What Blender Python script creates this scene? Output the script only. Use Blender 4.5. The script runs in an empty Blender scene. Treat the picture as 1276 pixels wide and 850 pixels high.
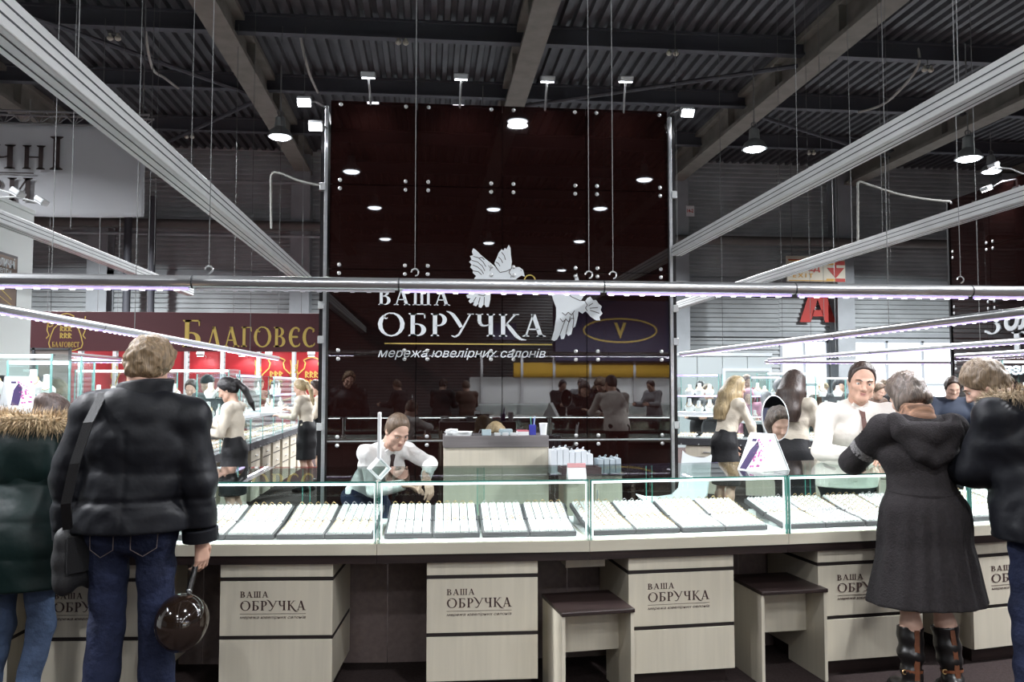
import bpy, bmesh, math, random
import numpy as np
from mathutils import Vector, Matrix
random.seed(7)
SC = bpy.context.scene
COL = SC.collection
PI = math.pi

# ---------------------------------------------------------------- camera
CAM_H, FOC, YAW, HORIZON = 1.58, 1030.0, math.radians(5.77), 480.0
PITCH = math.atan((HORIZON - 425.0) / FOC)
cam_data = bpy.data.cameras.new('camera')
cam_data.sensor_fit = 'HORIZONTAL'
cam_data.sensor_width = 36.0
cam_data.lens = 36.0 * FOC / 1276.0
cam_data.clip_end = 200
cam = bpy.data.objects.new('camera', cam_data)
COL.objects.link(cam)
cam.location = (0, 0, CAM_H)
cam.rotation_euler = (PI / 2 + PITCH, 0, -YAW)
SC.camera = cam

# ---------------------------------------------------------------- world, exposure
SC.view_settings.view_transform = 'Standard'
SC.view_settings.look = 'None'
SC.view_settings.exposure = 0.0
SC.view_settings.gamma = 1.0
SC.view_settings.use_curve_mapping = False
SC.cycles.use_denoising = True
SC.cycles.transparent_max_bounces = 40
SC.cycles.max_bounces = 8
SC.cycles.sample_clamp_indirect = 4.0
SC.cycles.sample_clamp_direct = 0.0
world = bpy.data.worlds.new('world')
SC.world = world
world.use_nodes = True
bg = world.node_tree.nodes['Background']
bg.inputs['Color'].default_value = (0.82, 0.93, 1.0, 1)
bg.inputs['Strength'].default_value = 0.10

# ---------------------------------------------------------------- lights (hall lamps, LED rails)
HALL_LAMP_W = 850.0
REAR_FILL_W = 1700.0
SIDE_FILL_W = 1700.0
FRONT_LAMP_W = 270.0
HALL_COL = (0.95, 0.97, 1.0)
RAIL_W_PER_M = 9.0
LED_COL = (0.90, 0.92, 1.0)
CASE_LED_W = 4.0

def area(name, loc, sx, sy, power, color, rot=(0, 0, 0), spread=PI, shape='RECTANGLE'):
    d = bpy.data.lights.new(name, 'AREA')
    d.shape = shape; d.size = sx; d.size_y = sy
    d.energy = power; d.color = color; d.spread = spread
    o = bpy.data.objects.new(name, d)
    COL.objects.link(o)
    o.location = loc; o.rotation_euler = rot
    return o

def spot(name, loc, aim, power, color, angle=1.2, radius=0.04, blend=0.6):
    d = bpy.data.lights.new(name, 'SPOT')
    d.energy = power; d.color = color; d.spot_size = angle; d.spot_blend = blend
    d.shadow_soft_size = radius
    o = bpy.data.objects.new(name, d)
    COL.objects.link(o)
    o.location = loc
    o.rotation_euler = (Vector(aim) - Vector(loc)).to_track_quat('-Z', 'Y').to_euler()
    return o

# ---------------------------------------------------------------- where a pixel lies in the world
_F = Vector((math.sin(YAW) * math.cos(PITCH), math.cos(YAW) * math.cos(PITCH), math.sin(PITCH)))
_R = Vector((math.cos(YAW), -math.sin(YAW), 0))
_U = _R.cross(_F)
CAM = Vector((0, 0, CAM_H))
def ray(px, py):
    return _F + _R * ((px - 638.0) / FOC) + _U * ((425.0 - py) / FOC)
FH = Vector((math.sin(YAW), math.cos(YAW), 0))
def PD(px, py, d):
    """point seen at a pixel, d metres away along the level viewing direction"""
    r = ray(px, py)
    return CAM + r * (d / r.dot(FH))
def PZ(px, py, z):
    r = ray(px, py)
    return CAM + r * ((z - CAM_H) / r.z)
def PY(px, py, y):
    r = ray(px, py)
    return CAM + r * (y / r.y)
def PX(px, py, x):
    r = ray(px, py)
    return CAM + r * (x / r.x)

# ---------------------------------------------------------------- materials
MATS = {}
def mat(name, col, rough=0.5, metal=0.0, emit=None, es=0.0, var=0.0, vscale=8.0, bump=0.0, bscale=40.0,
        spec=0.5, coat=0.0, sheen=0.0, stretch=(1, 1, 1), detail=4.0, trans=0.0):
    if name in MATS:
        return MATS[name]
    m = bpy.data.materials.new(name)
    m.use_nodes = True
    nt = m.node_tree
    b = nt.nodes['Principled BSDF']
    b.inputs['Base Color'].default_value = (*col, 1)
    b.inputs['Roughness'].default_value = rough
    b.inputs['Metallic'].default_value = metal
    b.inputs['Specular IOR Level'].default_value = spec
    b.inputs['Coat Weight'].default_value = coat
    b.inputs['Sheen Weight'].default_value = sheen
    if trans:
        b.inputs['Transmission Weight'].default_value = trans
    if emit:
        b.inputs['Emission Color'].default_value = (*emit, 1)
        b.inputs['Emission Strength'].default_value = es
    if var or bump:
        tc = nt.nodes.new('ShaderNodeTexCoord')
        mp = nt.nodes.new('ShaderNodeMapping')
        mp.inputs['Scale'].default_value = stretch
        nt.links.new(tc.outputs['Object'], mp.inputs['Vector'])
    if var:
        n = nt.nodes.new('ShaderNodeTexNoise')
        n.inputs['Scale'].default_value = vscale
        n.inputs['Detail'].default_value = detail
        nt.links.new(mp.outputs['Vector'], n.inputs['Vector'])
        r = nt.nodes.new('ShaderNodeValToRGB')
        r.color_ramp.elements[0].position = 0.3
        r.color_ramp.elements[1].position = 0.7
        r.color_ramp.elements[0].color = (*[c * (1 - var) for c in col], 1)
        r.color_ramp.elements[1].color = (*[min(1, c * (1 + var)) for c in col], 1)
        nt.links.new(n.outputs['Fac'], r.inputs['Fac'])
        nt.links.new(r.outputs['Color'], b.inputs['Base Color'])
    if bump:
        n = nt.nodes.new('ShaderNodeTexNoise')
        n.inputs['Scale'].default_value = bscale
        n.inputs['Detail'].default_value = 3
        nt.links.new(mp.outputs['Vector'], n.inputs['Vector'])
        bp = nt.nodes.new('ShaderNodeBump')
        bp.inputs['Strength'].default_value = bump
        bp.inputs['Distance'].default_value = 0.02
        nt.links.new(n.outputs['Fac'], bp.inputs['Height'])
        nt.links.new(bp.outputs['Normal'], b.inputs['Normal'])
    MATS[name] = m
    return m

def glass_mat(name, tint, refl=1.0):
    """clear pane: see-through with a tint and a mirror sheen that follows Fresnel"""
    if name in MATS:
        return MATS[name]
    m = bpy.data.materials.new(name)
    m.use_nodes = True
    nt = m.node_tree
    nt.nodes.clear()
    out = nt.nodes.new('ShaderNodeOutputMaterial')
    tr = nt.nodes.new('ShaderNodeBsdfTransparent')
    tr.inputs['Color'].default_value = (*tint, 1)
    gl = nt.nodes.new('ShaderNodeBsdfGlossy')
    gl.inputs['Roughness'].default_value = 0.01
    gl.inputs['Color'].default_value = (refl, refl, refl, 1)
    fr = nt.nodes.new('ShaderNodeFresnel')
    fr.inputs['IOR'].default_value = 1.45
    geo = nt.nodes.new('ShaderNodeNewGeometry')
    inv = nt.nodes.new('ShaderNodeMath'); inv.operation = 'SUBTRACT'
    inv.inputs[0].default_value = 1.0
    nt.links.new(geo.outputs['Backfacing'], inv.inputs[1])
    mul = nt.nodes.new('ShaderNodeMath'); mul.operation = 'MULTIPLY'
    nt.links.new(fr.outputs['Fac'], mul.inputs[0])
    nt.links.new(inv.outputs['Value'], mul.inputs[1])
    mx = nt.nodes.new('ShaderNodeMixShader')
    nt.links.new(mul.outputs['Value'], mx.inputs['Fac'])
    nt.links.new(tr.outputs['BSDF'], mx.inputs[1])
    nt.links.new(gl.outputs['BSDF'], mx.inputs[2])
    nt.links.new(mx.outputs['Shader'], out.inputs['Surface'])
    MATS[name] = m
    return m

def wave_mat(name, col, scale, direction, var, rough=0.5, bump=0.0, distort=0.5, metal=0.0):
    """fine streaks (hair strands, woven cloth, wood grain)"""
    if name in MATS:
        return MATS[name]
    m = mat(name, col, rough, metal)
    nt = m.node_tree
    b = nt.nodes['Principled BSDF']
    tc = nt.nodes.new('ShaderNodeTexCoord')
    w = nt.nodes.new('ShaderNodeTexNoise')
    mp = nt.nodes.new('ShaderNodeMapping')
    s = {'X': (0.06, 1, 1), 'Y': (1, 0.06, 1), 'Z': (1, 1, 0.06)}[direction]
    mp.inputs['Scale'].default_value = s
    nt.links.new(tc.outputs['Object'], mp.inputs['Vector'])
    nt.links.new(mp.outputs['Vector'], w.inputs['Vector'])
    w.inputs['Scale'].default_value = scale
    w.inputs['Detail'].default_value = 3
    w.inputs['Distortion'].default_value = distort
    r = nt.nodes.new('ShaderNodeValToRGB')
    r.color_ramp.elements[0].position = 0.32
    r.color_ramp.elements[1].position = 0.68
    r.color_ramp.elements[0].color = (*[c * (1 - var) for c in col], 1)
    r.color_ramp.elements[1].color = (*[min(1, c * (1 + var)) for c in col], 1)
    nt.links.new(w.outputs['Fac'], r.inputs['Fac'])
    nt.links.new(r.outputs['Color'], b.inputs['Base Color'])
    if bump:
        bp = nt.nodes.new('ShaderNodeBump')
        bp.inputs['Strength'].default_value = bump
        bp.inputs['Distance'].default_value = 0.01
        nt.links.new(w.outputs['Fac'], bp.inputs['Height'])
        nt.links.new(bp.outputs['Normal'], b.inputs['Normal'])
    return m

# ---------------------------------------------------------------- objects
def link(name, me, m=None, parent=None, smooth=False):
    if m is not None:
        for x in (m if isinstance(m, (list, tuple)) else [m]):
            me.materials.append(x)
    if smooth:
        me.polygons.foreach_set('use_smooth', [True] * len(me.polygons))
    o = bpy.data.objects.new(name, me)
    COL.objects.link(o)
    if parent is not None:
        o.parent = parent
    return o

def tag(o, label=None, cat=None, group=None, kind=None):
    if label: o['label'] = label
    if cat: o['category'] = cat
    if group: o['group'] = group
    if kind: o['kind'] = kind
    return o

def thing(name, loc, label, cat, group=None, rz=0.0):
    o = bpy.data.objects.new(name, None)
    o.empty_display_size = 0.1
    COL.objects.link(o)
    o.location = loc
    o.rotation_euler = (0, 0, rz)
    return tag(o, label, cat, group)

def dup(root, loc, rz=None, label=None, group=None):
    r = root.copy(); COL.objects.link(r); r.location = loc
    if rz is not None: r.rotation_euler = (0, 0, rz)
    if label: r['label'] = label
    if group: r['group'] = group
    for ch in list(root.children):
        c = ch.copy(); COL.objects.link(c); c.parent = r
        for g in list(ch.children):
            d = g.copy(); COL.objects.link(d); d.parent = c
    return r

class MB:
    """collects shapes into one mesh"""
    def __init__(s):
        s.v = []; s.f = []; s.mi = []; s.cur = 0
    def add(s, vs, fs):
        n = len(s.v)
        s.v += [tuple(v) for v in vs]
        for f in fs:
            s.f.append([i + n for i in f]); s.mi.append(s.cur)
        return s
    def box(s, x0, x1, y0, y1, z0, z1, bev=0.0, M=None):
        if bev:
            bm = bmesh.new()
            bmesh.ops.create_cube(bm, size=1)
            for v in bm.verts:
                v.co = ((x0 + x1) / 2 + v.co.x * (x1 - x0), (y0 + y1) / 2 + v.co.y * (y1 - y0), (z0 + z1) / 2 + v.co.z * (z1 - z0))
            bmesh.ops.bevel(bm, geom=bm.edges[:], offset=bev, segments=2, affect='EDGES', profile=0.5)
            bm.verts.index_update()
            vs = [v.co.copy() for v in bm.verts]; fs = [[v.index for v in f.verts] for f in bm.faces]
            bm.free()
        else:
            vs = [Vector((x, y, z)) for z in (z0, z1) for y in (y0, y1) for x in (x0, x1)]
            fs = [(0, 2, 3, 1), (4, 5, 7, 6), (0, 1, 5, 4), (2, 6, 7, 3), (0, 4, 6, 2), (1, 3, 7, 5)]
        if M is not None: vs = [M @ Vector(v) for v in vs]
        return s.add(vs, fs)
    def hexa(s, p):
        """box from 8 corners: 4 bottom (ccw from above), 4 top"""
        return s.add(p, [(3, 2, 1, 0), (4, 5, 6, 7), (0, 1, 5, 4), (1, 2, 6, 5), (2, 3, 7, 6), (3, 0, 4, 7)])
    def tube(s, pts, r, n=8, cap=True):
        pts = [Vector(p) for p in pts]
        rs = r if isinstance(r, (list, tuple)) else [r] * len(pts)
        rings = []
        up = None
        for i, p in enumerate(pts):
            a = pts[max(0, i - 1)]; b = pts[min(len(pts) - 1, i + 1)]
            t = (b - a).normalized()
            if up is None:
                up = Vector((0, 0, 1)) if abs(t.z) < 0.9 else Vector((1, 0, 0))
            x = t.cross(up)
            if x.length < 1e-5: x = t.orthogonal()
            x.normalize(); y = x.cross(t).normalized(); up = y
            rings.append([p + (x * math.cos(2 * PI * k / n) + y * math.sin(2 * PI * k / n)) * rs[i] for k in range(n)])
        vs = [v for R in rings for v in R]; fs = []
        for i in range(len(pts) - 1):
            for k in range(n):
                k2 = (k + 1) % n
                fs.append((i * n + k, i * n + k2, (i + 1) * n + k2, (i + 1) * n + k))
        if cap:
            fs.append(tuple(range(n - 1, -1, -1))); fs.append(tuple((len(pts) - 1) * n + k for k in range(n)))
        return s.add(vs, fs)
    def lathe(s, prof, c=(0, 0, 0), n=20, M=None, sx=1, sy=1):
        c = Vector(c); vs = []; fs = []
        for (r, z) in prof:
            for k in range(n):
                v = Vector((r * sx * math.cos(2 * PI * k / n), r * sy * math.sin(2 * PI * k / n), z))
                vs.append((M @ v if M is not None else v) + c)
        for i in range(len(prof) - 1):
            for k in range(n):
                k2 = (k + 1) % n
                fs.append((i * n + k, i * n + k2, (i + 1) * n + k2, (i + 1) * n + k))
        if prof[0][0] > 1e-4: fs.append(tuple(range(n - 1, -1, -1)))
        if prof[-1][0] > 1e-4: fs.append(tuple((len(prof) - 1) * n + k for k in range(n)))
        return s.add(vs, fs)
    def ball(s, c, r, n=12, sq=(1, 1, 1), M=None):
        k = n // 2
        prof = [(max(1e-5, math.sin(PI * i / k)) * r, -math.cos(PI * i / k) * r * sq[2]) for i in range(k + 1)]
        return s.lathe(prof, c, n, M, sq[0], sq[1])
    def prism(s, poly, z0, z1, M=None):
        """flat outline (2-D, ccw) given a thickness"""
        n = len(poly)
        vs = [Vector((x, y, z0)) for x, y in poly] + [Vector((x, y, z1)) for x, y in poly]
        if M is not None: vs = [M @ v for v in vs]
        fs = [tuple(range(n - 1, -1, -1)), tuple(range(n, 2 * n))]
        for i in range(n):
            j = (i + 1) % n
            fs.append((i, j, n + j, n + i))
        return s.add(vs, fs)
    def torus(s, c, R, r, M=None, n=16, k=6, a0=0.0, a1=2 * PI):
        c = Vector(c); full = abs(a1 - a0 - 2 * PI) < 1e-4
        vs = []; fs = []; cnt = n if full else n + 1
        for i in range(cnt):
            a = a0 + (a1 - a0) * i / n
            for j in range(k):
                b = 2 * PI * j / k
                v = Vector(((R + r * math.cos(b)) * math.cos(a), (R + r * math.cos(b)) * math.sin(a), r * math.sin(b)))
                vs.append((M @ v if M is not None else v) + c)
        for i in range(n):
            i2 = (i + 1) % cnt
            for j in range(k):
                j2 = (j + 1) % k
                fs.append((i * k + j, i2 * k + j, i2 * k + j2, i * k + j2))
        return s.add(vs, fs)
    def mesh(s, name):
        me = bpy.data.meshes.new(name)
        me.from_pydata(s.v, [], s.f)
        me.polygons.foreach_set('material_index', s.mi)
        me.update()
        return me
    def build(s, name, m, parent=None, smooth=False, M=None):
        if M is not None: s.v = [tuple(M @ Vector(v)) for v in s.v]
        me = s.mesh(name)
        o = link(name, me, m, parent)
        if smooth:
            me.polygons.foreach_set('use_smooth', [True] * len(me.polygons))
            try: me.set_sharp_from_angle(angle=math.radians(40))
            except Exception: pass
        return o

def frame_matrix(origin, xdir, ydir):
    x = Vector(xdir).normalized(); y = Vector(ydir).normalized(); z = x.cross(y)
    return Matrix(((x.x, y.x, z.x, origin[0]), (x.y, y.y, z.y, origin[1]), (x.z, y.z, z.z, origin[2]), (0, 0, 0, 1)))

# ---------------------------------------------------------------- solid shapes grown from fields (bodies, clothes, hair)
def _smin(a, b, k):
    if k <= 0: return np.minimum(a, b)
    h = np.clip(0.5 + 0.5 * (b - a) / k, 0, 1)
    return b * (1 - h) + a * h - k * h * (1 - h)

class Field:
    def __init__(s, lo, hi, h):
        s.lo = np.array(lo, float); s.h = h
        s.n = np.ceil((np.array(hi, float) - s.lo) / h).astype(int) + 1
        s.a = np.full(s.n, 0.2, np.float32)
        s.ax = [(s.lo[i] + h * np.arange(s.n[i])).astype(np.float32) for i in range(3)]
    def _sl(s, lo, hi):
        i0 = np.clip(np.floor((np.array(lo) - s.lo) / s.h).astype(int), 0, s.n)
        i1 = np.clip(np.ceil((np.array(hi) - s.lo) / s.h).astype(int) + 1, 0, s.n)
        sl = tuple(slice(a, b) for a, b in zip(i0, i1))
        g = np.meshgrid(*[s.ax[i][sl[i]] for i in range(3)], indexing='ij')
        return sl, g
    def _mix(s, sl, d, k, op):
        if d.size == 0: return
        if op == '+': s.a[sl] = _smin(s.a[sl], d, k)
        elif op == '-': s.a[sl] = -_smin(-s.a[sl], d, k)
        else: s.a[sl] = -_smin(-s.a[sl], -d, k)
    def cone(s, a, b, ra, rb, k=0.02, flat=None, op='+', fn=None):
        a = np.array(a, float); b = np.array(b, float)
        R = max(ra, rb) * (max(1, flat[1]) if flat else 1) + k + 3 * s.h
        sl, g = s._sl(np.minimum(a, b) - R, np.maximum(a, b) + R)
        if g[0].size == 0: return s
        ab = b - a; L = max(1e-9, ab.dot(ab))
        p = [g[i] - a[i] for i in range(3)]
        t = np.clip((p[0] * ab[0] + p[1] * ab[1] + p[2] * ab[2]) / L, 0, 1)
        q = [p[i] - t * ab[i] for i in range(3)]
        d2 = q[0] ** 2 + q[1] ** 2 + q[2] ** 2
        if flat:
            n = np.array(flat[0], float); n /= np.linalg.norm(n)
            qn = q[0] * n[0] + q[1] * n[1] + q[2] * n[2]
            d2 = d2 - qn ** 2 + (qn / flat[1]) ** 2
        d = np.sqrt(np.maximum(d2, 0)) - (ra + (rb - ra) * t)
        if fn is not None: d = d + fn(g, t)
        s._mix(sl, d.astype(np.float32), k, op)
        return s
    def chain(s, pts, rs, k=0.02, flat=None, op='+', fn=None):
        for i in range(len(pts) - 1):
            s.cone(pts[i], pts[i + 1], rs[i], rs[i + 1], k, flat, op, fn)
        return s
    def ell(s, c, r, k=0.02, R=None, op='+', fn=None):
        c = np.array(c, float); r = np.array(r, float)
        m = r.max() + k + 3 * s.h
        sl, g = s._sl(c - m, c + m)
        if g[0].size == 0: return s
        p = [g[i] - c[i] for i in range(3)]
        if R is not None:
            R = np.array(R, float)
            p = [p[0] * R[0, i] + p[1] * R[1, i] + p[2] * R[2, i] for i in range(3)]
        k0 = np.sqrt((p[0] / r[0]) ** 2 + (p[1] / r[1]) ** 2 + (p[2] / r[2]) ** 2)
        k1 = np.sqrt((p[0] / r[0] ** 2) ** 2 + (p[1] / r[1] ** 2) ** 2 + (p[2] / r[2] ** 2) ** 2)
        d = k0 * (k0 - 1) / np.maximum(k1, 1e-6)
        if fn is not None: d = d + fn(g, None)
        s._mix(sl, d.astype(np.float32), k, op)
        return s
    def cut(s, point, normal, k=0.0, box=None):
        """removes everything on the side the normal points to (within box)"""
        pt = np.array(point, float); n = np.array(normal, float); n /= np.linalg.norm(n)
        lo, hi = box if box else (s.lo, s.lo + s.h * s.n)
        sl, g = s._sl(lo, hi)
        if g[0].size == 0: return s
        d = (g[0] - pt[0]) * n[0] + (g[1] - pt[1]) * n[1] + (g[2] - pt[2]) * n[2]
        s._mix(sl, d.astype(np.float32), k, '&')
        return s
    def warp(s, fn):
        g = np.meshgrid(*s.ax, indexing='ij')
        s.a = (s.a + fn(g)).astype(np.float32)
        return s
    def mesh(s, name, relax=1):
        a = s.a.copy()
        a[0] = a[-1] = 0.2; a[:, 0] = a[:, -1] = 0.2; a[:, :, 0] = a[:, :, -1] = 0.2
        ins = a < 0
        n = np.array(a.shape)
        cn = n - 1
        cnt = np.zeros(cn, np.int8)
        for dx in (0, 1):
            for dy in (0, 1):
                for dz in (0, 1):
                    cnt += ins[dx:dx + cn[0], dy:dy + cn[1], dz:dz + cn[2]]
        act = (cnt > 0) & (cnt < 8)
        idx = np.full(cn, -1, np.int64)
        ci = np.argwhere(act)
        idx[act] = np.arange(len(ci))
        V = np.zeros((len(ci), 3)); W = np.zeros(len(ci))
        C = [(dx, dy, dz) for dx in (0, 1) for dy in (0, 1) for dz in (0, 1)]
        for i, c0 in enumerate(C):
            for ax in range(3):
                if c0[ax]: continue
                c1 = list(c0); c1[ax] = 1
                f0 = a[ci[:, 0] + c0[0], ci[:, 1] + c0[1], ci[:, 2] + c0[2]]
                f1 = a[ci[:, 0] + c1[0], ci[:, 1] + c1[1], ci[:, 2] + c1[2]]
                x = (f0 < 0) != (f1 < 0)
                t = np.where(x, f0 / np.where(x, f0 - f1, 1), 0)
                P = np.array(c0, float)[None, :].repeat(len(ci), 0)
                P[:, ax] += t
                V[x] += P[x]; W[x] += 1
        V = (ci + V / np.maximum(W, 1)[:, None]) * s.h + s.lo
        F = []
        for ax in range(3):
            u, v = (ax + 1) % 3, (ax + 2) % 3
            sa = [slice(None)] * 3; sb = [slice(None)] * 3
            sa[ax] = slice(0, -1); sb[ax] = slice(1, None)
            A = ins[tuple(sa)]; B = ins[tuple(sb)]
            e = np.argwhere(A != B)
            e = e[(e[:, u] > 0) & (e[:, v] > 0) & (e[:, u] < n[u] - 1) & (e[:, v] < n[v] - 1)]
            if len(e) == 0: continue
            def cell(du, dv):
                c = e.copy(); c[:, u] -= du; c[:, v] -= dv
                return idx[c[:, 0], c[:, 1], c[:, 2]]
            q = np.stack([cell(1, 1), cell(0, 1), cell(0, 0), cell(1, 0)], 1)
            fl = ~A[e[:, 0], e[:, 1], e[:, 2]]
            q[fl] = q[fl][:, ::-1]
            F.append(q)
        F = np.concatenate(F) if F else np.zeros((0, 4), int)
        F = F[(F >= 0).all(1)]
        for _ in range(relax):
            acc = np.zeros_like(V); w = np.zeros(len(V))
            for i in range(4):
                j = (i + 1) % 4
                np.add.at(acc, F[:, i], V[F[:, j]]); np.add.at(w, F[:, i], 1)
                np.add.at(acc, F[:, j], V[F[:, i]]); np.add.at(w, F[:, j], 1)
            V = V * 0.4 + 0.6 * acc / np.maximum(w, 1)[:, None]
        me = bpy.data.meshes.new(name)
        me.vertices.add(len(V)); me.vertices.foreach_set('co', V.astype(np.float32).ravel())
        me.loops.add(len(F) * 4); me.loops.foreach_set('vertex_index', F.astype(np.int32).ravel())
        me.polygons.add(len(F)); me.polygons.foreach_set('loop_start', np.arange(0, len(F) * 4, 4, dtype=np.int32))
        try: me.polygons.foreach_set('loop_total', np.full(len(F), 4, np.int32))
        except Exception: pass
        me.update(calc_edges=True)
        me.validate()
        return me
    def build(s, name, m, parent=None, relax=1, center=True):
        me = s.mesh(name, relax)
        return link(name, me, m, parent, smooth=True)
# ================================================================ lettering
def _rect(x0, x1, y0, y1): return [(x0, y0), (x1, y0), (x1, y1), (x0, y1)]
def _stem(x, w, y0=0.0, y1=1.0, sb=1, st=1, f=0.075, h=0.035):
    L = [_rect(x, x + w, y0, y1)]
    if sb: L.append([(x - f, y0), (x + w + f, y0), (x + w + f, y0 + h), (x + w, y0 + 2.4 * h), (x, y0 + 2.4 * h), (x - f, y0 + h)])
    if st: L.append([(x - f, y1 - h), (x, y1 - 2.4 * h), (x + w, y1 - 2.4 * h), (x + w + f, y1 - h), (x + w + f, y1), (x - f, y1)])
    return L
def _diag(x0, y0, x1, y1, w): return [[(x0 - w / 2, y0), (x0 + w / 2, y0), (x1 + w / 2, y1), (x1 - w / 2, y1)]]
def _bowl(cx, cy, rx, ry, ix, iy, a0, a1, dx=0.0, n=14):
    L = []
    for i in range(n):
        a = math.radians(a0 + (a1 - a0) * i / n); b = math.radians(a0 + (a1 - a0) * (i + 1) / n)
        L.append([(cx + rx * math.cos(a), cy + ry * math.sin(a)), (cx + rx * math.cos(b), cy + ry * math.sin(b)),
                  (cx + dx + ix * math.cos(b), cy + iy * math.sin(b)), (cx + dx + ix * math.cos(a), cy + iy * math.sin(a))])
    return L
def _stroke(pts, ws):
    L = []
    for i in range(len(pts) - 1):
        (x0, y0), (x1, y1) = pts[i], pts[i + 1]
        d = math.hypot(x1 - x0, y1 - y0) or 1
        nx, ny = -(y1 - y0) / d, (x1 - x0) / d
        a, b = ws[i] / 2, ws[i + 1] / 2
        L.append([(x0 - nx * a, y0 - ny * a), (x1 - nx * b, y1 - ny * b), (x1 + nx * b, y1 + ny * b), (x0 + nx * a, y0 + ny * a)])
    return L
T, W_ = 0.055, 0.155
GL = {
 'В': (_stem(.09, W_) + [_rect(.2, .3, 1 - T, 1), _rect(.2, .34, .5, .5 + T), _rect(.2, .34, 0, T)] + _bowl(.3, .76, .27, .24, .12, .185, -90, 90) + _bowl(.34, .275, .31, .275, .14, .22, -90, 90), .72),
 'А': (_diag(.12, 0, .4, 1.0, .065) + _diag(.68, 0, .4, 1.0, .165) + [_rect(.22, .6, .3, .3 + T), [(-.0, 0), (.25, 0), (.25, .035), (.16, .08), (.1, .08), (0, .035)], [(.52, 0), (.86, 0), (.86, .035), (.76, .08), (.6, .08), (.52, .035)]], .86),
 'Ш': (_stem(.09, .14, 0, 1, 0) + _stem(.43, .14, 0, 1, 0) + _stem(.77, .14, 0, 1, 0) + [_rect(.02, .98, 0, .05)], 1.03),
 'О': (_bowl(.5, .5, .48, .53, .32, .47, -230, 100) + _stroke([(.42, 1.0), (.28, .93), (.24, .82), (.31, .74), (.37, .8)], [.04, .06, .06, .05, .03]), 1.02),
 'Б': (_stem(.09, W_) + [_rect(.2, .62, 1 - T, 1), [(.56, 1), (.62, 1), (.62, .78), (.58, .78)], _rect(.2, .34, .5, .5 + T), _rect(.2, .34, 0, T)] + _bowl(.34, .275, .31, .275, .14, .22, -90, 90), .72),
 'Р': (_stem(.09, W_) + [_rect(.2, .3, 1 - T, 1), _rect(.2, .3, .44, .44 + T)] + _bowl(.3, .72, .3, .28, .14, .225, -90, 90), .66),
 'У': (_stroke([(-.16, 1.1), (-.05, 1.06), (.08, .95), (.24, .68), (.38, .4)], [.02, .08, .13, .15, .13]) + _stroke([(.72, 1), (.5, .5), (.3, .08), (.16, -.03), (.02, .03)], [.06, .07, .08, .08, .03]) + [[(.6, .965), (.84, .965), (.84, 1), (.6, 1)]], .8),
 'Ч': (_stem(.5, W_) + _stroke([(.16, 1.0), (.16, .68), (.2, .54), (.3, .47), (.42, .48), (.55, .54)], [.14, .14, .12, .08, .06, .05]) + [[(.02, .965), (.3, .965), (.3, 1), (.02, 1)]], .78),
 'К': (_stem(.09, W_) + _stroke([(.24, .48), (.42, .72), (.62, 1.0)], [.05, .06, .07]) + [[(.52, .965), (.76, .965), (.76, 1), (.52, 1)]] + _stroke([(.3, .56), (.46, .32), (.66, .02), (.82, -.12), (1.02, -.15)], [.1, .15, .15, .1, .02]), .80),
 'Н': (_stem(.09, W_) + _stem(.58, W_) + [_rect(.2, .6, .48, .48 + T)], .84),
 'И': (_stem(.09, W_) + _stem(.6, W_) + _diag(.2, .05, .64, .95, .07), .86),
 'І': (_stem(.09, W_), .34),
 'Л': (_stroke([(-.02, .06), (.08, .03), (.18, .2), (.4, 1.0)], [.09, .07, .06, .07]) + _diag(.66, 0, .4, 1.0, .165) + [[(.5, 0), (.84, 0), (.84, .035), (.5, .035)]], .86),
 'Г': (_stem(.09, W_) + [_rect(.2, .56, 1 - T, 1), [(.5, 1), (.56, 1), (.58, .76), (.53, .78)]], .6),
 'Е': (_bowl(.42, .5, .38, .52, .2, .43, 70, 290) + [[(.2, .46), (.52, .46), (.56, .5), (.52, .56), (.2, .56)]] + _stroke([(.52, .97), (.6, .86), (.56, .76)], [.06, .12, .03]) + _stroke([(.5, .02), (.62, .1), (.66, .2)], [.05, .08, .02]), .68),
 'С': (_bowl(.44, .5, .4, .52, .22, .43, 62, 298) + _stroke([(.55, .97), (.66, .86), (.6, .74)], [.06, .14, .03]) + _stroke([(.55, .02), (.68, .12), (.72, .22)], [.05, .08, .02]), .74),
 'Т': (_stem(.3, W_, 0, 1, 1, 0) + [_rect(.02, .74, 1 - T, 1), [(.02, 1), (.08, 1), (.05, .76), (.0, .76)], [(.68, 1), (.74, 1), (.76, .76), (.71, .76)]], .76),
 'З': (_bowl(.3, .75, .29, .25, .13, .2, -90, 140) + _bowl(.3, .27, .34, .29, .17, .23, -150, 90) + _stroke([(.02, .12), (-.04, .2)], [.12, .02]), .72),
}
def glyph_polys(text, gap=0.06):
    x = 0.0; out = []
    for ch in text:
        if ch == ' ': x += .4; continue
        polys, adv = GL[ch]
        out += [[(px + x, py) for px, py in p] for p in polys]
        x += adv + gap
    return out, x - gap
def put_glyphs(mb, text, x, y, height, width=None, M=None, z=0.003, shear=0.0, gap=0.06):
    polys, w = glyph_polys(text, gap)
    sx = (width / w) if width else height
    for p in polys:
        q = [(x + (a + shear * b) * sx, y + b * height) for a, b in p]
        area2 = sum(q[i][0] * q[(i + 1) % len(q)][1] - q[(i + 1) % len(q)][0] * q[i][1] for i in range(len(q)))
        if area2 < 0: q = q[::-1]
        mb.prism(q, 0.0, z, M)
    return w * sx
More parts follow.
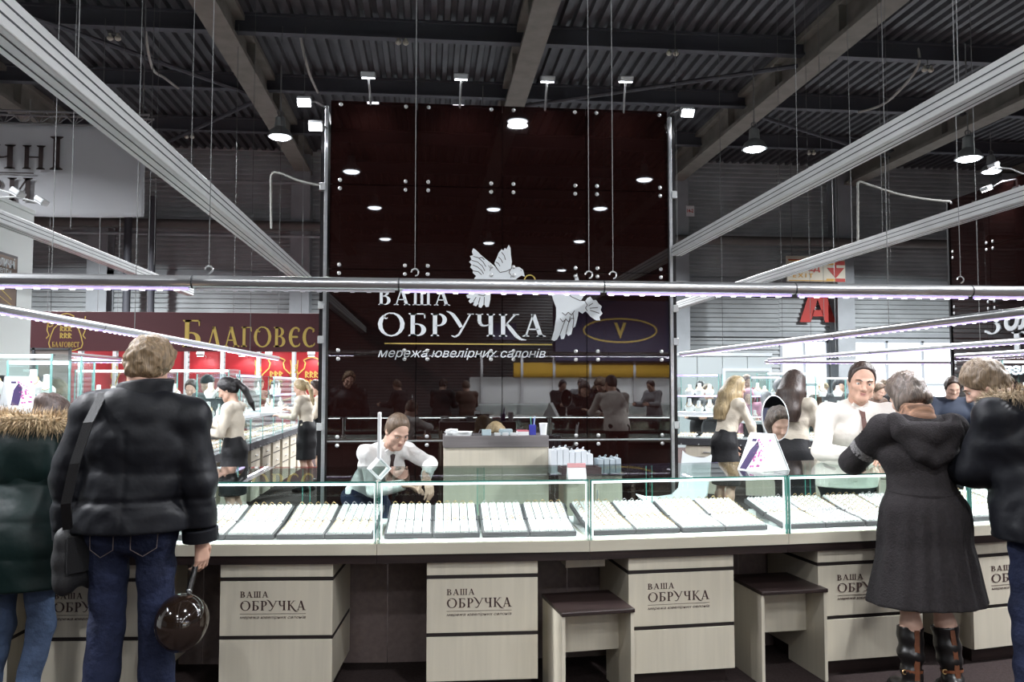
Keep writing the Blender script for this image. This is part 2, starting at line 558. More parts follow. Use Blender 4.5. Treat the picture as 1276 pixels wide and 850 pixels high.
def put_font(mb, text, x, y, height, width=None, M=None, z=0.002, shear=0.0, bold=0.0):
    cu = bpy.data.curves.new('t', 'FONT'); cu.body = text; cu.shear = shear; cu.offset = bold; cu.extrude = 0.01
    cu.resolution_u = 3
    o = bpy.data.objects.new('t', cu); COL.objects.link(o)
    dg = bpy.context.evaluated_depsgraph_get()
    me = o.evaluated_get(dg).to_mesh()
    vs = [v.co.copy() for v in me.vertices]; fs = [list(p.vertices) for p in me.polygons]
    o.evaluated_get(dg).to_mesh_clear()
    bpy.data.objects.remove(o); bpy.data.curves.remove(cu)
    if not vs: return 0
    x0 = min(v.x for v in vs); x1 = max(v.x for v in vs)
    k = height / 0.73
    sx = width / (x1 - x0) if width else k
    out = []
    for v in vs:
        p = Vector((x + (v.x - x0) * sx, y + v.y * k, z if v.z > 0 else 0.0))
        out.append(M @ p if M is not None else p)
    mb.add(out, fs)
    return (x1 - x0) * sx
def put_line(mb, pts, w, M=None, z0=0.0, z=0.003):
    for q in _stroke(pts, [w] * len(pts) if not isinstance(w, (list, tuple)) else w):
        a = sum(q[i][0] * q[(i + 1) % 4][1] - q[(i + 1) % 4][0] * q[i][1] for i in range(4))
        mb.prism(q if a > 0 else q[::-1], z0, z, M)

# ================================================================ materials of the place
M_carpet = mat('carpet', (0.036, 0.026, 0.025), 0.95, var=0.25, vscale=60, bump=0.4, bscale=400, spec=0.1)
M_deck = mat('roof_deck_metal', (0.10, 0.105, 0.115), 0.55, 0.3, var=0.18, vscale=1.5)
M_clad = mat('cladding_metal', (0.44, 0.475, 0.485), 0.5, 0.1, var=0.15, vscale=1.2)
M_beam = mat('beam_paint', (0.215, 0.205, 0.18), 0.75, var=0.14, vscale=3)
M_purlin = mat('purlin_steel', (0.085, 0.09, 0.105), 0.6, 0.2)
M_column = mat('column_paint', (0.34, 0.37, 0.39), 0.6, var=0.1, vscale=2)
M_alu = mat('brushed_aluminium', (0.72, 0.73, 0.75), 0.28, 0.9, var=0.06, vscale=30, stretch=(0.05, 1, 1))
M_alubeam = mat('anodised_aluminium', (0.82, 0.83, 0.83), 0.4, 0.45, var=0.05, vscale=5)
M_groove = mat('dark_groove', (0.05, 0.055, 0.06), 0.6)
M_wire = mat('steel_wire', (0.20, 0.205, 0.205), 0.7, 0.0, spec=.2)
M_cable = mat('grey_cable', (0.42, 0.42, 0.39), 0.6)
M_led = mat('led_dot', (1, 1, 1), 0.5, emit=(0.90, 0.86, 1.0), es=7.0)
M_ledbar = mat('led_bar', (1, 1, 1), 0.5, emit=(0.95, 0.95, 1.0), es=2.6)
M_ledviolet = mat('led_violet', (0.9, 0.85, 1), 0.5, emit=(0.52, 0.38, 1.0), es=1.1)
M_leddim = mat('led_off', (0.75, 0.75, 0.8), 0.4)
M_brownglass = mat('brown_back_painted_glass', (0.012, 0.004, 0.0035), 0.015, spec=0.85)
M_blackpanel = mat('black_panel', (0.008, 0.007, 0.008), 0.3)
M_bolt = mat('bolt_steel', (0.8, 0.82, 0.82), 0.25, 0.6)
M_white = mat('white_vinyl', (0.80, 0.84, 0.87), 0.45)
M_gold = mat('gold_vinyl', (0.62, 0.47, 0.13), 0.4, 0.2)
M_line = mat('dark_outline', (0.03, 0.012, 0.012), 0.6)
M_beige = wave_mat('beige_laminate', (0.60, 0.55, 0.445), 30, 'Z', 0.045, 0.42)
M_beigeH = wave_mat('beige_laminate_edge', (0.55, 0.51, 0.41), 30, 'X', 0.04, 0.42)
M_wenge = wave_mat('wenge_laminate', (0.022, 0.013, 0.012), 40, 'X', 0.35, 0.4)
M_slot = mat('slot_shadow_gap', (0.012, 0.007, 0.006), 0.6)
M_print = mat('brown_print', (0.05, 0.022, 0.02), 0.6)
M_lampglass = mat('lamp_lens', (1, 1, 1), 0.4, emit=(0.86, 0.92, 1.0), es=22.0)
M_lampbody = mat('lamp_housing', (0.34, 0.37, 0.37), 0.4, 0.4)
M_glass = glass_mat('case_glass', (0.90, 0.955, 0.94))
M_glassedge = mat('glass_edge_green', (0.06, 0.27, 0.22), 0.15, spec=0.6)

# ================================================================ the hall: floor, roof, walls
FLOOR = MB(); FLOOR.box(-34, 40, -26, 27.6, -0.08, 0.0)
tag(FLOOR.build('floor', M_carpet), kind='structure')
Y_WALL = 27.0
Z_DECK = 9.15
def corrugated(name, axis, x0, x1, y0, y1, z, pitch, depth, m):
    """sheet of trapezoid ribs; 'roof' ribs run along Y, 'wall' ribs run along X"""
    mb = MB(); prof = []
    a, b = (x0, x1) if axis == 'roof' else (y0, y1)
    n = int((b - a) / pitch)
    for i in range(n):
        s = a + i * pitch
        prof += [(s, 0), (s + pitch * .42, 0), (s + pitch * .52, depth), (s + pitch * .9, depth)]
    prof.append((a + n * pitch, 0))
    vs = []; fs = []
    for (s, d) in prof:
        if axis == 'roof': vs += [(s, y0, z + d), (s, y1, z + d)]
        else: vs += [(x0, z + d, s), (x1, z + d, s)]
    for i in range(len(prof) - 1):
        fs.append((2 * i, 2 * i + 1, 2 * i + 3, 2 * i + 2))
    mb.add(vs, fs)
    o = mb.build(name, m)
    return tag(o, kind='structure')
corrugated('ceiling', 'roof', -34, 40, -26, 27.5, Z_DECK, 0.27, 0.11, M_deck)
# wall opposite the camera: cladding above, a run of windows low on the right
XW = PY(972, 450, Y_WALL).x
corrugated('wall_back', 'wall', -34, XW, 0.0, 9.4, Y_WALL, 0.155, 0.05, M_clad)
corrugated('wall_back_upper', 'wall', XW, 40, 3.12, 9.4, Y_WALL, 0.155, 0.05, M_clad)
mb = MB(); mb.box(XW, 40, Y_WALL, Y_WALL + .1, 0, 0.25)
tag(mb.build('wall_back_lower', M_column), kind='structure')
# pale horizontal girts that show as light lines across the cladding
for i, z in enumerate((3.22, 5.05)):
    mb = MB(); mb.box(-34, 40, Y_WALL - .06, Y_WALL, z, z + .14)
    tag(mb.build('trim_%d' % (i + 1), M_column), kind='structure')
# columns
n_trim = 3
for cx in (-16.2, -10.15, -4.05, 8.1 + 0.15, 13.95, 20.0, 26.0):
    mb = MB()
    mb.box(cx - .3, cx + .3, Y_WALL - .62, Y_WALL - .58, 0, 8.9)
    mb.box(cx - .3, cx + .3, Y_WALL - .06, Y_WALL - .02, 0, 8.9)
    mb.box(cx - .02, cx + .02, Y_WALL - .6, Y_WALL - .04, 0, 8.9)
    tag(mb.build('column', M_column), kind='structure')
# main roof beams, running away from the camera
BX = (-16.3, -10.2, -4.0, 2.05, 8.15, 14.2, 20.3)
for cx in BX:
    mb = MB()
    mb.box(cx - .24, cx + .24, -26, Y_WALL - .1, 8.34, 8.44)
    mb.box(cx - .05, cx + .05, -26, Y_WALL - .1, 8.44, 9.0)
    mb.box(cx - .24, cx + .24, -26, Y_WALL - .1, 9.0, 9.12)
    for y in range(-24, 27, 3):
        mb.box(cx - .22, cx + .22, y + .05, y + .09, 8.44, 9.0)
    tag(mb.build('ceiling_beam', M_beam), kind='structure')
for y in (-24, -20.6, -17.2, -13.8, -10.4, -7, -3.6, -.2, 3.2, 6.7, 10.1, 13.5, 16.95, 20.3, 23.75):
    mb = MB()
    mb.box(-34, 40, y - .10, y + .10, 8.74, 8.78); mb.box(-34, 40, y - .02, y + .02, 8.78, 9.1); mb.box(-34, 40, y - .10, y + .10, 9.1, 9.14)
    tag(mb.build('ceiling_purlin', M_purlin), kind='structure')
# wind braces under the roof
for (p, q) in (((-9.9, 13.5, 8.6), (-4.2, 20.3, 8.6)), ((-9.9, 27, 8.5), (-4.2, 20.3, 8.5)), ((8.4, 20.3, 8.55), (14, 23.7, 8.55)), ((2.3, 20.2, 8.55), (8, 17, 8.55))):
    mb = MB(); mb.tube([p, q], .05, 6)
    tag(mb.build('ceiling_brace', M_purlin), kind='structure')
# windows in the back wall
M_daylight = mat('daylit_window_pane', (1, 1, 1), 0.3, emit=(0.93, 0.97, 1.0), es=2.6)
M_winframe = mat('window_frame_paint', (0.42, 0.46, 0.50), 0.5)
wi = 1
for x0, x1 in ((XW, 13.6), (14.35, 19.65), (20.35, 25.65)):
    fr = MB()
    for zz in (0.25, 1.55, 2.3, 3.04): fr.box(x0, x1, Y_WALL - .02, Y_WALL + .08, zz, zz + .09)
    nk = max(2, round((x1 - x0) / 1.33))
    for k in range(nk + 1):
        xx = x0 + k * (x1 - x0 - .09) / nk
        fr.box(xx, xx + .09, Y_WALL - .02, Y_WALL + .08, .25, 3.1)
    f = tag(fr.build('window_%d' % wi, M_winframe), kind='structure')
    pn = MB(); pn.box(x0 + .02, x1 - .02, Y_WALL + .09, Y_WALL + .11, .3, 3.1)
    pn.build('pane', M_daylight, f)
    wi += 1
# pipes along the back wall
M_pipe = mat('brown_pipe', (0.16, 0.15, 0.14), 0.6)
def pipe(name, pts, r, m, label):
    mb = MB(); mb.tube(pts, r, 10)
    for p in pts[1:-1]: mb.ball(p, r * 1.02, 10)
    return tag(mb.build(name, m, smooth=True), label, 'pipe')
pipe('wall_pipe', [(-26, 26.2, 6.55), (-2.2, 26.2, 6.55)], .15, M_pipe, 'thick brown pipe running along the left half of the rear metal wall')
pipe('wall_pipe', [(-11, 26.0, 6.2), (-2.2, 26.0, 6.2)], .05, M_column, 'thin pale pipe just below the thick brown pipe on the rear wall')
pipe('wall_pipe', [(6.6, 26.2, 6.35), (27, 26.2, 6.35)], .15, M_pipe, 'thick brown pipe along the right half of the rear metal wall')
pipe('wall_pipe', [(-9.05, 25.8, 0), (-9.05, 25.8, 7.8)], .11, M_purlin, 'left of two dark upright pipes on the rear wall')
pipe('wall_pipe', [(-8.35, 25.8, 0), (-8.35, 25.8, 7.3)], .11, M_purlin, 'right of two dark upright pipes on the rear wall')
pipe('wall_pipe', [(-11, 26.1, 7.9), (-2.2, 26.1, 7.9)], .05, M_column, 'thin pale pipe high on the rear wall left of the dark tower')

# ================================================================ hall lamps
def bell_lamp(x, y, z, label, light=True, group=None, power=None):
    r = thing('ceiling_lamp', (x, y, z), label, 'ceiling lamp', group)
    h = MB()
    h.lathe([(.26, 0), (.262, .02), (.25, .05), (.2, .14), (.12, .2), (.11, .22)], (0, 0, 0), 24)
    h.build('shade', M_lampbody, r, True)
    g = MB(); g.lathe([(.11, .2), (.115, .24), (.1, .42), (.06, .45), (.02, .46)], (0, 0, 0), 16)
    g.build('ballast_housing', M_lampbody, r, True)
    l = MB(); l.lathe([(.25, .02), (.18, -.03), (.08, -.05), (.001, -.055)], (0, 0, 0), 24)
    l.build('lens', M_lampglass, r, True)
    k = MB(); k.tube([(0, 0, .46), (0, 0, 8.4 - z)], .012, 6); k.torus((0, 0, .52), .06, .012, Matrix.Rotation(PI / 2, 4, 'X'), 12, 6)
    k.build('hanger', M_wire, r)
    if light:
        area('hall_lamp_light', (x, y, z - .09), .44, .44, power or HALL_LAMP_W, HALL_COL, (0, 0, 0), math.radians(150), 'ELLIPSE')
    return r
p = PD(349, 171, 17.3); bell_lamp(p.x, p.y, p.z, 'lit bell lamp under the roof beam to the left of the dark tower')
p = PD(940, 186, 17.3); bell_lamp(p.x, p.y, p.z, 'lit bell lamp under the roof beam to the right of the dark tower')
p = PD(1207, 198, 16.2); bell_lamp(p.x, p.y, p.z, 'lit bell lamp at far right above the second dark tower')

for i, (x, y) in enumerate(((1.2, 18.5), (-13.5, 16.5), (-9.5, 20.5), (15.0, 20.5), (3.0, 22.0), (20.5, 17.0))):  # extra lamps added out of view to brighten the rear cladding
    bell_lamp(x, y, 7.3, 'bell lamp added to light the rear hall, %s' % ('behind the tower', 'hidden by the banner', 'far left', 'far right', 'behind the tower at right', 'outside the picture at right')[i], True, None, REAR_FILL_W)
# ================================================================ the dark glass tower
pL = PD(410, 300, 8.6)
TY = pL.y; TX0 = pL.x; TX1 = PY(833, 300, TY).x
TZ0, TZ1 = 0.10, PY(410, 124.5, TY).z
TW, TH = (TX1 - TX0) / 4, (TZ1 - TZ0) / 5
tower = thing('tower_display', ((TX0 + TX1) / 2, TY, 0), 'tall dark brown glass tower with white doves and lettering', 'display tower')
def tl(o): return o
TM = Matrix.Translation((-(TX0 + TX1) / 2, -TY, 0))
mb = MB(); mb.box(TX0 + .02, TX1 - .02, TY + .06, TY + 1.2, 0, TZ1 - .06); mb.build('core', M_blackpanel, tower, M=TM)
mb = MB(); mb.box(TX0, TX1, TY + .03, TY + .06, 0, TZ0 - .01); mb.build('plinth', M_blackpanel, tower, M=TM)
for r in range(5):
    for c in range(4):
        mb = MB()
        mb.box(TX0 + c * TW + .004, TX0 + (c + 1) * TW - .004, TY, TY + .012, TZ0 + r * TH + .004, TZ0 + (r + 1) * TH - .004)
        pane = mb.build('glass_panel', M_brownglass, tower, M=TM)
        for sx in (TX0 + c * TW + .12 * (1 if c else .9), TX0 + (c + 1) * TW - .12 * (1 if c < 3 else .75)):
            for sz in (TZ0 + r * TH + .045, TZ0 + (r + 1) * TH - .045):
                b = MB()
                b.lathe([(.021, 0), (.021, .008), (.012, .013), (.001, .014)], (sx, TY, sz), 12, Matrix.Rotation(PI / 2, 4, 'X'))
                b.build('standoff_bolt', M_bolt, pane, True, M=TM)
for sx in (TX0 - .035, TX1 + .02):
    mb = MB(); mb.box(sx - .018, sx + .018, TY - .03, TY + .01, 0, TZ1 - .07, .004)
    mb.build('corner_post', M_alu, tower, M=TM)
for z in (TZ0 + TH,):
    mb = MB(); mb.box(TX0, TX1, TY - .006, TY + .004, z - .008, z + .008); mb.build('cross_bar', M_alu, tower, M=TM)
for sx in (TX0 - .07, TX1 + .06):
    mb = MB(); mb.box(sx - .025, sx + .025, TY + .012, TY + 1.2, 0, TZ1 - .04); mb.build('side_panel', M_blackpanel, tower, M=TM)
for z in (1.16, 2.06, 2.42, 3.67):
    mb = MB()
    for sx in (TX0 - .07, TX1 + .06):
        mb.box(sx - .03, sx + .03, TY - .05, TY + .02, z - .05, z + .03, .006)
    mb.build('clamp', M_bolt, tower, M=TM)

# logo on the tower
def tp(px, py):
    p = PY(px, py, TY); return (p.x, p.z)
LM = TM @ frame_matrix((0, TY, 0), (1, 0, 0), (0, 0, 1))     # logo plane: local x,y -> world x,z; +z faces the camera
def logo_text(mb, s, px0, px1, py_base, py_top, fn=put_glyphs, shear=0.0, z=0.004, gap=0.06):
    x0, y0 = tp(px0, py_base); x1, _ = tp(px1, py_base); _, y1 = tp(px0, py_top)
    if fn is put_glyphs: put_glyphs(mb, s, x0, y0, y1 - y0, x1 - x0, LM, z, shear, gap)
    else: put_font(mb, s, x0, y0, y1 - y0, x1 - x0, LM, z, shear, 0.003)
mb = MB(); logo_text(mb, 'ВАША', 471, 561, 380, 359, gap=.10); mb.build('logo_lettering', M_white, tower)
mb = MB(); logo_text(mb, 'ОБРУЧКА', 470, 680, 418.5, 390, gap=.08); mb.build('logo_lettering', M_white, tower)
mb = MB(); logo_text(mb, 'мережа ювелірних салонів', 471, 680, 445, 434, put_font, .28); mb.build('logo_lettering', M_white, tower)
mb = MB(); a = tp(479, 428); b = tp(688, 429.5); put_line(mb, [a, b], .013, LM); mb.build('logo_rule', M_gold, tower)
def zp(x, y): return tp(450 + x / 4.116, 290 + y / 4.116)
B1 = [(575,80),(588,88),(612,112),(640,136),(668,158),(690,178),(712,204),(683,158),(690,140),(697,126),(704,106),(720,85),(729,92),(737,78),(745,86),(757,62),(766,78),(768,112),(773,150),(768,186),(790,177),(812,177),(830,190),(840,226),(822,220),(803,232),(770,258),(722,282),(692,296),(664,308),(662,345),(655,380),(640,382),(630,366),(616,386),(602,381),(603,362),(590,378),(574,372),(580,353),(560,363),(550,351),(562,336),(545,336),(539,322),(560,308),(592,296),(600,272),(584,256),(580,234),(590,222),(572,206),(574,192),(559,178),(566,164),(554,150),(566,138),(558,120),(574,116),(568,96)]
B2 = [(972,300),(985,345),(1000,385),(1000,430),(990,500),(976,550),(990,556),(1005,548),(1020,520),(1025,546),(1040,545),(1050,515),(1062,530),(1078,521),(1085,490),(1098,482),(1105,455),(1112,425),(1114,402),(1135,416),(1152,402),(1175,430),(1205,450),(1226,450),(1222,432),(1238,415),(1228,398),(1234,378),(1218,364),(1205,345),(1190,347),(1175,328),(1160,335),(1148,352),(1126,350),(1142,326),(1130,310),(1142,290),(1126,275),(1116,240),(1107,208),(1098,225),(1095,252),(1080,264),(1075,290),(1050,305),(1030,290),(1000,262),(976,255),(962,270),(953,287),(962,292)]
LN1 = [[(690,178),(712,204),(745,198),(770,186)],[(575,122),(600,128),(625,150),(640,175)],[(566,142),(596,150),(622,172),(634,196)],[(572,166),(596,176),(618,194),(628,212)],[(574,196),(600,200),(618,216)],[(690,150),(704,158),(712,172)],[(704,125),(718,138),(726,156)],[(720,100),(734,118),(740,140)],[(606,130),(620,126),(632,140)],[(590,330),(576,352)],[(610,332),(602,362)],[(632,330),(630,366)],[(600,318),(628,324),(640,316)],[(765,190),(758,205),(770,220),(768,232)],[(652,168),(664,184),(660,196)],[(818,192),(822,196)]]
LN2 = [[(1020,520),(1034,480),(1050,440)],[(1050,515),(1062,470),(1072,430)],[(1085,490),(1090,450),(1086,410)],[(1020,440),(1034,458),(1050,444),(1066,460),(1076,440),(1092,440)],[(1030,410),(1048,424),(1062,408),(1078,424),(1094,400)],[(1148,352),(1160,372),(1150,386),(1160,402)],[(1188,362),(1166,376)],[(1214,384),(1172,388)],[(1222,414),(1174,398)],[(1052,306),(1080,330),(1126,350)],[(1096,300),(1118,306),(1132,316)]]
def bird(poly, lines, eye, pn):
    mb = MB()
    q = [zp(*p) for p in poly]
    if sum(q[i][0] * q[(i + 1) % len(q)][1] - q[(i + 1) % len(q)][0] * q[i][1] for i in range(len(q))) < 0: q = q[::-1]
    mb.prism(q, 0, .004, LM)
    o = mb.build('dove_emblem', M_white, tower)
    ml = MB()
    for L in lines: put_line(ml, [zp(*p) for p in L], .007, LM, .0041, .0055)
    ml.build('feather_lines', M_line, o)
bird(B1, LN1, None, 1); bird(B2, LN2, None, 2)
for (x, y) in ((865, 246), (905, 290)):
    mb = MB(); c = zp(x, y); mb.torus((c[0], c[1], .005), .058, .007, None, 24, 6); mb.build('ring_emblem', M_gold, tower, True, M=LM)

# spotlights on arms above the tower and beside it
M_spotlens = mat('spot_lens', (1, 1, 1), 0.3, emit=(0.94, 0.94, 1.0), es=30.0)
M_spotbody = mat('spot_body', (0.55, 0.57, 0.58), 0.35, 0.5)
def arm_spot(base, head, aim, label, light=60, group=None, on=True):
    base = Vector(base); head = Vector(head); aim = Vector(aim)
    r = thing('arm_spotlight', base, label, 'spotlight', group)
    a = MB(); mid = (base + head) / 2 + Vector((0, 0, .04))
    a.tube([Vector((0, 0, 0)), mid - base, head - base], .011, 6); a.build('arm', M_bolt, r, True)
    d = (aim - head).normalized()
    R = d.to_track_quat('Z', 'Y').to_matrix().to_4x4()
    h = MB(); h.box(-.075, .075, -.05, .05, -.06, .0, .012, R); h.build('housing', M_spotbody, r, M=Matrix.Translation(head - base))
    l = MB(); l.box(-.062, .062, -.04, .04, .001, .008, 0, R); l.build('lens', M_spotlens if on else M_leddim, r, M=Matrix.Translation(head - base))
    if on and light:
        spot('arm_spot_light', head + d * .05, aim, light, (0.95, 0.96, 1.0), 1.6, .04)
    return r
for i, (bx, by, hx, hy) in enumerate(((462, 122, 459, 97), (573, 123, 574.5, 99), (679, 128, 682, 102), (777, 129, 779.5, 102))):
    p0 = PY(bx, by, TY + .03); p1 = PY(hx, hy, TY - .35)
    arm_spot((p0.x, TY + .04, TZ1 - .06), p1, (p1.x, TY, TZ1 - .9), ('leftmost', 'second from left', 'third from left', 'rightmost')[i] + ' of the four stalk spotlights on top of the tower', 9)
for (bx, by, hx, hy, lab) in ((404, 135, 379, 128, 'lit spotlight on a white arm at the upper left corner of the dark tower'), (404, 160, 393, 158, 'lower spotlight of the two on arms at the left edge of the dark tower'), (838, 142, 857, 141, 'bright spotlight on an arm at the upper right corner of the dark tower')):
    p0 = PY(bx, by, TY - .02); p1 = PY(hx, hy, TY - .3)
    arm_spot((TX0 - .035 if hx < 500 else TX1 + .03, TY - .03, p0.z), p1, p1 + Vector((0, -.6, -.5)), lab, 15)
# ================================================================ hanging light rails, beams, wires
def grooved_beam(X, y0, y1, z, label, w=.11, h=.11):
    r = thing('hanging_beam', (X, y0, z), label, 'hanging beam')
    mb = MB(); mb.box(-w / 2, w / 2, 0, y1 - y0, 0, h, .006); mb.build('profile', M_alubeam, r)
    g = MB()
    for zz in (h * .33, h * .66):
        for sx in (-1, 1): g.box(sx * (w / 2 + .0005) - .001, sx * (w / 2 + .0005) + .001, 0, y1 - y0, zz - .003, zz + .003)
    for xx in (-w * .2, w * .2): g.box(xx - .003, xx + .003, 0, y1 - y0, -.0015, 0)
    g.build('groove', M_groove, r)
    return r
pb = PZ(296.5, 280, 2.60); grooved_beam(pb.x - .055, 1.2, TY - .06, 2.60, 'long pale aluminium beam coming in from the upper left corner')
pb = PZ(1074, 192.5, 2.98); grooved_beam(pb.x + .06, 1.2, TY - .06, 2.98, 'long pale aluminium beam coming in from the upper right corner')
pb = PZ(110, 319, 3.1); grooved_beam(pb.x - .055, 3.2, 14.5, 3.1, 'lower aluminium beam on the left passing below the white banner', .13, .12)
pb = PZ(1080, 311, 3.0); grooved_beam(pb.x + .055, 3.2, 15.5, 3.0, 'lower aluminium beam on the right crossing the exit sign', .13, .12)

R_TUBE = .032
def light_rail(pts_lit, axis, z, label, dots=.082, power=RAIL_W_PER_M, hang=()):
    """pts_lit: list of (start, end, lit) along the axis, the other coordinate fixed"""
    (fixed, segs) = pts_lit
    def P3(t, off=0, dz=0): return (t, off, dz) if axis == 'X' else (off, t, dz)
    t0 = segs[0][0]
    base = (t0, fixed, z) if axis == 'X' else (fixed, t0, z)
    r = thing('light_rail', base, label, 'light rail')
    for (a, b, lit) in segs:
        mb = MB(); mb.tube([P3(a - t0 + .004), P3(b - t0 - .004)], R_TUBE, 16); mb.build('tube', M_alu, r, True)
        L = MB()
        n = int((b - a) / dots)
        def bx(u0, u1, w, z0, z1):
            if axis == 'X': L.box(u0, u1, -w, w, z0, z1)
            else: L.box(-w, w, u0, u1, z0, z1)
        L.cur = 0; bx(a - t0 + .02, b - t0 - .02, .009, -R_TUBE - .009, -R_TUBE + .004)
        L.cur = 1
        for i in range(n):
            u = a - t0 + (i + .5) * dots
            bx(u - .011, u + .011, .0075, -R_TUBE - .013, -R_TUBE - .009)
        L.build('led_strip', [M_ledviolet, M_led] if lit else [M_leddim, M_leddim], r)
        if lit and power:
            c = ((a + b) / 2, fixed, z - R_TUBE - .0138) if axis == 'X' else (fixed, (a + b) / 2, z - R_TUBE - .0138)
            area('rail_led_light', c, (b - a - .06) if axis == 'X' else .012, .012 if axis == 'X' else (b - a - .06), power * (b - a), LED_COL)
    J = MB()
    for (a, b, lit) in segs[1:]:
        J.lathe([(R_TUBE + .001, -.004), (R_TUBE + .001, .004)], P3(a - t0), 16, Matrix.Rotation(PI / 2, 4, 'Y') if axis == 'X' else Matrix.Rotation(PI / 2, 4, 'X'))
    if J.v: J.build('joint', M_groove, r)
    if hang:
        for u in hang:
            w = MB(); q_ = P3(u - t0); w.tube([(q_[0], q_[1], R_TUBE - .004), (q_[0], q_[1], 9.2 - z)], .004, 6); w.build('suspension_wire', M_wire, r)
    return r
pr = PZ(470, 354, 2.09); RY = pr.y
def rx(px, z=2.09): return PY(px, 355, RY).x
light_rail((RY, [(rx(-150), rx(0) - .2, True), (rx(0) - .2, rx(240), True), (rx(240), rx(497), False), (rx(497), rx(752), True), (rx(752), rx(990), True), (rx(990), rx(1209), True), (rx(1209), rx(1209) + 1.05, True)]), 'X', 2.09,
           'long tubular light rail hanging level over the front of the counter')
a_ = PZ(0, 384, 2.09); b_ = PZ(379, 446.5, 2.09); Xr = (a_.x + b_.x) / 2
light_rail((a_.x, [(3.0, 7.5, True), (7.5, 12, True), (12, b_.y, True)]), 'Y', 2.09, 'slanting LED rail on the left above the man in the black jacket', .12, 9, (8.3, 13.5))
a_ = PZ(1276, 388, 2.09); b_ = PZ(844, 441, 2.09)
light_rail((a_.x, [(3.5, 8, True), (8, 11.5, True), (11.5, b_.y, True)]), 'Y', 2.09, 'upper slanting LED rail on the right ending at the dark tower', .12, 9, (7.0, 11.2))
a_ = PZ(1276, 424, 2.09); b_ = PZ(955, 448, 2.09)
light_rail((a_.x, [(6.5, 12, True), (12, b_.y, True)]), 'Y', 2.09, 'lower slanting LED rail on the right in front of the windows', .12, 8, (9.5, 14.0))
light_rail((b_.y + .1, [(b_.x, b_.x + 4.5, True), (b_.x + 4.5, b_.x + 9, True)]), 'X', 2.05, 'level far LED rail in front of the windows on the right', .12, 8, (b_.x + 1.5, b_.x + 6))
a_ = PZ(0, 434, 2.09); b_ = PZ(163, 447, 2.09)
light_rail((a_.x, [(5.5, 10, True), (10, b_.y, True)]), 'Y', 2.09, 'lower slanting LED rail at far left below the red sign', .12, 8, (10.5,))
light_rail((b_.y + .1, [(b_.x - 2.2, b_.x + .1, True)]), 'X', 2.05, 'short level LED rail at left under the red sign board', .12, 8, (b_.x - 1.6, b_.x - .3))

wire_n = 0
def wire(px, py, z, y, label, r=.0035, hook=True, lean=0.0):
    """a thin wire from a rail or beam up to the roof; px fixes where it hangs, y its distance"""
    p = PY(px, py, y)
    w = thing('hanging_wire', (p.x, y, p.z if z is None else z), label, 'wire', 'thin wires hanging from the roof')
    zz = w.location.z
    mb = MB(); mb.tube([(0, 0, .05 if hook else 0), (lean, 0, 8.9 - zz)], r, 6); mb.build('strand', M_wire, w)
    if hook:
        h = MB(); h.torus((0, 0, .03), .018, .004, Matrix.Rotation(PI / 2, 4, 'X'), 12, 6, -PI / 2, PI); h.build('hook', M_bolt, w)
    return w
for px, lab in ((517, 'second wire holding the level rail, over the letters'), (734, 'wire holding the level rail right of the white doves'), (764, 'wire holding the level rail, rightmost before the tower edge'), (260, 'wire holding the level rail just left of the dark tower'), (1197, 'wire holding the level rail in front of the second tower')):
    wire(px, 350, 2.09 + R_TUBE, RY, lab, .002, True)
for px, py, y, lab in ((238, 226, 5.6, 'wire holding the upper left beam at its middle'), (97, 95, 3.6, 'wire holding the upper left beam near its front end'),
                       (63, 395, 8.2, 'wire holding the slanting left LED rail'), (994, 233, 5.9, 'wire holding the upper right beam at its middle'), (1195, 124, 4.0, 'wire holding the upper right beam near its front end'),
                       (1062, 315, 8.6, 'wire holding the lower right beam near the exit sign'), (88, 285, 8.8, 'wire passing in front of the white banner'), (1100, 300, 10.5, 'wire behind the right beam in front of the metal wall'),
                       (1027, 400, 11.8, 'wire in front of the red letter on the metal wall'), (975, 420, 12.5, 'wire at left of the red letter on the metal wall'), (185, 330, 12.0, 'wire hanging just right of the white banner'),
                       (192, 330, 13.2, 'second wire hanging right of the white banner'), (844, 312, TY + .6, 'wire at the right edge of the dark tower'), (1110, 330, 12.2, 'wire in front of the steel column right of the exit sign')):
    wire(px, py, None, y, lab, .002 if y < 7 else .0035, False)
# loose cables running from wires to the towers
def cable(pts, label, r=.012):
    mb = MB()
    P = [Vector(p) for p in pts]
    if 'roof' in label: P = [Vector((P[0].x, P[0].y, 9.16))] + P
    S = []
    for i in range(len(P) - 1):
        a = P[max(0, i - 1)]; b = P[i]; c = P[i + 1]; d = P[min(len(P) - 1, i + 2)]
        for k in range(6):
            t = k / 6
            S.append(0.5 * ((2 * b) + (c - a) * t + (2 * a - 5 * b + 4 * c - d) * t * t + (3 * b - a - 3 * c + d) * t ** 3))
    S.append(P[-1])
    mb.tube(S, r, 8)
    return tag(mb.build('power_cable', M_cable, smooth=True), label, 'cable')
yc = TY + .2
cable([PY(338, 285, yc), PY(337.5, 240, yc), PY(339, 217, yc), PY(352, 217, yc), PY(372, 225, yc), PY(402, 232, yc), (TX0 - .1, yc, PY(402, 232, yc).z)], 'pale cable looping to the left edge of the dark tower')
yc = 12.2
cable([PY(1069, 300, yc), PY(1069, 240, yc), PY(1070, 227, yc), PY(1085, 231, yc), PY(1120, 242, yc), PY(1160, 249, yc), PY(1184, 251, yc)], 'pale cable looping to the edge of the second dark tower', .018)
cable([PY(182, 45, 17.2), PY(190, 85, 18), PY(205, 97, 19), PY(222, 110, 20.3)], 'slack white cord hanging from the roof above the banner', .03)
cable([PY(375, 48, 17.2), PY(385, 90, 17.8), PY(396, 115, 20)], 'slack white cord hanging under the roof left of the tower', .03)
cable([PY(1143, 85, 17.0), PY(1105, 127, 18.5), PY(1070, 140, 20.2)], 'slack white cord hanging from the roof at the right', .03)

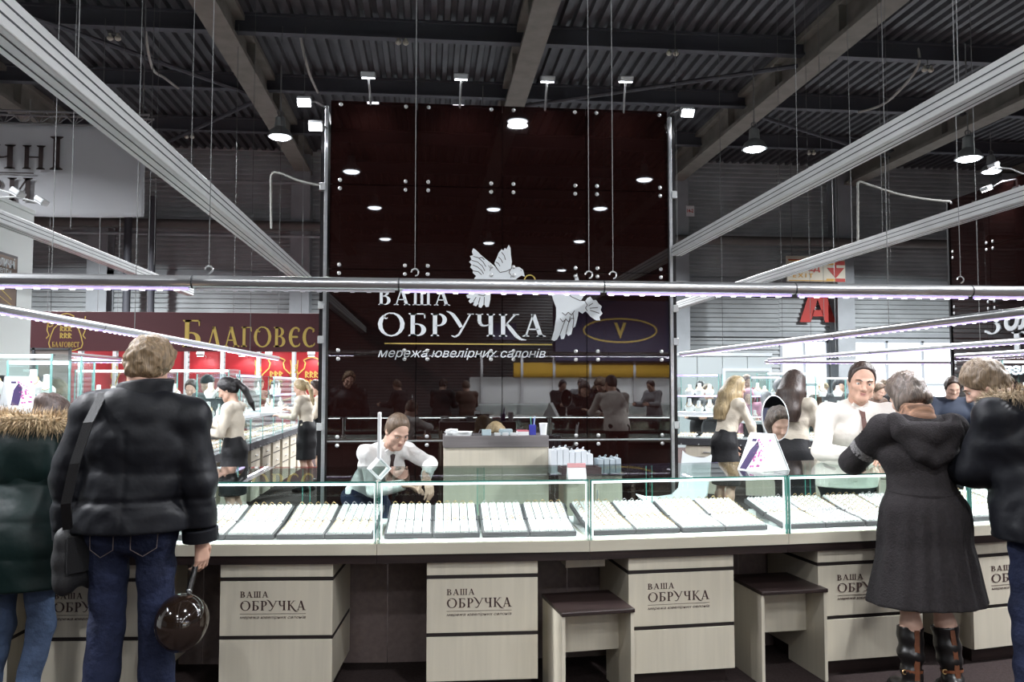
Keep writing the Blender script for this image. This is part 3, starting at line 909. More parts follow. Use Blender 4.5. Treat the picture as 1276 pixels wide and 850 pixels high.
# pairs of round sensors on the purlins
M_sensor = mat('sensor_plastic', (0.66, 0.66, 0.56), 0.4)
for (px, py, y, lab) in ((142, 47.5, 16.9, 'pair of round cream detectors on the roof above the banner'), (501, 53, 16.9, 'pair of round cream detectors on the roof above the tower'), (838, 66.5, 16.9, 'pair of round cream detectors on the roof above the tower right edge'),
                         (1156, 87, 16.9, 'pair of round cream detectors on the roof at upper right'), (1011, 191, 23.7, 'pair of round cream detectors far back right of the bell lamp'), (236, 170.5, 23.7, 'pair of round cream detectors far back beside the banner')):
    p = PY(px, py, y)
    r = thing('smoke_detector', p, lab, 'smoke detector')
    k = MB(); k.tube([(0, 0, .1), (0, .0, 8.74 - p.z)], .012, 6); k.box(-.12, .12, -.015, .015, .07, .1); k.build('bracket', M_wire, r)
    for s in (-1, 1):
        b = MB(); b.ball((s * .075, 0, 0), .065, 12, (1, 1, .85)); b.lathe([(.03, .04), (.03, .09)], (s * .075, 0, 0), 10); b.build('sensor', M_sensor, r, True)

# ================================================================ the jewellery counter
ZB0, ZB1, ZF1, ZT = .681, .726, .782, 1.094
CD = .78
c1 = PZ(469.5, 692, ZB1); c2 = PZ(735, 687.5, ZB1); c3 = PZ(983, 678.5, ZB1); c4 = PZ(1210, 668.5, ZB1)
def xy(v): return Vector((v.x, v.y))
C1, C2, C3, C4 = xy(c1), xy(c2), xy(c3), xy(c4)
dl = (xy(PZ(250, 693.3, ZB1)) - C1).normalized()
C0 = C1 + dl * 1.06
Cm = C0 + dl * 1.06
Cmm = Cm + Vector((-.90, -.42)).normalized() * 1.06
dr = (C4 - C3).normalized(); ang = math.radians(5); dr2 = Vector((dr.x * math.cos(ang) - dr.y * math.sin(ang), dr.x * math.sin(ang) + dr.y * math.cos(ang)))
C5 = C4 + dr2 * 1.06
CH = [Cmm, Cm, C0, C1, C2, C3, C4, C5]
def nrm(a, b):
    d = (b - a).normalized(); return Vector((-d.y, d.x))
BK = []
for i, c in enumerate(CH):
    n0 = nrm(CH[i - 1], c) if i else nrm(c, CH[i + 1])
    n1 = nrm(c, CH[i + 1]) if i < len(CH) - 1 else n0
    n = (n0 + n1).normalized()
    BK.append(c + n * (CD / n.dot(n0)))
names = ['far left counter section running out of the picture', 'counter section behind the woman in the green parka', 'lit counter section beside the man in the black jacket', 'lit counter section in front of the young seller', 'lit counter section behind the left stool', 'lit counter section behind the right stool', 'counter section at right behind the man in dark coat']
M_modesty = mat('brown_back_panel', (0.17, 0.128, 0.118), 0.6, var=.15, vscale=30)
M_case = mat('case_floor_white', (0.78, 0.77, 0.76), 0.5)
M_tray = mat('tray_grey', (0.10, 0.088, 0.093), 0.6)
M_pad = mat('white_velvet_pad', (0.86, 0.84, 0.82), 0.8, bump=.3, bscale=200)
M_ringgold = mat('ring_gold', (0.50, 0.33, 0.15), 0.3, 0.7)
M_ringsilver = mat('ring_silver', (0.42, 0.38, 0.38), 0.3, 0.7)
COUNTERS = []
def quadprism(mb, q, z0, z1):
    mb.prism([(p.x, p.y) for p in q], z0, z1)
for i in range(len(CH) - 1):
    a, b, A, B = CH[i], CH[i + 1], BK[i], BK[i + 1]
    d = (b - a).normalized(); n = nrm(a, b); L = (b - a).length
    mid = (a + b) / 2
    r = thing('display_counter', (mid.x, mid.y, 0), names[i], 'display counter', 'joined sections of the jewellery counter', math.atan2(d.y, d.x))
    M = r.matrix_basis.inverted()
    def q(e0, e1, s=0.0):
        """footprint from e0 behind the front line to e1, shrunk sideways by s"""
        def at(P, Q, e): return P + (Q - P) * (e / CD)
        return [at(a, A, e0) + d * s, at(b, B, e0) - d * s, at(b, B, e1) - d * s, at(a, A, e1) + d * s]
    mb = MB(); quadprism(mb, q(.012, CD - .01, .001), ZB0, ZB1); mb.build('base_frame', M_wenge, r, M=M)
    mb = MB(); quadprism(mb, q(0, CD, .0012), ZB1, ZF1); mb.build('fascia', M_beigeH, r, M=M)
    mb = MB(); quadprism(mb, q(.03, CD - .02, .01), ZF1, ZF1 + .006); mb.build('case_floor', M_case, r, M=M)
    mb = MB(); quadprism(mb, q(.0, CD, .004), ZT - .008, ZT); mb.build('glass_top', M_glass, r, M=M)
    mb = MB(); quadprism(mb, q(.004, .012, .008), ZF1, ZT - .009); mb.build('glass_front', M_glass, r, M=M)
    for f0, f1, off in ((0.01, .54, 0), (.5, .985, .014)):
        mb = MB()
        Q0 = A + (B - A) * f0; Q1 = A + (B - A) * f1
        s = -n * (.02 + off)
        quadprism(mb, [Q0 + s - n * .006, Q1 + s - n * .006, Q1 + s, Q0 + s], ZF1, ZT - .01); mb.build('glass_sliding_door', M_glass, r, M=M)
        e = MB(); E = Q1 if off == 0 else Q0
        quadprism(e, [E + s - n * .0065, E + s - n * .0065 + d * .003, E + s + d * .003, E + s], ZF1, ZT - .01); e.build('door_edge', M_glassedge, r, M=M)
    mb = MB(); quadprism(mb, q(.60, .612, .002), 0.0, ZB0); mb.build('back_panel', M_modesty, r, M=M)
    # green polished edges
    e = MB(); quadprism(e, q(-.0015, 0, .004), ZT - .008, ZT); e.build('glass_edge', M_glassedge, r, M=M)
    for s0, P, sg in ((a, A, 1), (b, B, -1)):
        e = MB()
        for off in (.003, .0095):
            w = s0 + d * (sg * off)
            e.prism([(x.x, x.y) for x in ([w, w + d * sg * .003, w + d * sg * .003 + n * .008, w + n * .008] if sg > 0 else [w + d * sg * .003, w, w + n * .008, w + d * sg * .003 + n * .008])], ZF1, ZT - .008)
        e.build('glass_corner_edge', M_glassedge, r, M=M)
    # LED bars under the top and along the floor
    e = MB(); quadprism(e, q(.016, .030, .02), ZT - .022, ZT - .010); e.build('led_bar', M_ledbar, r, M=M)
    e = MB(); quadprism(e, q(.014, .024, .02), ZF1 + .006, ZF1 + .014); e.build('led_bar', M_ledbar, r, M=M)
    e = MB()
    for sg, P in ((1, a), (-1, b)):
        w = P + d * (sg * .018) + n * .016
        e.prism([(x.x, x.y) for x in ([w, w + d * .005, w + d * .005 + n * .006, w + n * .006])], ZF1 + .01, ZT - .012)
    e.build('led_bar', M_ledbar, r, M=M)
    c = (q(.05, .06)[0] + q(.05, .06)[1]) / 2
    lo = area('case_led_light', (c.x, c.y, ZT - .03), L * .9, .02, CASE_LED_W, (0.97, 0.97, 1.0), (math.radians(28), 0, math.atan2(d.y, d.x)), math.radians(150))
    COUNTERS.append((r, a, d, n, L))

# ---------------------------------------------------------------- ring trays
TRW, TRD = .245, .230
def tray_meshes():
    f = MB(); f.box(-TRW / 2, TRW / 2, 0, TRD, 0, .026, .003)
    frame = f.mesh('tray_frame')
    frame.materials.append(M_tray)
    p = MB()
    n = 5; w = (TRW - .02) / n
    for k in range(n):
        x0 = -TRW / 2 + .01 + k * w
        prof = [(x0 + .002, .026), (x0 + .004, .034), (x0 + w * .28, .039), (x0 + w * .5, .033), (x0 + w * .72, .039), (x0 + w - .004, .034), (x0 + w - .002, .026)]
        vs = [(x, y, z) for y in (.008, TRD - .008) for x, z in prof]; m = len(prof)
        p.add(vs, [(i, i + 1, m + i + 1, m + i) for i in range(m - 1)] + [tuple(range(m - 1, -1, -1)), tuple(range(m, 2 * m))])
    pad = p.mesh('velvet_rolls'); pad.materials.append(M_pad)
    return frame, pad
TF, TPAD = tray_meshes()
def ring_mesh(m):
    mb = MB(); mb.torus((0, 0, .009), .0105, .0017, Matrix.Rotation(PI / 2, 4, 'X'), 12, 5); mb.ball((0, 0, .0205), .0030, 6)
    me = mb.mesh('ring'); me.materials.append(m); me.polygons.foreach_set('use_smooth', [True] * len(me.polygons)); return me
RG, RS = ring_mesh(M_ringgold), ring_mesh(M_ringsilver)
REST = MB(); n_ring = 0
sec = {1: 'left hand', 2: 'left lit', 3: 'middle', 4: 'right of middle', 5: 'right hand', 6: 'far right'}
secd = {1: 'behind the parka', 2: 'beside the black jacket', 3: 'in front of the young seller', 4: 'behind the left stool', 5: 'behind the right stool', 6: 'at far right'}
ordn = ['first', 'second', 'third', 'fourth']
for ci in (2, 3, 4, 5, 6, 1):
    r, a, d, n, L = COUNTERS[ci]
    az = math.atan2(d.y, d.x)
    xs = [.03 + TRW / 2 + k * (TRW + .002) + (.012 if k > 1 else 0) for k in range(4)]
    for row in (0, 1):
        tilt = math.radians(7.0 if row == 0 else 12.5)
        y0 = .088 if row == 0 else .088 + TRD + .010
        z0 = ZF1 + .008 if row == 0 else ZF1 + .040
        if True:
            st = MB(); st.box(.05, L - .065, y0 + .12, y0 + TRD - .02, ZF1 + .0065, z0 + .012)
            so = st.build('tray_riser', M_case, r, M=r.matrix_basis.inverted() @ Matrix.Translation((a.x, a.y, 0)) @ Matrix.Rotation(az, 4, 'Z'))
        for k, x in enumerate(xs):
            o = a + d * x + n * y0
            t = thing('ring_tray', (o.x, o.y, z0), '%s ring tray, %s row, counter %s' % (ordn[k], 'front' if row == 0 else 'back', secd[ci]), 'ring tray', 'ring trays inside the counter')
            t.rotation_euler = (tilt, 0, az)
            MT = Matrix.Translation((o.x, o.y, z0)) @ Matrix.Rotation(az, 4, 'Z') @ Matrix.Rotation(tilt, 4, 'X')
            fo = link('tray_frame', TF, None, t); po = link('velvet_rolls', TPAD, None, t)
            for c in range(5):
                w = (TRW - .02) / 5
                for q_ in range(6):
                    lx = -TRW / 2 + .01 + (c + .5) * w + random.uniform(-.002, .002)
                    ly = .02 + q_ * (TRD - .045) / 5 + (.006 if q_ == 5 else 0)
                    g = (k + row + ci) % 3 != 0
                    ML = MT @ Matrix.Translation((lx, ly, .033)) @ Matrix.Rotation(random.uniform(-.3, .3), 4, 'X') @ Matrix.Rotation(random.uniform(-.15, .15), 4, 'Z')
                    if n_ring < 300 and row == 0 and ci in (2, 3, 4, 5):
                        ro = link('ring', RG if g else RS, None); ro.matrix_world = ML
                        tag(ro, '%s ring in the %s front tray %s' % ('gold' if g else 'silver', ordn[k], secd[ci]), 'ring', 'rings in the %s front tray %s' % (ordn[k], secd[ci]))
                        n_ring += 1
                    else:
                        R2 = MB(); R2.torus((0, 0, .009), .0105, .0017, Matrix.Rotation(PI / 2, 4, 'X'), 8, 3); R2.ball((0, 0, .0205), .0030, 4)
                        REST.cur = 0 if g else 1
                        n0 = len(REST.v)
                        REST.add([ML @ Vector(v) for v in R2.v], R2.f)
ro = REST.build('rings', [M_ringgold, M_ringsilver], None, True)
tag(ro, 'many small rings filling the remaining trays inside the counter', 'rings', kind='stuff')

# ---------------------------------------------------------------- drawer cabinets under the counter
def line_x(px, ci, back):
    """where along a counter section (set back from its front line) a pixel column falls"""
    r, a, d, n, L = COUNTERS[ci]
    o = a + n * back
    h = ray(px, 700); h = Vector((h.x, h.y))
    # o + d*s = h*t
    det = d.x * (-h.y) - (-h.x) * d.y
    return ((-o.x) * (-h.y) - (-h.x) * (-o.y)) / det
CAB_D = .54
cab_label = ['cream drawer cabinet at far left behind the woman in the parka', 'cream drawer cabinet behind the legs of the man in the black jacket', 'cream drawer cabinet just right of the dark balloon', 'cream drawer cabinet under the middle, left of the left stool', 'cream drawer cabinet between the two stools', 'cream drawer cabinet behind the woman in the dark coat', 'cream drawer cabinet at far right behind the man in jeans']
for k, (ci, l, rr) in enumerate(((1, -128, 13), (1, 43, 186), (2, 275, 415), (3, 532, 670), (4, 783, 914), (5, 1019, 1148), (6, 1211, 1338))):
    r, a, d, n, L = COUNTERS[ci]
    back = .035
    x0, x1 = line_x(l, ci, back), line_x(rr, ci, back)
    w = x1 - x0
    o = a + d * ((x0 + x1) / 2) + n * back
    t = thing('drawer_cabinet', (o.x, o.y, 0), cab_label[k], 'cabinet', 'drawer cabinets under the counter', math.atan2(d.y, d.x))
    mb = MB(); mb.box(-w / 2 + .03, w / 2 - .03, .05, CAB_D - .03, 0, .082); mb.build('plinth', M_wenge, t)
    mb = MB(); mb.box(-w / 2, w / 2, .018, CAB_D, .08, ZB0 - .002); mb.build('body', M_beige, t)
    g = MB()
    for z in (.594, .304): g.box(-w / 2 - .0008, w / 2 + .0008, -.0005 + .004, CAB_D - .02, z, z + .018)
    g.build('slot', M_slot, t)
    for (z0, z1) in ((.613, ZB0 - .003), (.323, .593), (.082, .303)):
        mb = MB(); mb.box(-w / 2, w / 2 , 0, .017, z0, z1, .0015); dr_ = mb.build('drawer_front', M_beige, t)
        if z0 == .323:
            lw = w * .585; lx = -w / 2 + w * .178
            PM = frame_matrix((0, -.0003, 0), (1, 0, 0), (0, 0, 1))
            lt = MB()
            put_glyphs(lt, 'ВАША', lx, .512, .030, lw * .43, PM, .0012, gap=.1)
            put_glyphs(lt, 'ОБРУЧКА', lx, .448, .047, lw, PM, .0012, gap=.08)
            put_line(lt, [(lx, .431), (lx + lw, .431)], .0016, PM, 0, .0012)
            put_font(lt, 'мережа ювелірних салонів', lx, .407, .014, lw, PM, .001, .28)
            lt.build('logo_print', M_print, dr_)

r, a, d, n, L = COUNTERS[4]
x0 = line_x(706, 4, .2); x1 = line_x(753, 4, .2); o = a + d * ((x0 + x1) / 2) + n * .2
t = thing('hanging_box', (o.x, o.y, ZB0 - .075), 'shallow cream drawer box hung under the counter left of the cabinet between the stools', 'box', None, math.atan2(d.y, d.x))
mb = MB(); mb.box(-(x1 - x0) / 2, (x1 - x0) / 2, .018, .36, 0, .0735, .002); mb.build('box', M_beige, t)
mb = MB(); mb.box(-(x1 - x0) / 2 - .004, (x1 - x0) / 2 + .004, 0, .017, -.003, .0735, .002); mb.build('front', M_beige, t)
# ---------------------------------------------------------------- stools
def stool(bl, br, fr, fl, label, z=.47):
    P = [PZ(*p, z) for p in (fl, fr, br, bl)]
    c = sum(P, Vector()) / 4
    dx = ((P[1] - P[0]) + (P[2] - P[3])); dx.z = 0
    w = dx.length / 2; dx.normalize(); dep = ((P[3] - P[0]).length + (P[2] - P[1]).length) / 2
    w = max(.33, min(.38, w)); dep = max(.34, min(.4, dep))
    t = thing('stool', (c.x, c.y, 0), label, 'stool', 'cream stools at the counter', math.atan2(dx.y, dx.x))
    mb = MB(); mb.box(-w / 2 - .012, w / 2 + .012, -dep / 2 - .012, dep / 2 + .012, z - .02, z, .004); mb.build('seat', M_wenge, t)
    for s in (-1, 1):
        mb = MB(); mb.box(s * w / 2 - .009, s * w / 2 + .009, -dep / 2, dep / 2, 0, z - .02, .0015); mb.build('side_panel', M_beige, t)
    mb = MB(); mb.box(-w / 2 + .009, w / 2 - .009, -.009, .009, .22, z - .02); mb.build('apron', M_beige, t)
    return t
stool((680, 740), (760, 735.5), (784.5, 758), (700, 763.5), 'cream stool with dark seat nearer the middle, left of the centre right cabinet')
stool((917, 716.5), (990, 713), (1020, 733.5), (943, 737), 'cream stool with dark seat on the right, beside the woman in the coat', .492)

# ================================================================ behind the counter: desk, shelf cabinet, chair
pd = PD(552, 707, 7.17); pe = PY(684, 707, pd.y)
dt = 1.14
desk = thing('reception_desk', ((pd.x + pe.x) / 2, pd.y, 0), 'cream reception desk with grey top in front of the dark tower', 'desk')
w = pe.x - pd.x
mb = MB(); mb.box(-w / 2, w / 2, 0, .02, 0, dt - .10, .002); mb.build('front_panel', M_beige, desk)
M_greytop = wave_mat('grey_wood_top', (0.16, 0.145, 0.145), 40, 'X', .15, .5)
mb = MB(); mb.box(-w / 2, w / 2, -.012, .40, dt - .10, dt, .003); mb.build('counter_top', M_greytop, desk)
for s in (-1, 1):
    mb = MB(); mb.box(s * (w / 2 - .02) - .012 * (s > 0), s * (w / 2 - .02) + .012 * (s < 0), .02, .6, 0, dt - .10); mb.build('side_panel', M_beige, desk)
mb = MB(); mb.box(-w / 2 + .03, w / 2 - .03, .021, .62, .70, .73); mb.build('worktop', M_beige, desk)
def on_desk(px, dy=.1): return Vector((PY(px, 540, pd.y + dy).x, pd.y + dy, dt))
M_paper = mat('paper_white', (0.82, 0.84, 0.84), 0.7)
M_paperblue = mat('pale_blue_card', (0.50, 0.62, 0.66), 0.6)
M_pink = mat('pink_red_card', (0.62, 0.16, 0.20), 0.6)
M_blue = mat('blue_plastic', (0.03, 0.035, 0.32), 0.35)
p = on_desk(677); cup = MB(); cup.lathe([(.028, 0), (.036, .10), (.039, .102), (.037, .105), (.033, .1), (.026, .004), (.001, .004)], (0, 0, 0), 20)
tag(cup.build('paper_cup', M_paper, None, True, Matrix.Translation(p)), 'white paper cup on the right end of the reception desk', 'cup')
p = on_desk(663.5); t = thing('pen_holder', p, 'dark blue pen holder with pens on the reception desk', 'pen holder')
b = MB(); b.box(-.028, .028, -.028, .028, 0, .09, .003); b.build('pot', M_blue, t)
for i, (x, y, h, m) in enumerate(((-.012, 0, .16, mat('pen_green', (.1, .35, .3), .4)), (.008, .01, .15, M_blue), (.015, -.01, .165, mat('pen_pale', (.4, .5, .7), .4)))):
    g = MB(); g.tube([(x, y, .091), (x * 1.4, y, h)], .004, 8); g.build('pen', m, t)
p = on_desk(606); b = MB(); b.box(-.04, .04, -.04, .04, 0, .05, .003)
tag(b.build('card_box', M_paperblue, None, False, Matrix.Translation(p)), 'small pale blue card box on the desk, left of the blonde woman', 'box')
b = MB(); b.box(-.005, .045, -.045, -.041, .0, .0)  # (kept flat below)
for i, (px, lab) in enumerate(((619.5, 'leftmost of three small white card stacks on the desk'), (629.5, 'middle one of three small white card stacks on the desk'), (639.5, 'rightmost of three small white card stacks on the desk'))):
    p = on_desk(px, .06); b = MB()
    for k in range(4): b.box(-.026 + k * .001, .026 + k * .001, -.03, .03, k * .006, k * .006 + .005)
    tag(b.build('card_stack', M_paper, None, False, Matrix.Translation(p)), lab, 'card stack', 'white card stacks on the desk')
p = on_desk(630, .2); b = MB()
for k in range(6): b.box(-.06 + .004 * (k % 3), .06 - .003 * (k % 2), -.05, .05, k * .008, k * .008 + .007)
tag(b.build('paper_stack', M_paperblue, None, False, Matrix.Translation(p)), 'pale blue stack of papers on the desk in front of the blonde woman', 'papers')
p = on_desk(651, .12); t = thing('booklet_stack', p, 'stack of pink and white booklets on the desk beside the pens', 'booklets')
b = MB()
for k in range(4): b.box(-.05, .05, -.06, .06, k * .008, k * .008 + .007)
b.build('white_booklets', M_paper, t); b = MB(); b.box(-.046, .05, -.06, .058, .0325, .042); b.build('pink_booklet', M_pink, t)
p = on_desk(570, .12); t = thing('document_pile', p, 'untidy pile of white documents at the left end of the desk', 'papers')
b = MB()
random.seed(3)
for k in range(7):
    R = Matrix.Rotation(random.uniform(-.35, .35), 4, 'Z'); b.box(-.10 + .05 * (k % 2), .12, -.07, .07, k * .005, k * .005 + .004, 0, R)
b.build('sheets', M_paper, t)
b = MB(); b.tube([(-.1, -.03, .04), (-.06, -.05, .05), (0, -.04, .045)], .012, 8); b.build('rolled_sheet', M_paper, t, True)
p = on_desk(594, .1); b = MB(); b.box(-.04, .04, -.05, .05, 0, .012, .002); b.box(-.03, .03, -.045, -.01, .012, .02); b.tube([(.02, .03, .012), (.035, .04, .05)], .006, 8)
tag(b.build('card_reader', M_tray, None, False, Matrix.Translation(p)), 'small dark device lying on the desk beside the documents', 'device')

# low shelf cabinet right of the desk with paper bags on it
q0 = PD(706, 707, 7.17); q1 = PY(776, 707, q0.y); wz = .82
sc = thing('side_cabinet', ((q0.x + q1.x) / 2, q0.y, 0), 'low cream cabinet right of the reception desk carrying gift bags', 'cabinet')
w = q1.x - q0.x
mb = MB(); mb.box(-w / 2, w / 2, 0, .42, 0.0, wz - .02); mb.build('body', M_beige, sc)
mb = MB(); mb.box(-w / 2 - .15, w / 2 + .02, -.02, .44, wz - .02, wz, .002); mb.build('top', M_greytop, sc)
for s in (-1, 1):
    mb = MB(); mb.box(s * w / 4 - w / 4 + .004, s * w / 4 + w / 4 - .004, -.016, 0, .01, wz - .03, .001); dd = mb.build('door', M_beige, sc)
    h = MB(); h.tube([(s * -.03 + s * .0 + s * w * .02, -.03, .55), (s * -.03 + s * w * .02, -.03, .68)], .006, 8); h.build('handle', M_bolt, dd)
M_bag = mat('white_paper_bag', (0.72, 0.76, 0.80), 0.55)
M_baggrey = mat('grey_paper_bag', (0.40, 0.46, 0.50), 0.55)
def bag(px, dy, h, wd, m, label, group, lean=0):
    X = PY(px, 580, q0.y + dy).x
    t = thing('gift_bag', (X, q0.y + dy, wz), label, 'gift bag', group, lean)
    b = MB(); b.hexa([Vector(v) for v in ((-wd / 2, -.1, 0), (wd / 2, -.1, 0), (wd / 2, .1, 0), (-wd / 2, .1, 0), (-wd / 2 * .98, -.1, h), (wd / 2 * .9, -.1, h), (wd / 2 * .9, .1, h), (-wd / 2 * .98, .1, h))])
    b.build('bag', m, t)
    g = MB(); g.tube([(0, -.03, h), (wd * .2, -.028, h + .02), (wd * .3, 0, h + .026), (wd * .2, .028, h + .02), (0, .03, h)], .0025, 6); g.build('handle', m, t, True)
for i in range(7):
    bag(688.5 + i * 7.4, .03, .205 + .012 * (i % 3) - .006 * i % 2, .050, M_bag, ('first', 'second', 'third', 'fourth', 'fifth', 'sixth', 'seventh')[i] + ' from the left of the white gift bags beside the desk', 'white gift bags beside the desk')
for i in range(4):
    bag(746 + i * 7.2, .05, .12 + .008 * (i % 2), .046, M_baggrey, ('first', 'second', 'third', 'fourth')[i] + ' from the left of the short grey bags behind the brown box', 'short grey bags beside the white ones')

# on the glass top: brown box with a sign card, tent card, stand
def on_glass(px, d): p = PD(px, 580, d); return Vector((p.x, p.y, ZT))
p = on_glass(722, 4.62)
t = thing('card_tray', p, 'open dark brown card tray lying on the counter glass', 'tray')
M_brownbox = mat('brown_leatherette', (0.032, 0.018, 0.018), 0.5)
b = MB(); b.box(-.11, .11, -.07, .07, 0, .008); b.box(-.11, .11, -.07, -.062, .008, .034); b.box(-.11, .11, .062, .07, .008, .034); b.box(-.11, -.102, -.062, .062, .008, .034); b.box(.102, .11, -.062, .062, .008, .034); b.build('box', M_brownbox, t)
for i in range(3):
    b = MB(); b.box(-.08 + i * .06, -.04 + i * .06, -.05, .04, .008 + .0, .016, .002); b.build('card', M_paper, t)
p = on_glass(719.5, 4.34); t = thing('sign_card', p, 'small white sign card with a pink head in front of the card tray', 'sign card')
b = MB(); b.hexa([Vector(v) for v in ((-.048, -.002, 0), (.048, -.002, 0), (.048, .002, 0), (-.048, .002, 0), (-.048, .028, .075), (.048, .028, .075), (.048, .032, .075), (-.048, .032, .075))]); b.build('card', M_paper, t)
M_pinkhead = mat('dusty_pink_print', (0.42, 0.20, 0.20), 0.6)
b = MB(); b.hexa([Vector(v) for v in ((-.048, .018, .055), (.048, .018, .055), (.048, .03, .055), (-.048, .03, .055), (-.048, .0265, .0765), (.048, .0265, .0765), (.048, .0325, .0765), (-.048, .0325, .0765))]); hd = b.build('pink_band', M_pinkhead, t)
b = MB(); PM = frame_matrix((0, .0195, .056), (1, 0, 0), (0, .0085 / .0215, 1)); put_line(b, [(-.03, .006), (-.015, .012), (0, .006), (.015, .012), (.03, .006)], .004, PM, 0, .001); b.build('scroll_print', M_white, hd)
b = MB(); b.hexa([Vector(v) for v in ((-.048, .058, 0), (.048, .058, 0), (.048, .062, 0), (-.048, .062, 0), (-.048, .0325, .075), (.048, .0325, .075), (.048, .0335, .075), (-.048, .0335, .075))]); b.build('back_leg', M_paper, t)

M_purple = mat('purple_print', (0.035, 0.018, 0.08), 0.5)
M_pinkp = mat('pink_flower_print', (0.42, 0.11, 0.30), 0.5)
def tent_card(loc, rz, W, H, label, splay=.11):
    t = thing('tent_card', loc, label, 'tent card', None, rz)
    for s in (-1, 1):
        b = MB(); b.hexa([Vector(v) for v in ((-W / 2, s * splay, 0), (W / 2, s * splay, 0), (W / 2, s * splay + .003, 0), (-W / 2, s * splay + .003, 0), (-W / 2 * .97, s * .004 - .0015, H), (W / 2 * .97, s * .004 - .0015, H), (W / 2 * .97, s * .004 + .0015, H), (-W / 2 * .97, s * .004 + .0015, H))])
        f = b.build('panel', M_paper, t)
        if s < 0:
            PM = frame_matrix((0, -splay - .0008, 0), (1, 0, 0), (0, (splay - .004) / H, 1))
            g = MB(); g.prism([(-W * .42, H * .04), (-W * .14, H * .03), (0, H * .4), (W * .08, H * .7), (-W * .04, H * .88), (-W * .24, H * .62)], .0003, .0012, PM)
            g.build('purple_figure', M_purple, f)
            g = MB(); random.seed(11)
            for k in range(30):
                x = random.uniform(-.05, .42) * W; y = H * random.uniform(.08, .92); rr = random.uniform(.02, .045) * W
                g.prism([(x + rr * (1 + .3 * (j % 2)) * math.cos(j * PI / 4), y + rr * (1 + .3 * (j % 2)) * math.sin(j * PI / 4)) for j in range(8)], .0003, .0012, PM)
            g.build('flower_print', M_pinkp, f)
            g = MB(); g.box(-W * .3, -W * .12, .86 * H, .94 * H, .0003, .001, 0, PM); g.build('print_block', M_purple, f)
    for s in (-1, 1):
        b = MB(); x0 = s * W / 2 * .93
        b.prism([(-splay + .004, .002), (splay - .004, .002), (.001, H - .012), (-.001, H - .012)], -.001, .001, frame_matrix((x0, 0, 0), (0, 1, 0), (0, 0, 1))); b.build('side_gusset', M_paper, t)
    return t
p = on_glass(951, 4.78); tent_card(p, math.radians(-66), .185, .21, 'white tent card with purple and pink print on the counter glass')

p = on_glass(472.5, 4.28); t = thing('acrylic_stand', p, 'slim white upright sign on a clear cube at the counter seam', 'display stand')
R = Matrix.Translation((0, 0, .058)) @ Matrix.Rotation(math.radians(20), 4, 'Z') @ Matrix.Rotation(PI / 4, 4, 'Y')
b = MB(); b.box(-.038, .038, -.03, .03, -.038, .038, .002, R); b.build('clear_cube', M_glass, t)
b = MB()
for (x0, x1, z0, z1) in ((-.04, .04, -.04, -.034), (-.04, .04, .034, .04), (-.04, -.034, -.034, .034), (.034, .04, -.034, .034)): b.box(x0, x1, -.032, .032, z0, z1, 0, R)
b.build('cube_rim', M_paper, t)
b = MB(); b.box(-.007, .007, -.05, .05, .11, .345, .001); b.build('upright_sign', M_paper, t)

# white chair behind the counter, waste bin
M_whitepl = mat('white_plastic', (0.78, 0.82, 0.84), 0.35)
p = PD(838, 600, 6.3)
t = thing('white_chair', (p.x, p.y, 0), 'white plastic chair on thin chrome legs standing behind the counter', 'chair', None, math.radians(-75))
sh = 0.70
b = MB()
prof = [(-.2, .01), (-.12, -.012), (0, -.02), (.12, -.01), (.17, .04), (.19, .14), (.205, .26), (.215, .33)]
vs = []; nn = 9
for (y, z) in prof:
    for k in range(nn):
        x = -.21 + .42 * k / (nn - 1); wv = .93 if y > .16 else 1
        vs.append((x * wv, y, sh + z + .035 * (abs(x) / .21) ** 3))
base = len(vs)
vs += [(x, y + .006, z - .012) for x, y, z in vs]
fs = []
for i in range(len(prof) - 1):
    for k in range(nn - 1):
        q_ = (i * nn + k, i * nn + k + 1, (i + 1) * nn + k + 1, (i + 1) * nn + k)
        fs.append(q_); fs.append(tuple(base + j for j in reversed(q_)))
rim = [i for i in range(nn)] + [i * nn + nn - 1 for i in range(1, len(prof))] + [(len(prof) - 1) * nn + k for k in range(nn - 2, -1, -1)] + [i * nn for i in range(len(prof) - 2, 0, -1)]
for j in range(len(rim)):
    a0, b0 = rim[j], rim[(j + 1) % len(rim)]; fs.append((b0, a0, base + a0, base + b0))
b.add(vs, fs); b.build('seat_shell', M_whitepl, t, True)
for sx in (-1, 1):
    for sy in (-1, 1):
        l = MB(); l.tube([(sx * .15, sy * .13, sh - .03), (sx * .19, sy * .17, 0)], .011, 8); l.build('leg', M_alu, t, True)
l = MB()
for sy in (-1, 1): l.tube([(-.17, sy * .15, .3), (.17, sy * .15, .3)], .008, 8)
l.build('foot_rail', M_alu, t)
p = PD(695, 700, 6.7)
t = thing('waste_bin', (p.x, p.y, 0), 'grey bin with dark lid between the desk and the side cabinet', 'bin')
b = MB(); b.lathe([(.06, 0), (.075, .52), (.07, .53), (.001, .53)], (0, 0, 0), 20); b.build('bucket', M_baggrey, t, True)
b = MB(); b.lathe([(.078, .531), (.078, .6), (.06, .63), (.001, .635)], (0, 0, 0), 20); b.build('lid', M_blackpanel, t, True)
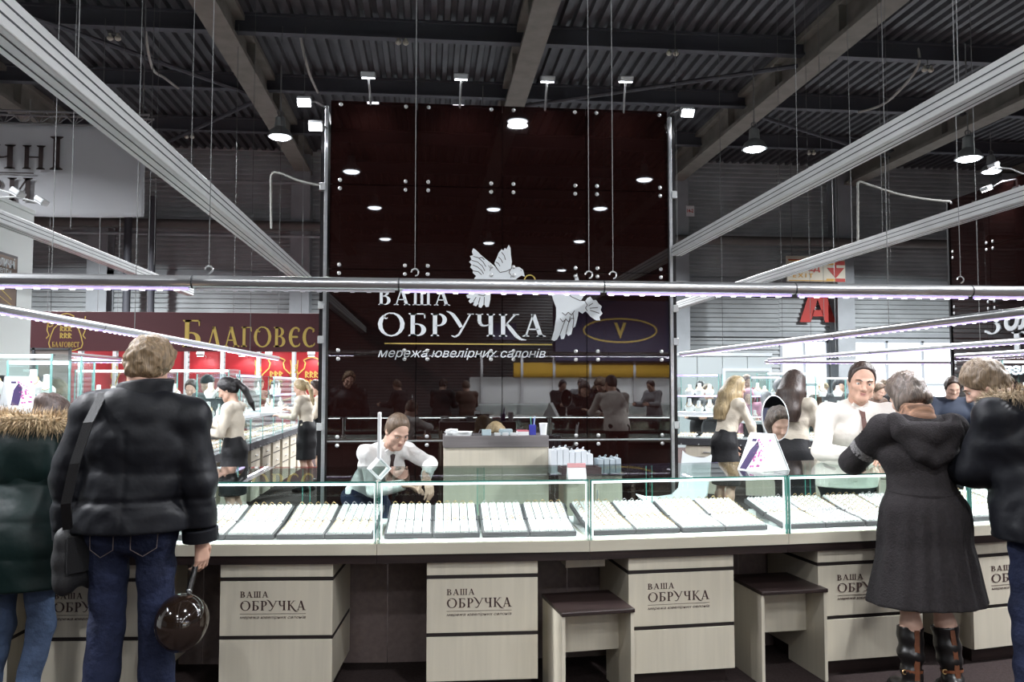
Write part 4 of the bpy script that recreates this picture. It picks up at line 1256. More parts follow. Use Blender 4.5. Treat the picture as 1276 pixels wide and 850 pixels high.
# ================================================================ people: builder
V3 = lambda *a: np.array(a, float)
def rotx(v, a, o):
    v = np.array(v, float) - o; c, s = math.cos(a), math.sin(a)
    return V3(v[0], v[1] * c + v[2] * s, -v[1] * s + v[2] * c) + o      # positive leans forward (+Y)
def roty(v, a, o):
    v = np.array(v, float) - o; c, s = math.cos(a), math.sin(a)
    return V3(v[0] * c + v[2] * s, v[1], -v[0] * s + v[2] * c) + o
def rotz(v, a, o):
    v = np.array(v, float) - o; c, s = math.cos(a), math.sin(a)
    return V3(v[0] * c - v[1] * s, v[0] * s + v[1] * c, v[2]) + o
def unit(v): v = np.array(v, float); return v / max(1e-9, np.linalg.norm(v))
def wob(f, amp, ph=0.0):
    def fn(g, t=None):
        x, y, z = g
        return amp * np.sin(f * x + 1.7 * np.sin(.7 * f * y + ph)) * np.sin(1.1 * f * y + 2 * np.sin(.6 * f * z) + ph) * np.sin(.9 * f * z + 1.3 * np.sin(.8 * f * x))
    return fn
def folds(f, amp, ph=0.0):
    """mostly level creases, like cloth bunched along a limb"""
    def fn(g, t=None):
        x, y, z = g
        return amp * np.sin(f * z + 2.2 * np.sin(9 * x + ph) + 1.5 * np.sin(11 * y + 2 * ph)) * (0.6 + 0.4 * np.sin(7 * z + ph))
    return fn

SKIN = mat('skin', (0.60, 0.36, 0.265), 0.5, var=0.05, vscale=20, spec=0.35)
SKIN2 = mat('skin_pale', (0.64, 0.41, 0.315), 0.5, var=0.05, vscale=20, spec=0.35)
M_eyew = mat('eye_white', (0.75, 0.73, 0.70), 0.25)
M_iris = mat('iris_dark', (0.05, 0.04, 0.035), 0.2)
M_lip = mat('lip', (0.52, 0.24, 0.21), 0.45)

class Figure:
    def __init__(s, H=1.72, woman=False, lean=0, side=0, head=(0, 0, 0), arms=None, legs=None, seated=False, neck=0.0, h=.007, twist=0.0, build=1.0, hunch=0.0, drop=0.0, shz=0.0):
        k = s.k = H / 1.75; s.H = H; s.woman = woman; s.h = h; s.b = build
        D = math.radians
        sw = (.165 if woman else .188) * build
        hw = .088 if woman else .09
        J = {}
        dz = 0
        dz = -drop
        if seated: dz = -.97 * k + seated + .03
        J['pelvis'] = V3(0, 0, .97 * k + dz); O = J['pelvis']
        up = {'waist': V3(0, 0, 1.11), 'chest': V3(0, .005, 1.30), 'neck': V3(0, -.02, 1.47), 'head': V3(0, .015, 1.635), 'sL': V3(-sw / k, -.01, 1.425), 'sR': V3(sw / k, -.01, 1.425)}
        hb = V3(0, -.02, 1.47) * k + V3(0, 0, dz)
        for n_, v in up.items():
            v = v * k + V3(0, 0, dz)
            if n_ == 'head': v = rotx(v, D(neck), hb)
            if n_ in ('sL', 'sR'): v = v + V3(0, 0, shz)
            if n_ in ('sL', 'sR') and hunch: v = v + V3(0, .05 * hunch, -.01 * hunch)
            v = rotz(v, D(twist), O)
            v = roty(v, D(side), O)
            J[n_] = rotx(v, D(lean), O)
        s.tw = lambda v: rotx(roty(rotz(v, D(twist), V3(0, 0, 0)), D(side), V3(0, 0, 0)), D(lean), V3(0, 0, 0))
        s.up = s.tw(V3(0, 0, 1)); s.rt = s.tw(V3(1, 0, 0)); s.fw = s.tw(V3(0, 1, 0))
        ua, fa = .285 * k, .255 * k
        arms = arms or {}
        for S, sg in (('L', -1), ('R', 1)):
            A = arms.get(S, {})
            u = unit(A.get('u', (sg * .16, .02, -1))); f = unit(A.get('f', (sg * .03, .14, -1)))
            if 'to' in A:       # two-bone reach: wrist at the given point, elbow pushed towards 'pole'
                wpt = np.array(A['to'], float); sh = J['s' + S]; d = wpt - sh; L = min(np.linalg.norm(d), (ua + fa) * .999)
                dn = unit(d); wpt = sh + dn * L
                a_ = (ua * ua - fa * fa + L * L) / (2 * L); hh = math.sqrt(max(0, ua * ua - a_ * a_))
                pole = np.array(A.get('pole', (sg, -.5, -1)), float); pole = unit(pole - dn * pole.dot(dn))
                J['e' + S] = sh + dn * a_ + pole * hh; J['w' + S] = wpt
            else:
                J['e' + S] = J['s' + S] + u * ua; J['w' + S] = J['e' + S] + f * fa
            s.__dict__['hd' + S] = unit(A.get('hand', J['w' + S] - J['e' + S]))
            s.__dict__['pn' + S] = unit(A.get('palm', (-sg, .2, 0)))
            s.__dict__['cl' + S] = A.get('curl', 28)
        legs = legs or {}
        for S, sg in (('L', -1), ('R', 1)):
            A = legs.get(S, {})
            hip = J['pelvis'] + V3(sg * hw * k, 0, -.04 * k)
            J['h' + S] = hip
            if seated:
                J['k' + S] = hip + V3(sg * .06, .42 * k, -.03); J['a' + S] = V3(J['k' + S][0], J['k' + S][1] - .02, .085 * k)
            else:
                J['k' + S] = V3(sg * hw * k, .02, .50 * k) + V3(*A.get('k', (0, drop * .9, 0)))
                J['a' + S] = V3(sg * hw * k * 1.05, -.02, .085 * k) + V3(*A.get('a', (0, 0, 0)))
            s.__dict__['toe' + S] = unit(A.get('toe', (sg * .2, 1, 0)))
        s.J = J
        yaw, pitch, roll = [D(a) for a in head]
        f, u, r = V3(0, 1, 0), V3(0, 0, 1), V3(1, 0, 0)
        def hr(v):
            v = roty(v, roll, V3(0, 0, 0)); v = rotx(v, pitch, V3(0, 0, 0)); return rotz(v, yaw, V3(0, 0, 0))
        s.hf, s.hu, s.hr_ = hr(f), hr(u), hr(r)
        s.hk = (0.97 if woman else 1.0) * k ** .5
    def hp(s, r, f, u):
        """point on the head: right, forward, up from its centre"""
        return s.J['head'] + (s.hr_ * r + s.hf * f + s.hu * u) * s.hk
    def HR(s): return np.stack([s.hr_, s.hf, s.hu], 1)
    def box(s, m=.2):
        P = np.array(list(s.J.values()) + [s.hp(0, 0, .13)])
        lo, hi = P.min(0) - m, P.max(0) + m; lo[2] = min(lo[2], -.02)
        return lo, hi
    def torso(s, F, t, k=.04, fn=None):
        J = s.J; kk = s.k; b = s.b
        w = s.rt
        if s.woman:
            F.chain([J['pelvis'] - s.up * .06, J['pelvis'] + s.up * .02], [.105 * kk * b + t] * 2, k, (V3(1, 0, 0), 1.5), fn=fn)
            F.cone(J['pelvis'], J['waist'], .10 * kk * b + t, .083 * kk * b + t, k, (w, 1.42), fn=fn)
            F.cone(J['waist'], J['chest'], .083 * kk * b + t, .102 * kk * b + t, k, (w, 1.4), fn=fn)
            F.cone(J['chest'], J['neck'] - s.up * .06, .102 * kk * b + t, .07 * kk * b + t, k, (w, 1.5), fn=fn)
            for sg in (-1, 1): F.ell(J['chest'] + s.rt * sg * .07 * kk + s.fw * (.075 * kk) - s.up * .01, V3(.055, .055, .055) * kk + t * .6, .03)
        else:
            F.chain([J['pelvis'] - s.up * .06, J['pelvis'] + s.up * .02], [.11 * kk * b + t] * 2, k, (V3(1, 0, 0), 1.42), fn=fn)
            F.cone(J['pelvis'], J['waist'], .11 * kk * b + t, .105 * kk * b + t, k, (w, 1.4), fn=fn)
            F.cone(J['waist'], J['chest'], .105 * kk * b + t, .12 * kk * b + t, k, (w, 1.42), fn=fn)
            F.cone(J['chest'], J['neck'] - s.up * .07, .12 * kk * b + t, .085 * kk * b + t, k, (w, 1.55), fn=fn)
        F.cone(J['sL'], J['sR'], .052 * kk + t, .052 * kk + t, k, fn=fn)
        F.cone(J['chest'] + s.up * .1, J['neck'], .075 * kk + t * .7, .055 * kk + t * .3, k)
        return F
    def arm(s, F, S, t, k=.025, upto=1.0, fn=None, taper=1.0):
        J = s.J; kk = s.k * (.88 if s.woman else 1)
        e = J['e' + S]; w = e + (J['w' + S] - e) * upto
        F.cone(J['s' + S], e, .052 * kk + t, .041 * kk + t * taper, k, fn=fn)
        F.cone(e, w, .041 * kk + t * taper, .029 * kk + t * taper, k, fn=fn)
    def hand(s, F, S):
        J = s.J; k = s.k * (.9 if s.woman else 1.0); w = J['w' + S]; h = s.__dict__['hd' + S]; n = s.__dict__['pn' + S]
        n = unit(n - h * n.dot(h)); sg = -1 if S == 'L' else 1
        sd = np.cross(h, n) * (1 if S == 'R' else -1)       # towards the thumb
        curl = math.radians(s.__dict__['cl' + S])
        F.cone(w - h * .02, w + h * .03, .027 * k, .026 * k, .012, (n, .75))
        L4 = (.95, 1.05, 1.0, .8)
        for i in range(4):
            off = (.027, .009, -.009, -.026)[i] * k
            kn = w + h * (.088 - .004 * abs(i - 1.3)) * k + sd * off
            F.cone(w + h * .02 + sd * off * .6, kn, .0135 * k, .0115 * k, .010)
            d = h; p = kn; ang = 0
            spread = sd * (1.5 - i) * .05
            for j, (ln, r0, r1) in enumerate(((.043, .0098, .0088), (.028, .0086, .008), (.022, .0078, .0066))):
                ang += curl * (.7, 1.0, .7)[j]
                d = unit(h * math.cos(ang) + n * math.sin(ang) + spread)
                q = p + d * ln * L4[i] * k
                F.cone(p, q, r0 * k, r1 * k, .003)
                p = q
        b0 = w + h * .022 * k + sd * .024 * k
        d = unit(h * .62 + sd * .62 + n * .45); p1 = b0 + d * .045 * k
        d2 = unit(h * .85 + sd * .25 + n * .5); p2 = p1 + d2 * .032 * k; p3 = p2 + unit(h + n * .5) * .026 * k
        F.chain([b0, p1, p2, p3], [.0145 * k, .012 * k, .0105 * k, .0085 * k], .006)
    def headf(s, F):
        c, R, k = s.J['head'], s.HR(), s.hk; P = s.hp
        wf = .94 if s.woman else 1.0
        F.ell(P(0, -.008, .022), V3(.076, .096, .098) * k, .02, R)
        F.ell(P(0, .03, -.035), V3(.060 * wf, .062, .085) * k, .03, R)
        F.cone(P(-.036 * wf, .035, -.075), P(0, .070, -.098), .026 * k, .019 * k, .03)
        F.cone(P(.036 * wf, .035, -.075), P(0, .070, -.098), .026 * k, .019 * k, .03)
        F.cone(P(-.05 * wf, .0, -.05), P(-.036 * wf, .035, -.075), .024 * k, .024 * k, .02)
        F.cone(P(.05 * wf, .0, -.05), P(.036 * wf, .035, -.075), .024 * k, .024 * k, .02)
        for sg in (-1, 1):
            F.ell(P(sg * .033, .098, .004), V3(.019, .016, .013) * k, .014, R, '-')
            F.ell(P(sg * .043, .062, -.024), V3(.022, .022, .018) * k, .02, R)
            F.cone(P(sg * .012, .089, .022), P(sg * .046, .076, .022), .009 * k, .008 * k, .014)
            F.ell(P(sg * .077, -.006, -.006), V3(.009, .021, .033) * k, .008, R)
            F.ell(P(sg * .086, .004, -.002), V3(.006, .010, .017) * k, .005, R, '-')
        F.cone(P(0, .090, .014), P(0, .113, -.026), .0085 * k, .0125 * k, .012)
        for sg in (-1, 1): F.ell(P(sg * .011, .101, -.031), V3(.009, .011, .008) * k, .006, R)
        F.cone(P(-.017, .087, -.056), P(.017, .087, -.056), .0075 * k, .0075 * k, .008)
        F.cone(P(-.014, .087, -.067), P(.014, .087, -.067), .0080 * k, .0080 * k, .008)
        F.cone(P(-.022, .096, -.0615), P(.022, .096, -.0615), .0022, .0022, .003, op='-')
        F.cone(P(-.012, .078, -.094), P(.012, .078, -.094), .017 * k, .017 * k, .02)
        F.cone(s.J['neck'] - s.up * .03, P(0, -.022, -.05), (.050 if s.woman else .060) * s.k, (.048 if s.woman else .058) * s.k, .025)
    def body(s, parent, m, hands=True, legs=False, h=None, torso_t=-.02, feet=True):
        lo, hi = s.box(); F = Field(lo, hi, h or s.h)
        s.torso(F, torso_t)
        for S in 'LR':
            s.arm(F, S, -.006)
            if hands: s.hand(F, S)
            J = s.J; kk = s.k * (.95 if s.woman else 1)
            if legs:
                F.cone(J['h' + S], J['k' + S], .075 * kk, .05 * kk, .03)
                ca = J['k' + S] + (J['a' + S] - J['k' + S]) * .3 + V3(0, -.012, 0)
                F.chain([J['k' + S], ca, J['a' + S]], [.048 * kk, .052 * kk, .034 * kk], .03)
                if feet: F.cone(J['a' + S] + V3(0, -.02, -.03), J['a' + S] + s.__dict__['toe' + S] * .13 + V3(0, 0, -.05), .034 * kk, .026 * kk, .02)
            else:
                F.cone(J['h' + S], J['k' + S], .06 * kk, .042 * kk, .03)
                F.cone(J['k' + S], J['a' + S], .042 * kk, .03 * kk, .03)
        s.headf(F)
        return F.build('body', m, parent)
    def face(s, parent, brow=None):
        P = s.hp; k = s.hk
        for sg in (-1, 1):
            b = MB(); b.cur = 0; b.ball(tuple(P(sg * .033, .0755, .004)), .0125 * k, 14)
            b.cur = 1; d = unit(s.hf * 1.0 - s.hu * .25); b.ball(tuple(P(sg * .033, .0755, .004) + d * .0075 * k), .0062 * k, 10)
            b.build('eye', [M_eyew, M_iris], parent, True)
            lf = MB(); lf.tube([P(sg * .019, .0885, .009), P(sg * .027, .0905, .0135), P(sg * .036, .0885, .0135), P(sg * .047, .082, .008)], [.0022, .003, .003, .002], 6)
            lf.build('eyelid', brow and SKIN, parent, True)
            if brow:
                e = MB(); e.tube([P(sg * .014, .1, .022), P(sg * .028, .0985, .029), P(sg * .05, .083, .025)], [.0035, .004, .002], 6); e.build('eyebrow', brow, parent, True)
        l = MB(); l.tube([P(-.023, .088, -.0605), P(-.010, .0945, -.0575), P(0, .0955, -.0590), P(.010, .0945, -.0575), P(.023, .088, -.0605)], [.002, .0042, .0042, .0042, .002], 8)
        l.tube([P(-.022, .088, -.0625), P(-.009, .0935, -.0675), P(.009, .0935, -.0675), P(.022, .088, -.0625)], [.002, .005, .005, .002], 8)
        l.build('lips', M_lip, parent, True)
    # ---------------- clothes
    def top(s, name, parent, m, t=.02, hem=None, sleeve=1.0, fn=None, h=None, k=.03, flare=0.0, collar=None, hemw=None, taper=1.0, cuff=None, slope=0.0, armk=.03):
        """upper garment: hem = height of its lower edge; fn adds folds"""
        lo, hi = s.box(.28); F = Field(lo, hi, h or s.h)
        J = s.J
        s.torso(F, t, k)
        if hem is not None and hem < J['pelvis'][2] - .05:
            z = hem; c = J['pelvis'].copy(); c2 = V3(c[0], c[1] + (hemw[1] if hemw else 0), z - .02)
            r0 = (.105 if s.woman else .11) * s.k * s.b + t
            F.cone(c, c2, r0, r0 + flare, .05, (V3(1, 0, 0), 1.45 if s.woman else 1.4))
        if slope:
            for S in 'LR': F.cone(J['neck'] - s.up * .015, J['s' + S], .052 * s.k + t * slope, .045 * s.k + t, .04)
        for S in 'LR': s.arm(F, S, t * .92, armk, sleeve, taper=taper)
        if fn: F.warp(fn)
        if hem is not None: F.cut((0, 0, hem), (0, 0, -1), .006)
        for S in 'LR':
            d = unit(J['w' + S] - J['e' + S]); e = J['e' + S] + (J['w' + S] - J['e' + S]) * sleeve
            F.cone(e + d * .062, e + d * .10, .062, .06, .004, op='-')
        # neck opening
        F.cut(J['neck'] + s.up * .035 * s.k, s.up * 1.0 + s.fw * .35, .01, (J['neck'] - .13, J['neck'] + .16))
        F.cone(J['neck'] - s.up * .02, J['neck'] + s.up * .12, .052 * s.k, .06 * s.k, .01, op='-')
        o = F.build(name, m, parent)
        if cuff:
            for S in 'LR':
                d = unit(J['w' + S] - J['e' + S]); e = J['e' + S] + (J['w' + S] - J['e' + S]) * sleeve
                c = MB(); kk = s.k * (.88 if s.woman else 1); r = .031 * kk + t * .92 * taper
                c.tube([e - d * .05, e - d * .045, e + d * .006, e + d * .008], [r * .98, r * 1.06, r * 1.06, r * .9], 16); c.build('cuff', cuff, o, True)
        return o
    def trousers(s, parent, m, t=.022, h=None, waist=None, amp=.004, flare=.01, name='trousers'):
        lo, hi = s.box(.22); hi[2] = s.J['pelvis'][2] + .14; F = Field(lo, hi, h or s.h)
        J = s.J; kk = s.k
        F.chain([J['pelvis'] - V3(0, 0, .05), J['pelvis'] + s.up * .09], [.108 * kk * s.b + .012] * 2, .04, (V3(1, 0, 0), 1.42))
        for S in 'LR':
            F.ell(J['h' + S] + V3(0, -.05, .0), V3(.09, .08, .10) * kk, .03)
            F.cone(J['h' + S], J['k' + S], .078 * kk + t * .6, .052 * kk + t, .025)
            F.cone(J['k' + S], J['a' + S] + V3(0, 0, -.02), .052 * kk + t, .042 * kk + t + flare, .03)
        F.warp(folds(46, amp, 1.3)); F.warp(wob(20, amp * .8))
        F.cut((0, 0, .035), (0, 0, -1), .004)
        F.cut(J['pelvis'] + s.up * .10, s.up, .006)
        return F.build(name, m, parent)
    def skirt(s, parent, m, hem, t=.012, flare=.02, h=None, top=.15, name='skirt'):
        lo, hi = s.box(.25); F = Field(lo, hi, h or s.h); J = s.J
        F.cone(J['pelvis'] + s.up * top, J['pelvis'], .088 * s.k + t, .112 * s.k + t, .03, (V3(1, 0, 0), 1.42))
        mid = (J['hL'] + J['hR']) / 2
        F.cone(J['pelvis'], mid * .6 + (J['kL'] + J['kR']) / 2 * .4, .112 * s.k + t, .112 * s.k + t + flare * .5, .03, (V3(1, 0, 0), 1.42))
        F.cone(mid * .6 + (J['kL'] + J['kR']) / 2 * .4, (J['kL'] + J['kR']) / 2 - V3(0, 0, .1), .112 * s.k + t + flare * .5, .105 * s.k + t + flare, .03, (V3(1, 0, 0), 1.4))
        F.warp(wob(15, .004)); F.cut((0, 0, hem), (0, 0, -1), .005); F.cut(J['pelvis'] + s.up * (top - .01), s.up, .005)
        return F.build(name, m, parent)
    def shoes(s, parent, m, heel=0.0, name='shoe'):
        for S in 'LR':
            a = s.J['a' + S]; d = s.__dict__['toe' + S]
            F = Field(np.minimum(a - .16, a + d * .2 - .1), np.maximum(a + .12, a + d * .2 + .1), .006)
            z = V3(a[0], a[1], 0)
            F.cone(z - d * .045 + V3(0, 0, .04 + heel), z + d * .10 + V3(0, 0, .04), .038, .040, .02)
            F.cone(z + d * .08 + V3(0, 0, .036), z + d * .17 + V3(0, 0, .030), .042, .030, .02)
            F.cone(z - d * .035 + V3(0, 0, .05), a + V3(0, 0, .02), .038, .04, .02)
            if heel: F.cone(z - d * .06 + V3(0, 0, .01), z - d * .06 + V3(0, 0, .05), .016, .022, .01)
            F.cut((0, 0, .004), (0, 0, -1), .002)
            F.build(name, m, parent)
    def hair_cap(s, parent, m, t=.012, back=-.06, front=.045, side=-.03, h=None, name='hair', fringe=False, rough=.003, extra=None):
        """short hair: shell over the skull, cut free of the face, ears and nape"""
        c = s.J['head']; R = s.HR(); k = s.hk
        F = Field(c - .36 if extra else c - .2, c + .2, h or min(s.h, .006)); P = s.hp
        F.ell(P(0, -.010, .026), V3(.078 + t, .098 + t, .10 + t) * k, .01, R)
        F.ell(P(0, -.045, -.02), V3(.066 + t * .6, .058 + t * .6, .075) * k, .02, R)
        F.warp(wob(90, rough)); F.warp(wob(38, rough * 1.3, .6))
        # face
        F.cut(P(0, front + (.045 if fringe else (.034 if s.woman else .024)), .045 if fringe else .06), s.hf * 1.0 - s.hu * (.72 if fringe else (.55 if s.woman else .30)), .014, None)
        F.cut(P(0, .02, side), s.hf * .55 - s.hu * .8, .012)
        F.cut(P(0, -.02, back - .02), -s.hu + s.hf * .15, .012)
        if extra: extra(F, P, k)
        return F.build(name, m, parent)
    def place(s, px, d, rz, label, cat='person', z=0.0, anchor=(0, 0), group=None):
        p = PD(px, 600, d)
        r = thing('person', (p.x, p.y, z), label, cat, group, math.radians(rz))
        return r

def fur_strands(parent, path, r0, ln, n, m, name='fur_trim', down=.3, seed=1, core=None, closed=True):
    """soft fluffy band along a path: a core roll and many fine tapering hairs"""
    rnd = random.Random(seed); P = [Vector(p) for p in path]; b = MB()
    N = len(P)
    if core:
        b.tube(P + ([P[0]] if closed else []), r0 * .75, 10)
    for _ in range(n):
        i = rnd.uniform(0, N if closed else N - 1.001); a = P[int(i) % N]; c = P[(int(i) + 1) % N]; t = i - int(i)
        o = a.lerp(c, t); tg = (c - a).normalized()
        v = Vector((rnd.gauss(0, 1), rnd.gauss(0, 1), rnd.gauss(0, 1))); v -= tg * v.dot(tg); v.normalize()
        base = o + v * r0 * rnd.uniform(.5, .9)
        L = ln * rnd.uniform(.55, 1.15)
        d = (v + tg * rnd.gauss(0, .35) + Vector((0, 0, -down))).normalized()
        tip = base + d * L + Vector((0, 0, -down * L * .3)); mid = base + d * L * .55
        w = v.cross(d); w = w.normalized() * .0016 if w.length > 1e-4 else tg * .0016
        b.add([base - w, base + w, mid + w * .8, mid - w * .8, tip], [(0, 1, 2, 3), (3, 2, 4)])
    return b.build(name, m, parent)
# ================================================================ people at the counter
H_sandy = wave_mat('sandy_hair', (0.20, 0.135, 0.075), 90, 'Z', .5, .5, .6, 1.2)
H_dark = wave_mat('dark_brown_hair', (0.045, 0.028, 0.022), 90, 'Z', .5, .4, .5, 1.0)
H_black = wave_mat('black_hair', (0.012, 0.010, 0.011), 90, 'Z', .4, .35, .5, 1.0)
H_blonde = wave_mat('blonde_hair', (0.36, 0.27, 0.145), 90, 'Z', .35, .45, .5, 1.0)
H_brown = wave_mat('light_brown_hair', (0.13, 0.085, 0.055), 90, 'Z', .45, .45, .6, 1.0)
H_fair = wave_mat('short_fair_hair', (0.15, 0.105, 0.065), 90, 'Z', .4, .5, .6, 1.0)
H_grey = wave_mat('greyish_brown_hair', (0.105, 0.078, 0.062), 80, 'Z', .55, .4, .6, .8)
C_black = mat('black_nylon', (0.006, 0.0065, 0.009), 0.5, bump=.35, bscale=9, spec=.22)
C_green = mat('dark_green_nylon', (0.0035, 0.0125, 0.0115), 0.45, bump=.35, bscale=9, spec=.25)
C_jeans = mat('dark_blue_denim', (0.012, 0.016, 0.038), 0.85, var=.35, vscale=9, bump=.5, bscale=30, spec=.2)
C_jeansl = mat('faded_blue_denim', (0.045, 0.066, 0.115), 0.85, var=.35, vscale=9, bump=.5, bscale=30, spec=.2)
C_coat = mat('charcoal_wool', (0.022, 0.019, 0.020), 0.85, var=.2, vscale=50, bump=.3, bscale=120, spec=.2)
C_white = mat('white_shirt_cotton', (0.80, 0.79, 0.77), 0.7, bump=.35, bscale=26)
C_cream = mat('cream_shirt_cotton', (0.83, 0.77, 0.70), 0.7, bump=.35, bscale=22)
C_blouse = mat('beige_blouse', (0.74, 0.66, 0.54), 0.65, bump=.4, bscale=22)
C_skirt = mat('black_skirt_cloth', (0.007, 0.007, 0.009), 0.7, bump=.2, bscale=30)
C_tie = mat('brown_tie', (0.10, 0.038, 0.026), 0.5)
C_tied = mat('dark_tie', (0.03, 0.014, 0.014), 0.5)
C_shoe = mat('black_leather', (0.010, 0.009, 0.009), 0.3)
C_fur = wave_mat('tan_fur', (0.42, 0.31, 0.18), 60, 'Z', .6, .8, 0, 1.0)
C_furp = wave_mat('pale_fur', (0.34, 0.26, 0.17), 60, 'Z', .55, .8, 0, 1.0)
C_scarf = wave_mat('brown_striped_scarf', (0.22, 0.12, 0.075), 40, 'X', .6, .9, .4, .4)
C_strap = mat('black_webbing', (0.008, 0.008, 0.009), 0.6, bump=.2, bscale=200)
M_zip = mat('zip_metal', (0.6, 0.6, 0.6), 0.3, .9)
C_stitch = mat('stitch_thread', (0.055, 0.042, 0.04), .8)
def puffs(pitch, amp, z0=0.0, z1=3.0):
    def fn(g):
        x, y, z = g
        s = np.abs(np.sin(PI * (z + .012 * np.sin(6 * x)) / pitch))
        m = 1 / (1 + np.exp(-(z - z0) * 60)) * 1 / (1 + np.exp((z - z1) * 60))
        return (-amp * np.power(s, .6) + amp * .6) * m
    return fn

# ---- 1 man in the black quilted jacket
f = Figure(1.80, lean=2, side=2.6, shz=-.03, head=(-20, 24, 10), neck=14, h=.0065, build=1.03,
           arms={'L': {'u': (-.34, -.02, -1), 'f': (.03, .10, -1), 'palm': (1, .1, 0), 'curl': 30}, 'R': {'u': (.20, -.03, -1), 'f': (.06, .10, -1), 'palm': (-.75, .65, 0), 'curl': 34}},
           legs={'L': {'a': (-.035, .0, 0), 'k': (-.012, 0, 0)}, 'R': {'a': (.02, .03, 0), 'k': (.012, 0, 0)}})
r = f.place(167, 3.72, 3, 'person seen from behind in a black quilted jacket and dark jeans, holding a dark balloon')
man1, man1f = r, f
f.body(r, SKIN, h=.006)
def jk1(g):
    x, y, z = g
    return puffs(.15, .006, .9, 1.30)(g) + wob(13, .010, .4)(g) + wob(30, .0045)(g) + .006 * np.exp(-(x / .012) ** 2) * (y < 0) * (z < 1.38) + .008 * np.exp(-((z - 1.075) / .014) ** 2) * (y < .1)
jk = f.top('jacket', r, C_black, .047, hem=.94, fn=jk1, flare=.012, h=.008, cuff=C_black, sleeve=.97, slope=.55, armk=.012)
J = f.J
b = Field(J['neck'] - .24, J['neck'] + .26, .007)
b.cone(J['neck'] + V3(0, -.0, -.03), J['neck'] + V3(.02, .02, .095), .108, .098, .03, (V3(1, 0, 0), 1.18)); b.cone(J['neck'] + V3(0, .0, -.06), J['neck'] + V3(.022, .035, .17), .075, .082, .01, (V3(1, 0, 0), 1.2), '-')
b.warp(wob(30, .005)); b.cut(J['neck'] + V3(.0, 0, .085), V3(-.10, .12, 1), .008); b.build('collar', C_black, jk)
f.trousers(r, C_jeans, .018, flare=.024, amp=.0045)
for sg in (-1, 1):
    q = MB(); z = J['pelvis'][2]
    yb = -.148 * f.k
    q.tube([(sg * .035, yb, z - .02), (sg * .035, yb - .004, z - .12), (sg * .085, yb - .002, z - .15), (sg * .135, yb + .022, z - .12), (sg * .14, yb + .03, z - .02)], .0022, 6); q.build('pocket_stitching', C_stitch, r)
f.shoes(r, C_shoe)
def sh1(F, P, k):
    pass
f.hair_cap(r, H_sandy, .020, back=-.075, front=.03, side=-.03, rough=.007)
# shoulder bag with its strap
bagp = thing('shoulder_bag', r.matrix_basis @ Vector((-.215, -.02, .70)), 'black shoulder bag hanging at the left side of the man in the black jacket', 'bag', None, math.radians(58))
bagp.scale = (.82, .82, .9)
F = Field((-.18, -.1, -.06), (.18, .1, .32), .007); F.cone((-.08, 0, .05), (.08, 0, .05), .05, .05, .02); F.chain([(-.085, 0, .03), (-.085, 0, .24)], [.055, .05], .03, (V3(0, 1, 0), .9)); F.chain([(.085, 0, .03), (.085, 0, .24)], [.055, .05], .03); F.cone((-.08, 0, .14), (.08, 0, .14), .06, .06, .03); F.cone((-.08, 0, .23), (.08, 0, .23), .05, .05, .03); F.warp(wob(22, .006))
F.build('pouch', C_strap, bagp)
fl = MB(); fl.box(-.12, .12, -.068, -.060, .08, .26, .004); flp = fl.build('flap', C_strap, bagp)
pm = MB(); PM = frame_matrix((.02, -.0685, .10), (1, 0, 0), (0, 0, 1)); put_font(pm, 'MT-3', 0, 0, .014, .06, PM, .001); pm.build('maker_print', M_bolt, flp)
st = MB()
# the strap: from the pouch up the back, over the left shoulder and down the front
bpy.context.view_layer.update()
lp = bagp.matrix_basis.inverted() @ r.matrix_basis
pts = [(-.235, -.10, .96), (-.215, -.185, 1.08), (-.175, -.212, 1.25), (-.135, -.185, 1.42), (-.115, -.07, 1.545), (-.12, .05, 1.52), (-.15, .16, 1.38), (-.19, .19, 1.15), (-.25, .05, .96)]
W = .02
vs = []
for p in pts:
    for s_ in (-W, W): vs.append(lp @ Vector((p[0] + s_, p[1], p[2] + s_ * .1)))
for p in pts:
    for s_ in (-W, W): vs.append(lp @ Vector((p[0] + s_, p[1] * 1.03 - .004 * (1 if p[1] < .02 else -1), p[2] + s_ * .1 + .003)))
nn = len(pts) * 2
fs = []
for i in range(len(pts) - 1):
    fs += [(2 * i, 2 * i + 1, 2 * i + 3, 2 * i + 2), (nn + 2 * i, nn + 2 * i + 2, nn + 2 * i + 3, nn + 2 * i + 1), (2 * i, 2 * i + 2, nn + 2 * i + 2, nn + 2 * i), (2 * i + 1, nn + 2 * i + 1, nn + 2 * i + 3, 2 * i + 3)]
st.add(vs, fs); st.build('strap', C_strap, bagp)
# balloon on its stick, held in the right hand
hw = r.matrix_basis @ Vector(J['wR'] + f.hdR * .075 + f.pnR * .028)
bal_c = PD(226, 776, 3.66)
bl = thing('balloon', bal_c, 'glossy dark brown balloon on a black stick held at the man\'s right side', 'balloon')
M_balloon = mat('brown_balloon_rubber', (0.017, 0.010, 0.007), 0.10, spec=.7, coat=.5)
ax = (hw - bal_c).normalized(); Rb = ax.to_track_quat('Z', 'Y').to_matrix().to_4x4()
prof = []
for i in range(25):
    a = PI * i / 24; prof.append((max(.0005, .112 * math.sin(a) * (1 - .06 * math.cos(a))), -.125 * math.cos(a)))
q = MB(); q.lathe(prof, (0, 0, 0), 36, Rb); q.build('skin', M_balloon, bl, True)
q = MB(); q.lathe([(.008, .123), (.006, .128), (.012, .136), (.013, .138), (.003, .137)], (0, 0, 0), 14, Rb); q.torus((0, 0, 0), .011, .003, Matrix.Translation(ax * .135) @ Rb @ Matrix.Rotation(.5, 4, 'X'), 16, 6); q.build('knot', M_zip, bl, True)
q = MB(); up_ = (hw - bal_c).length
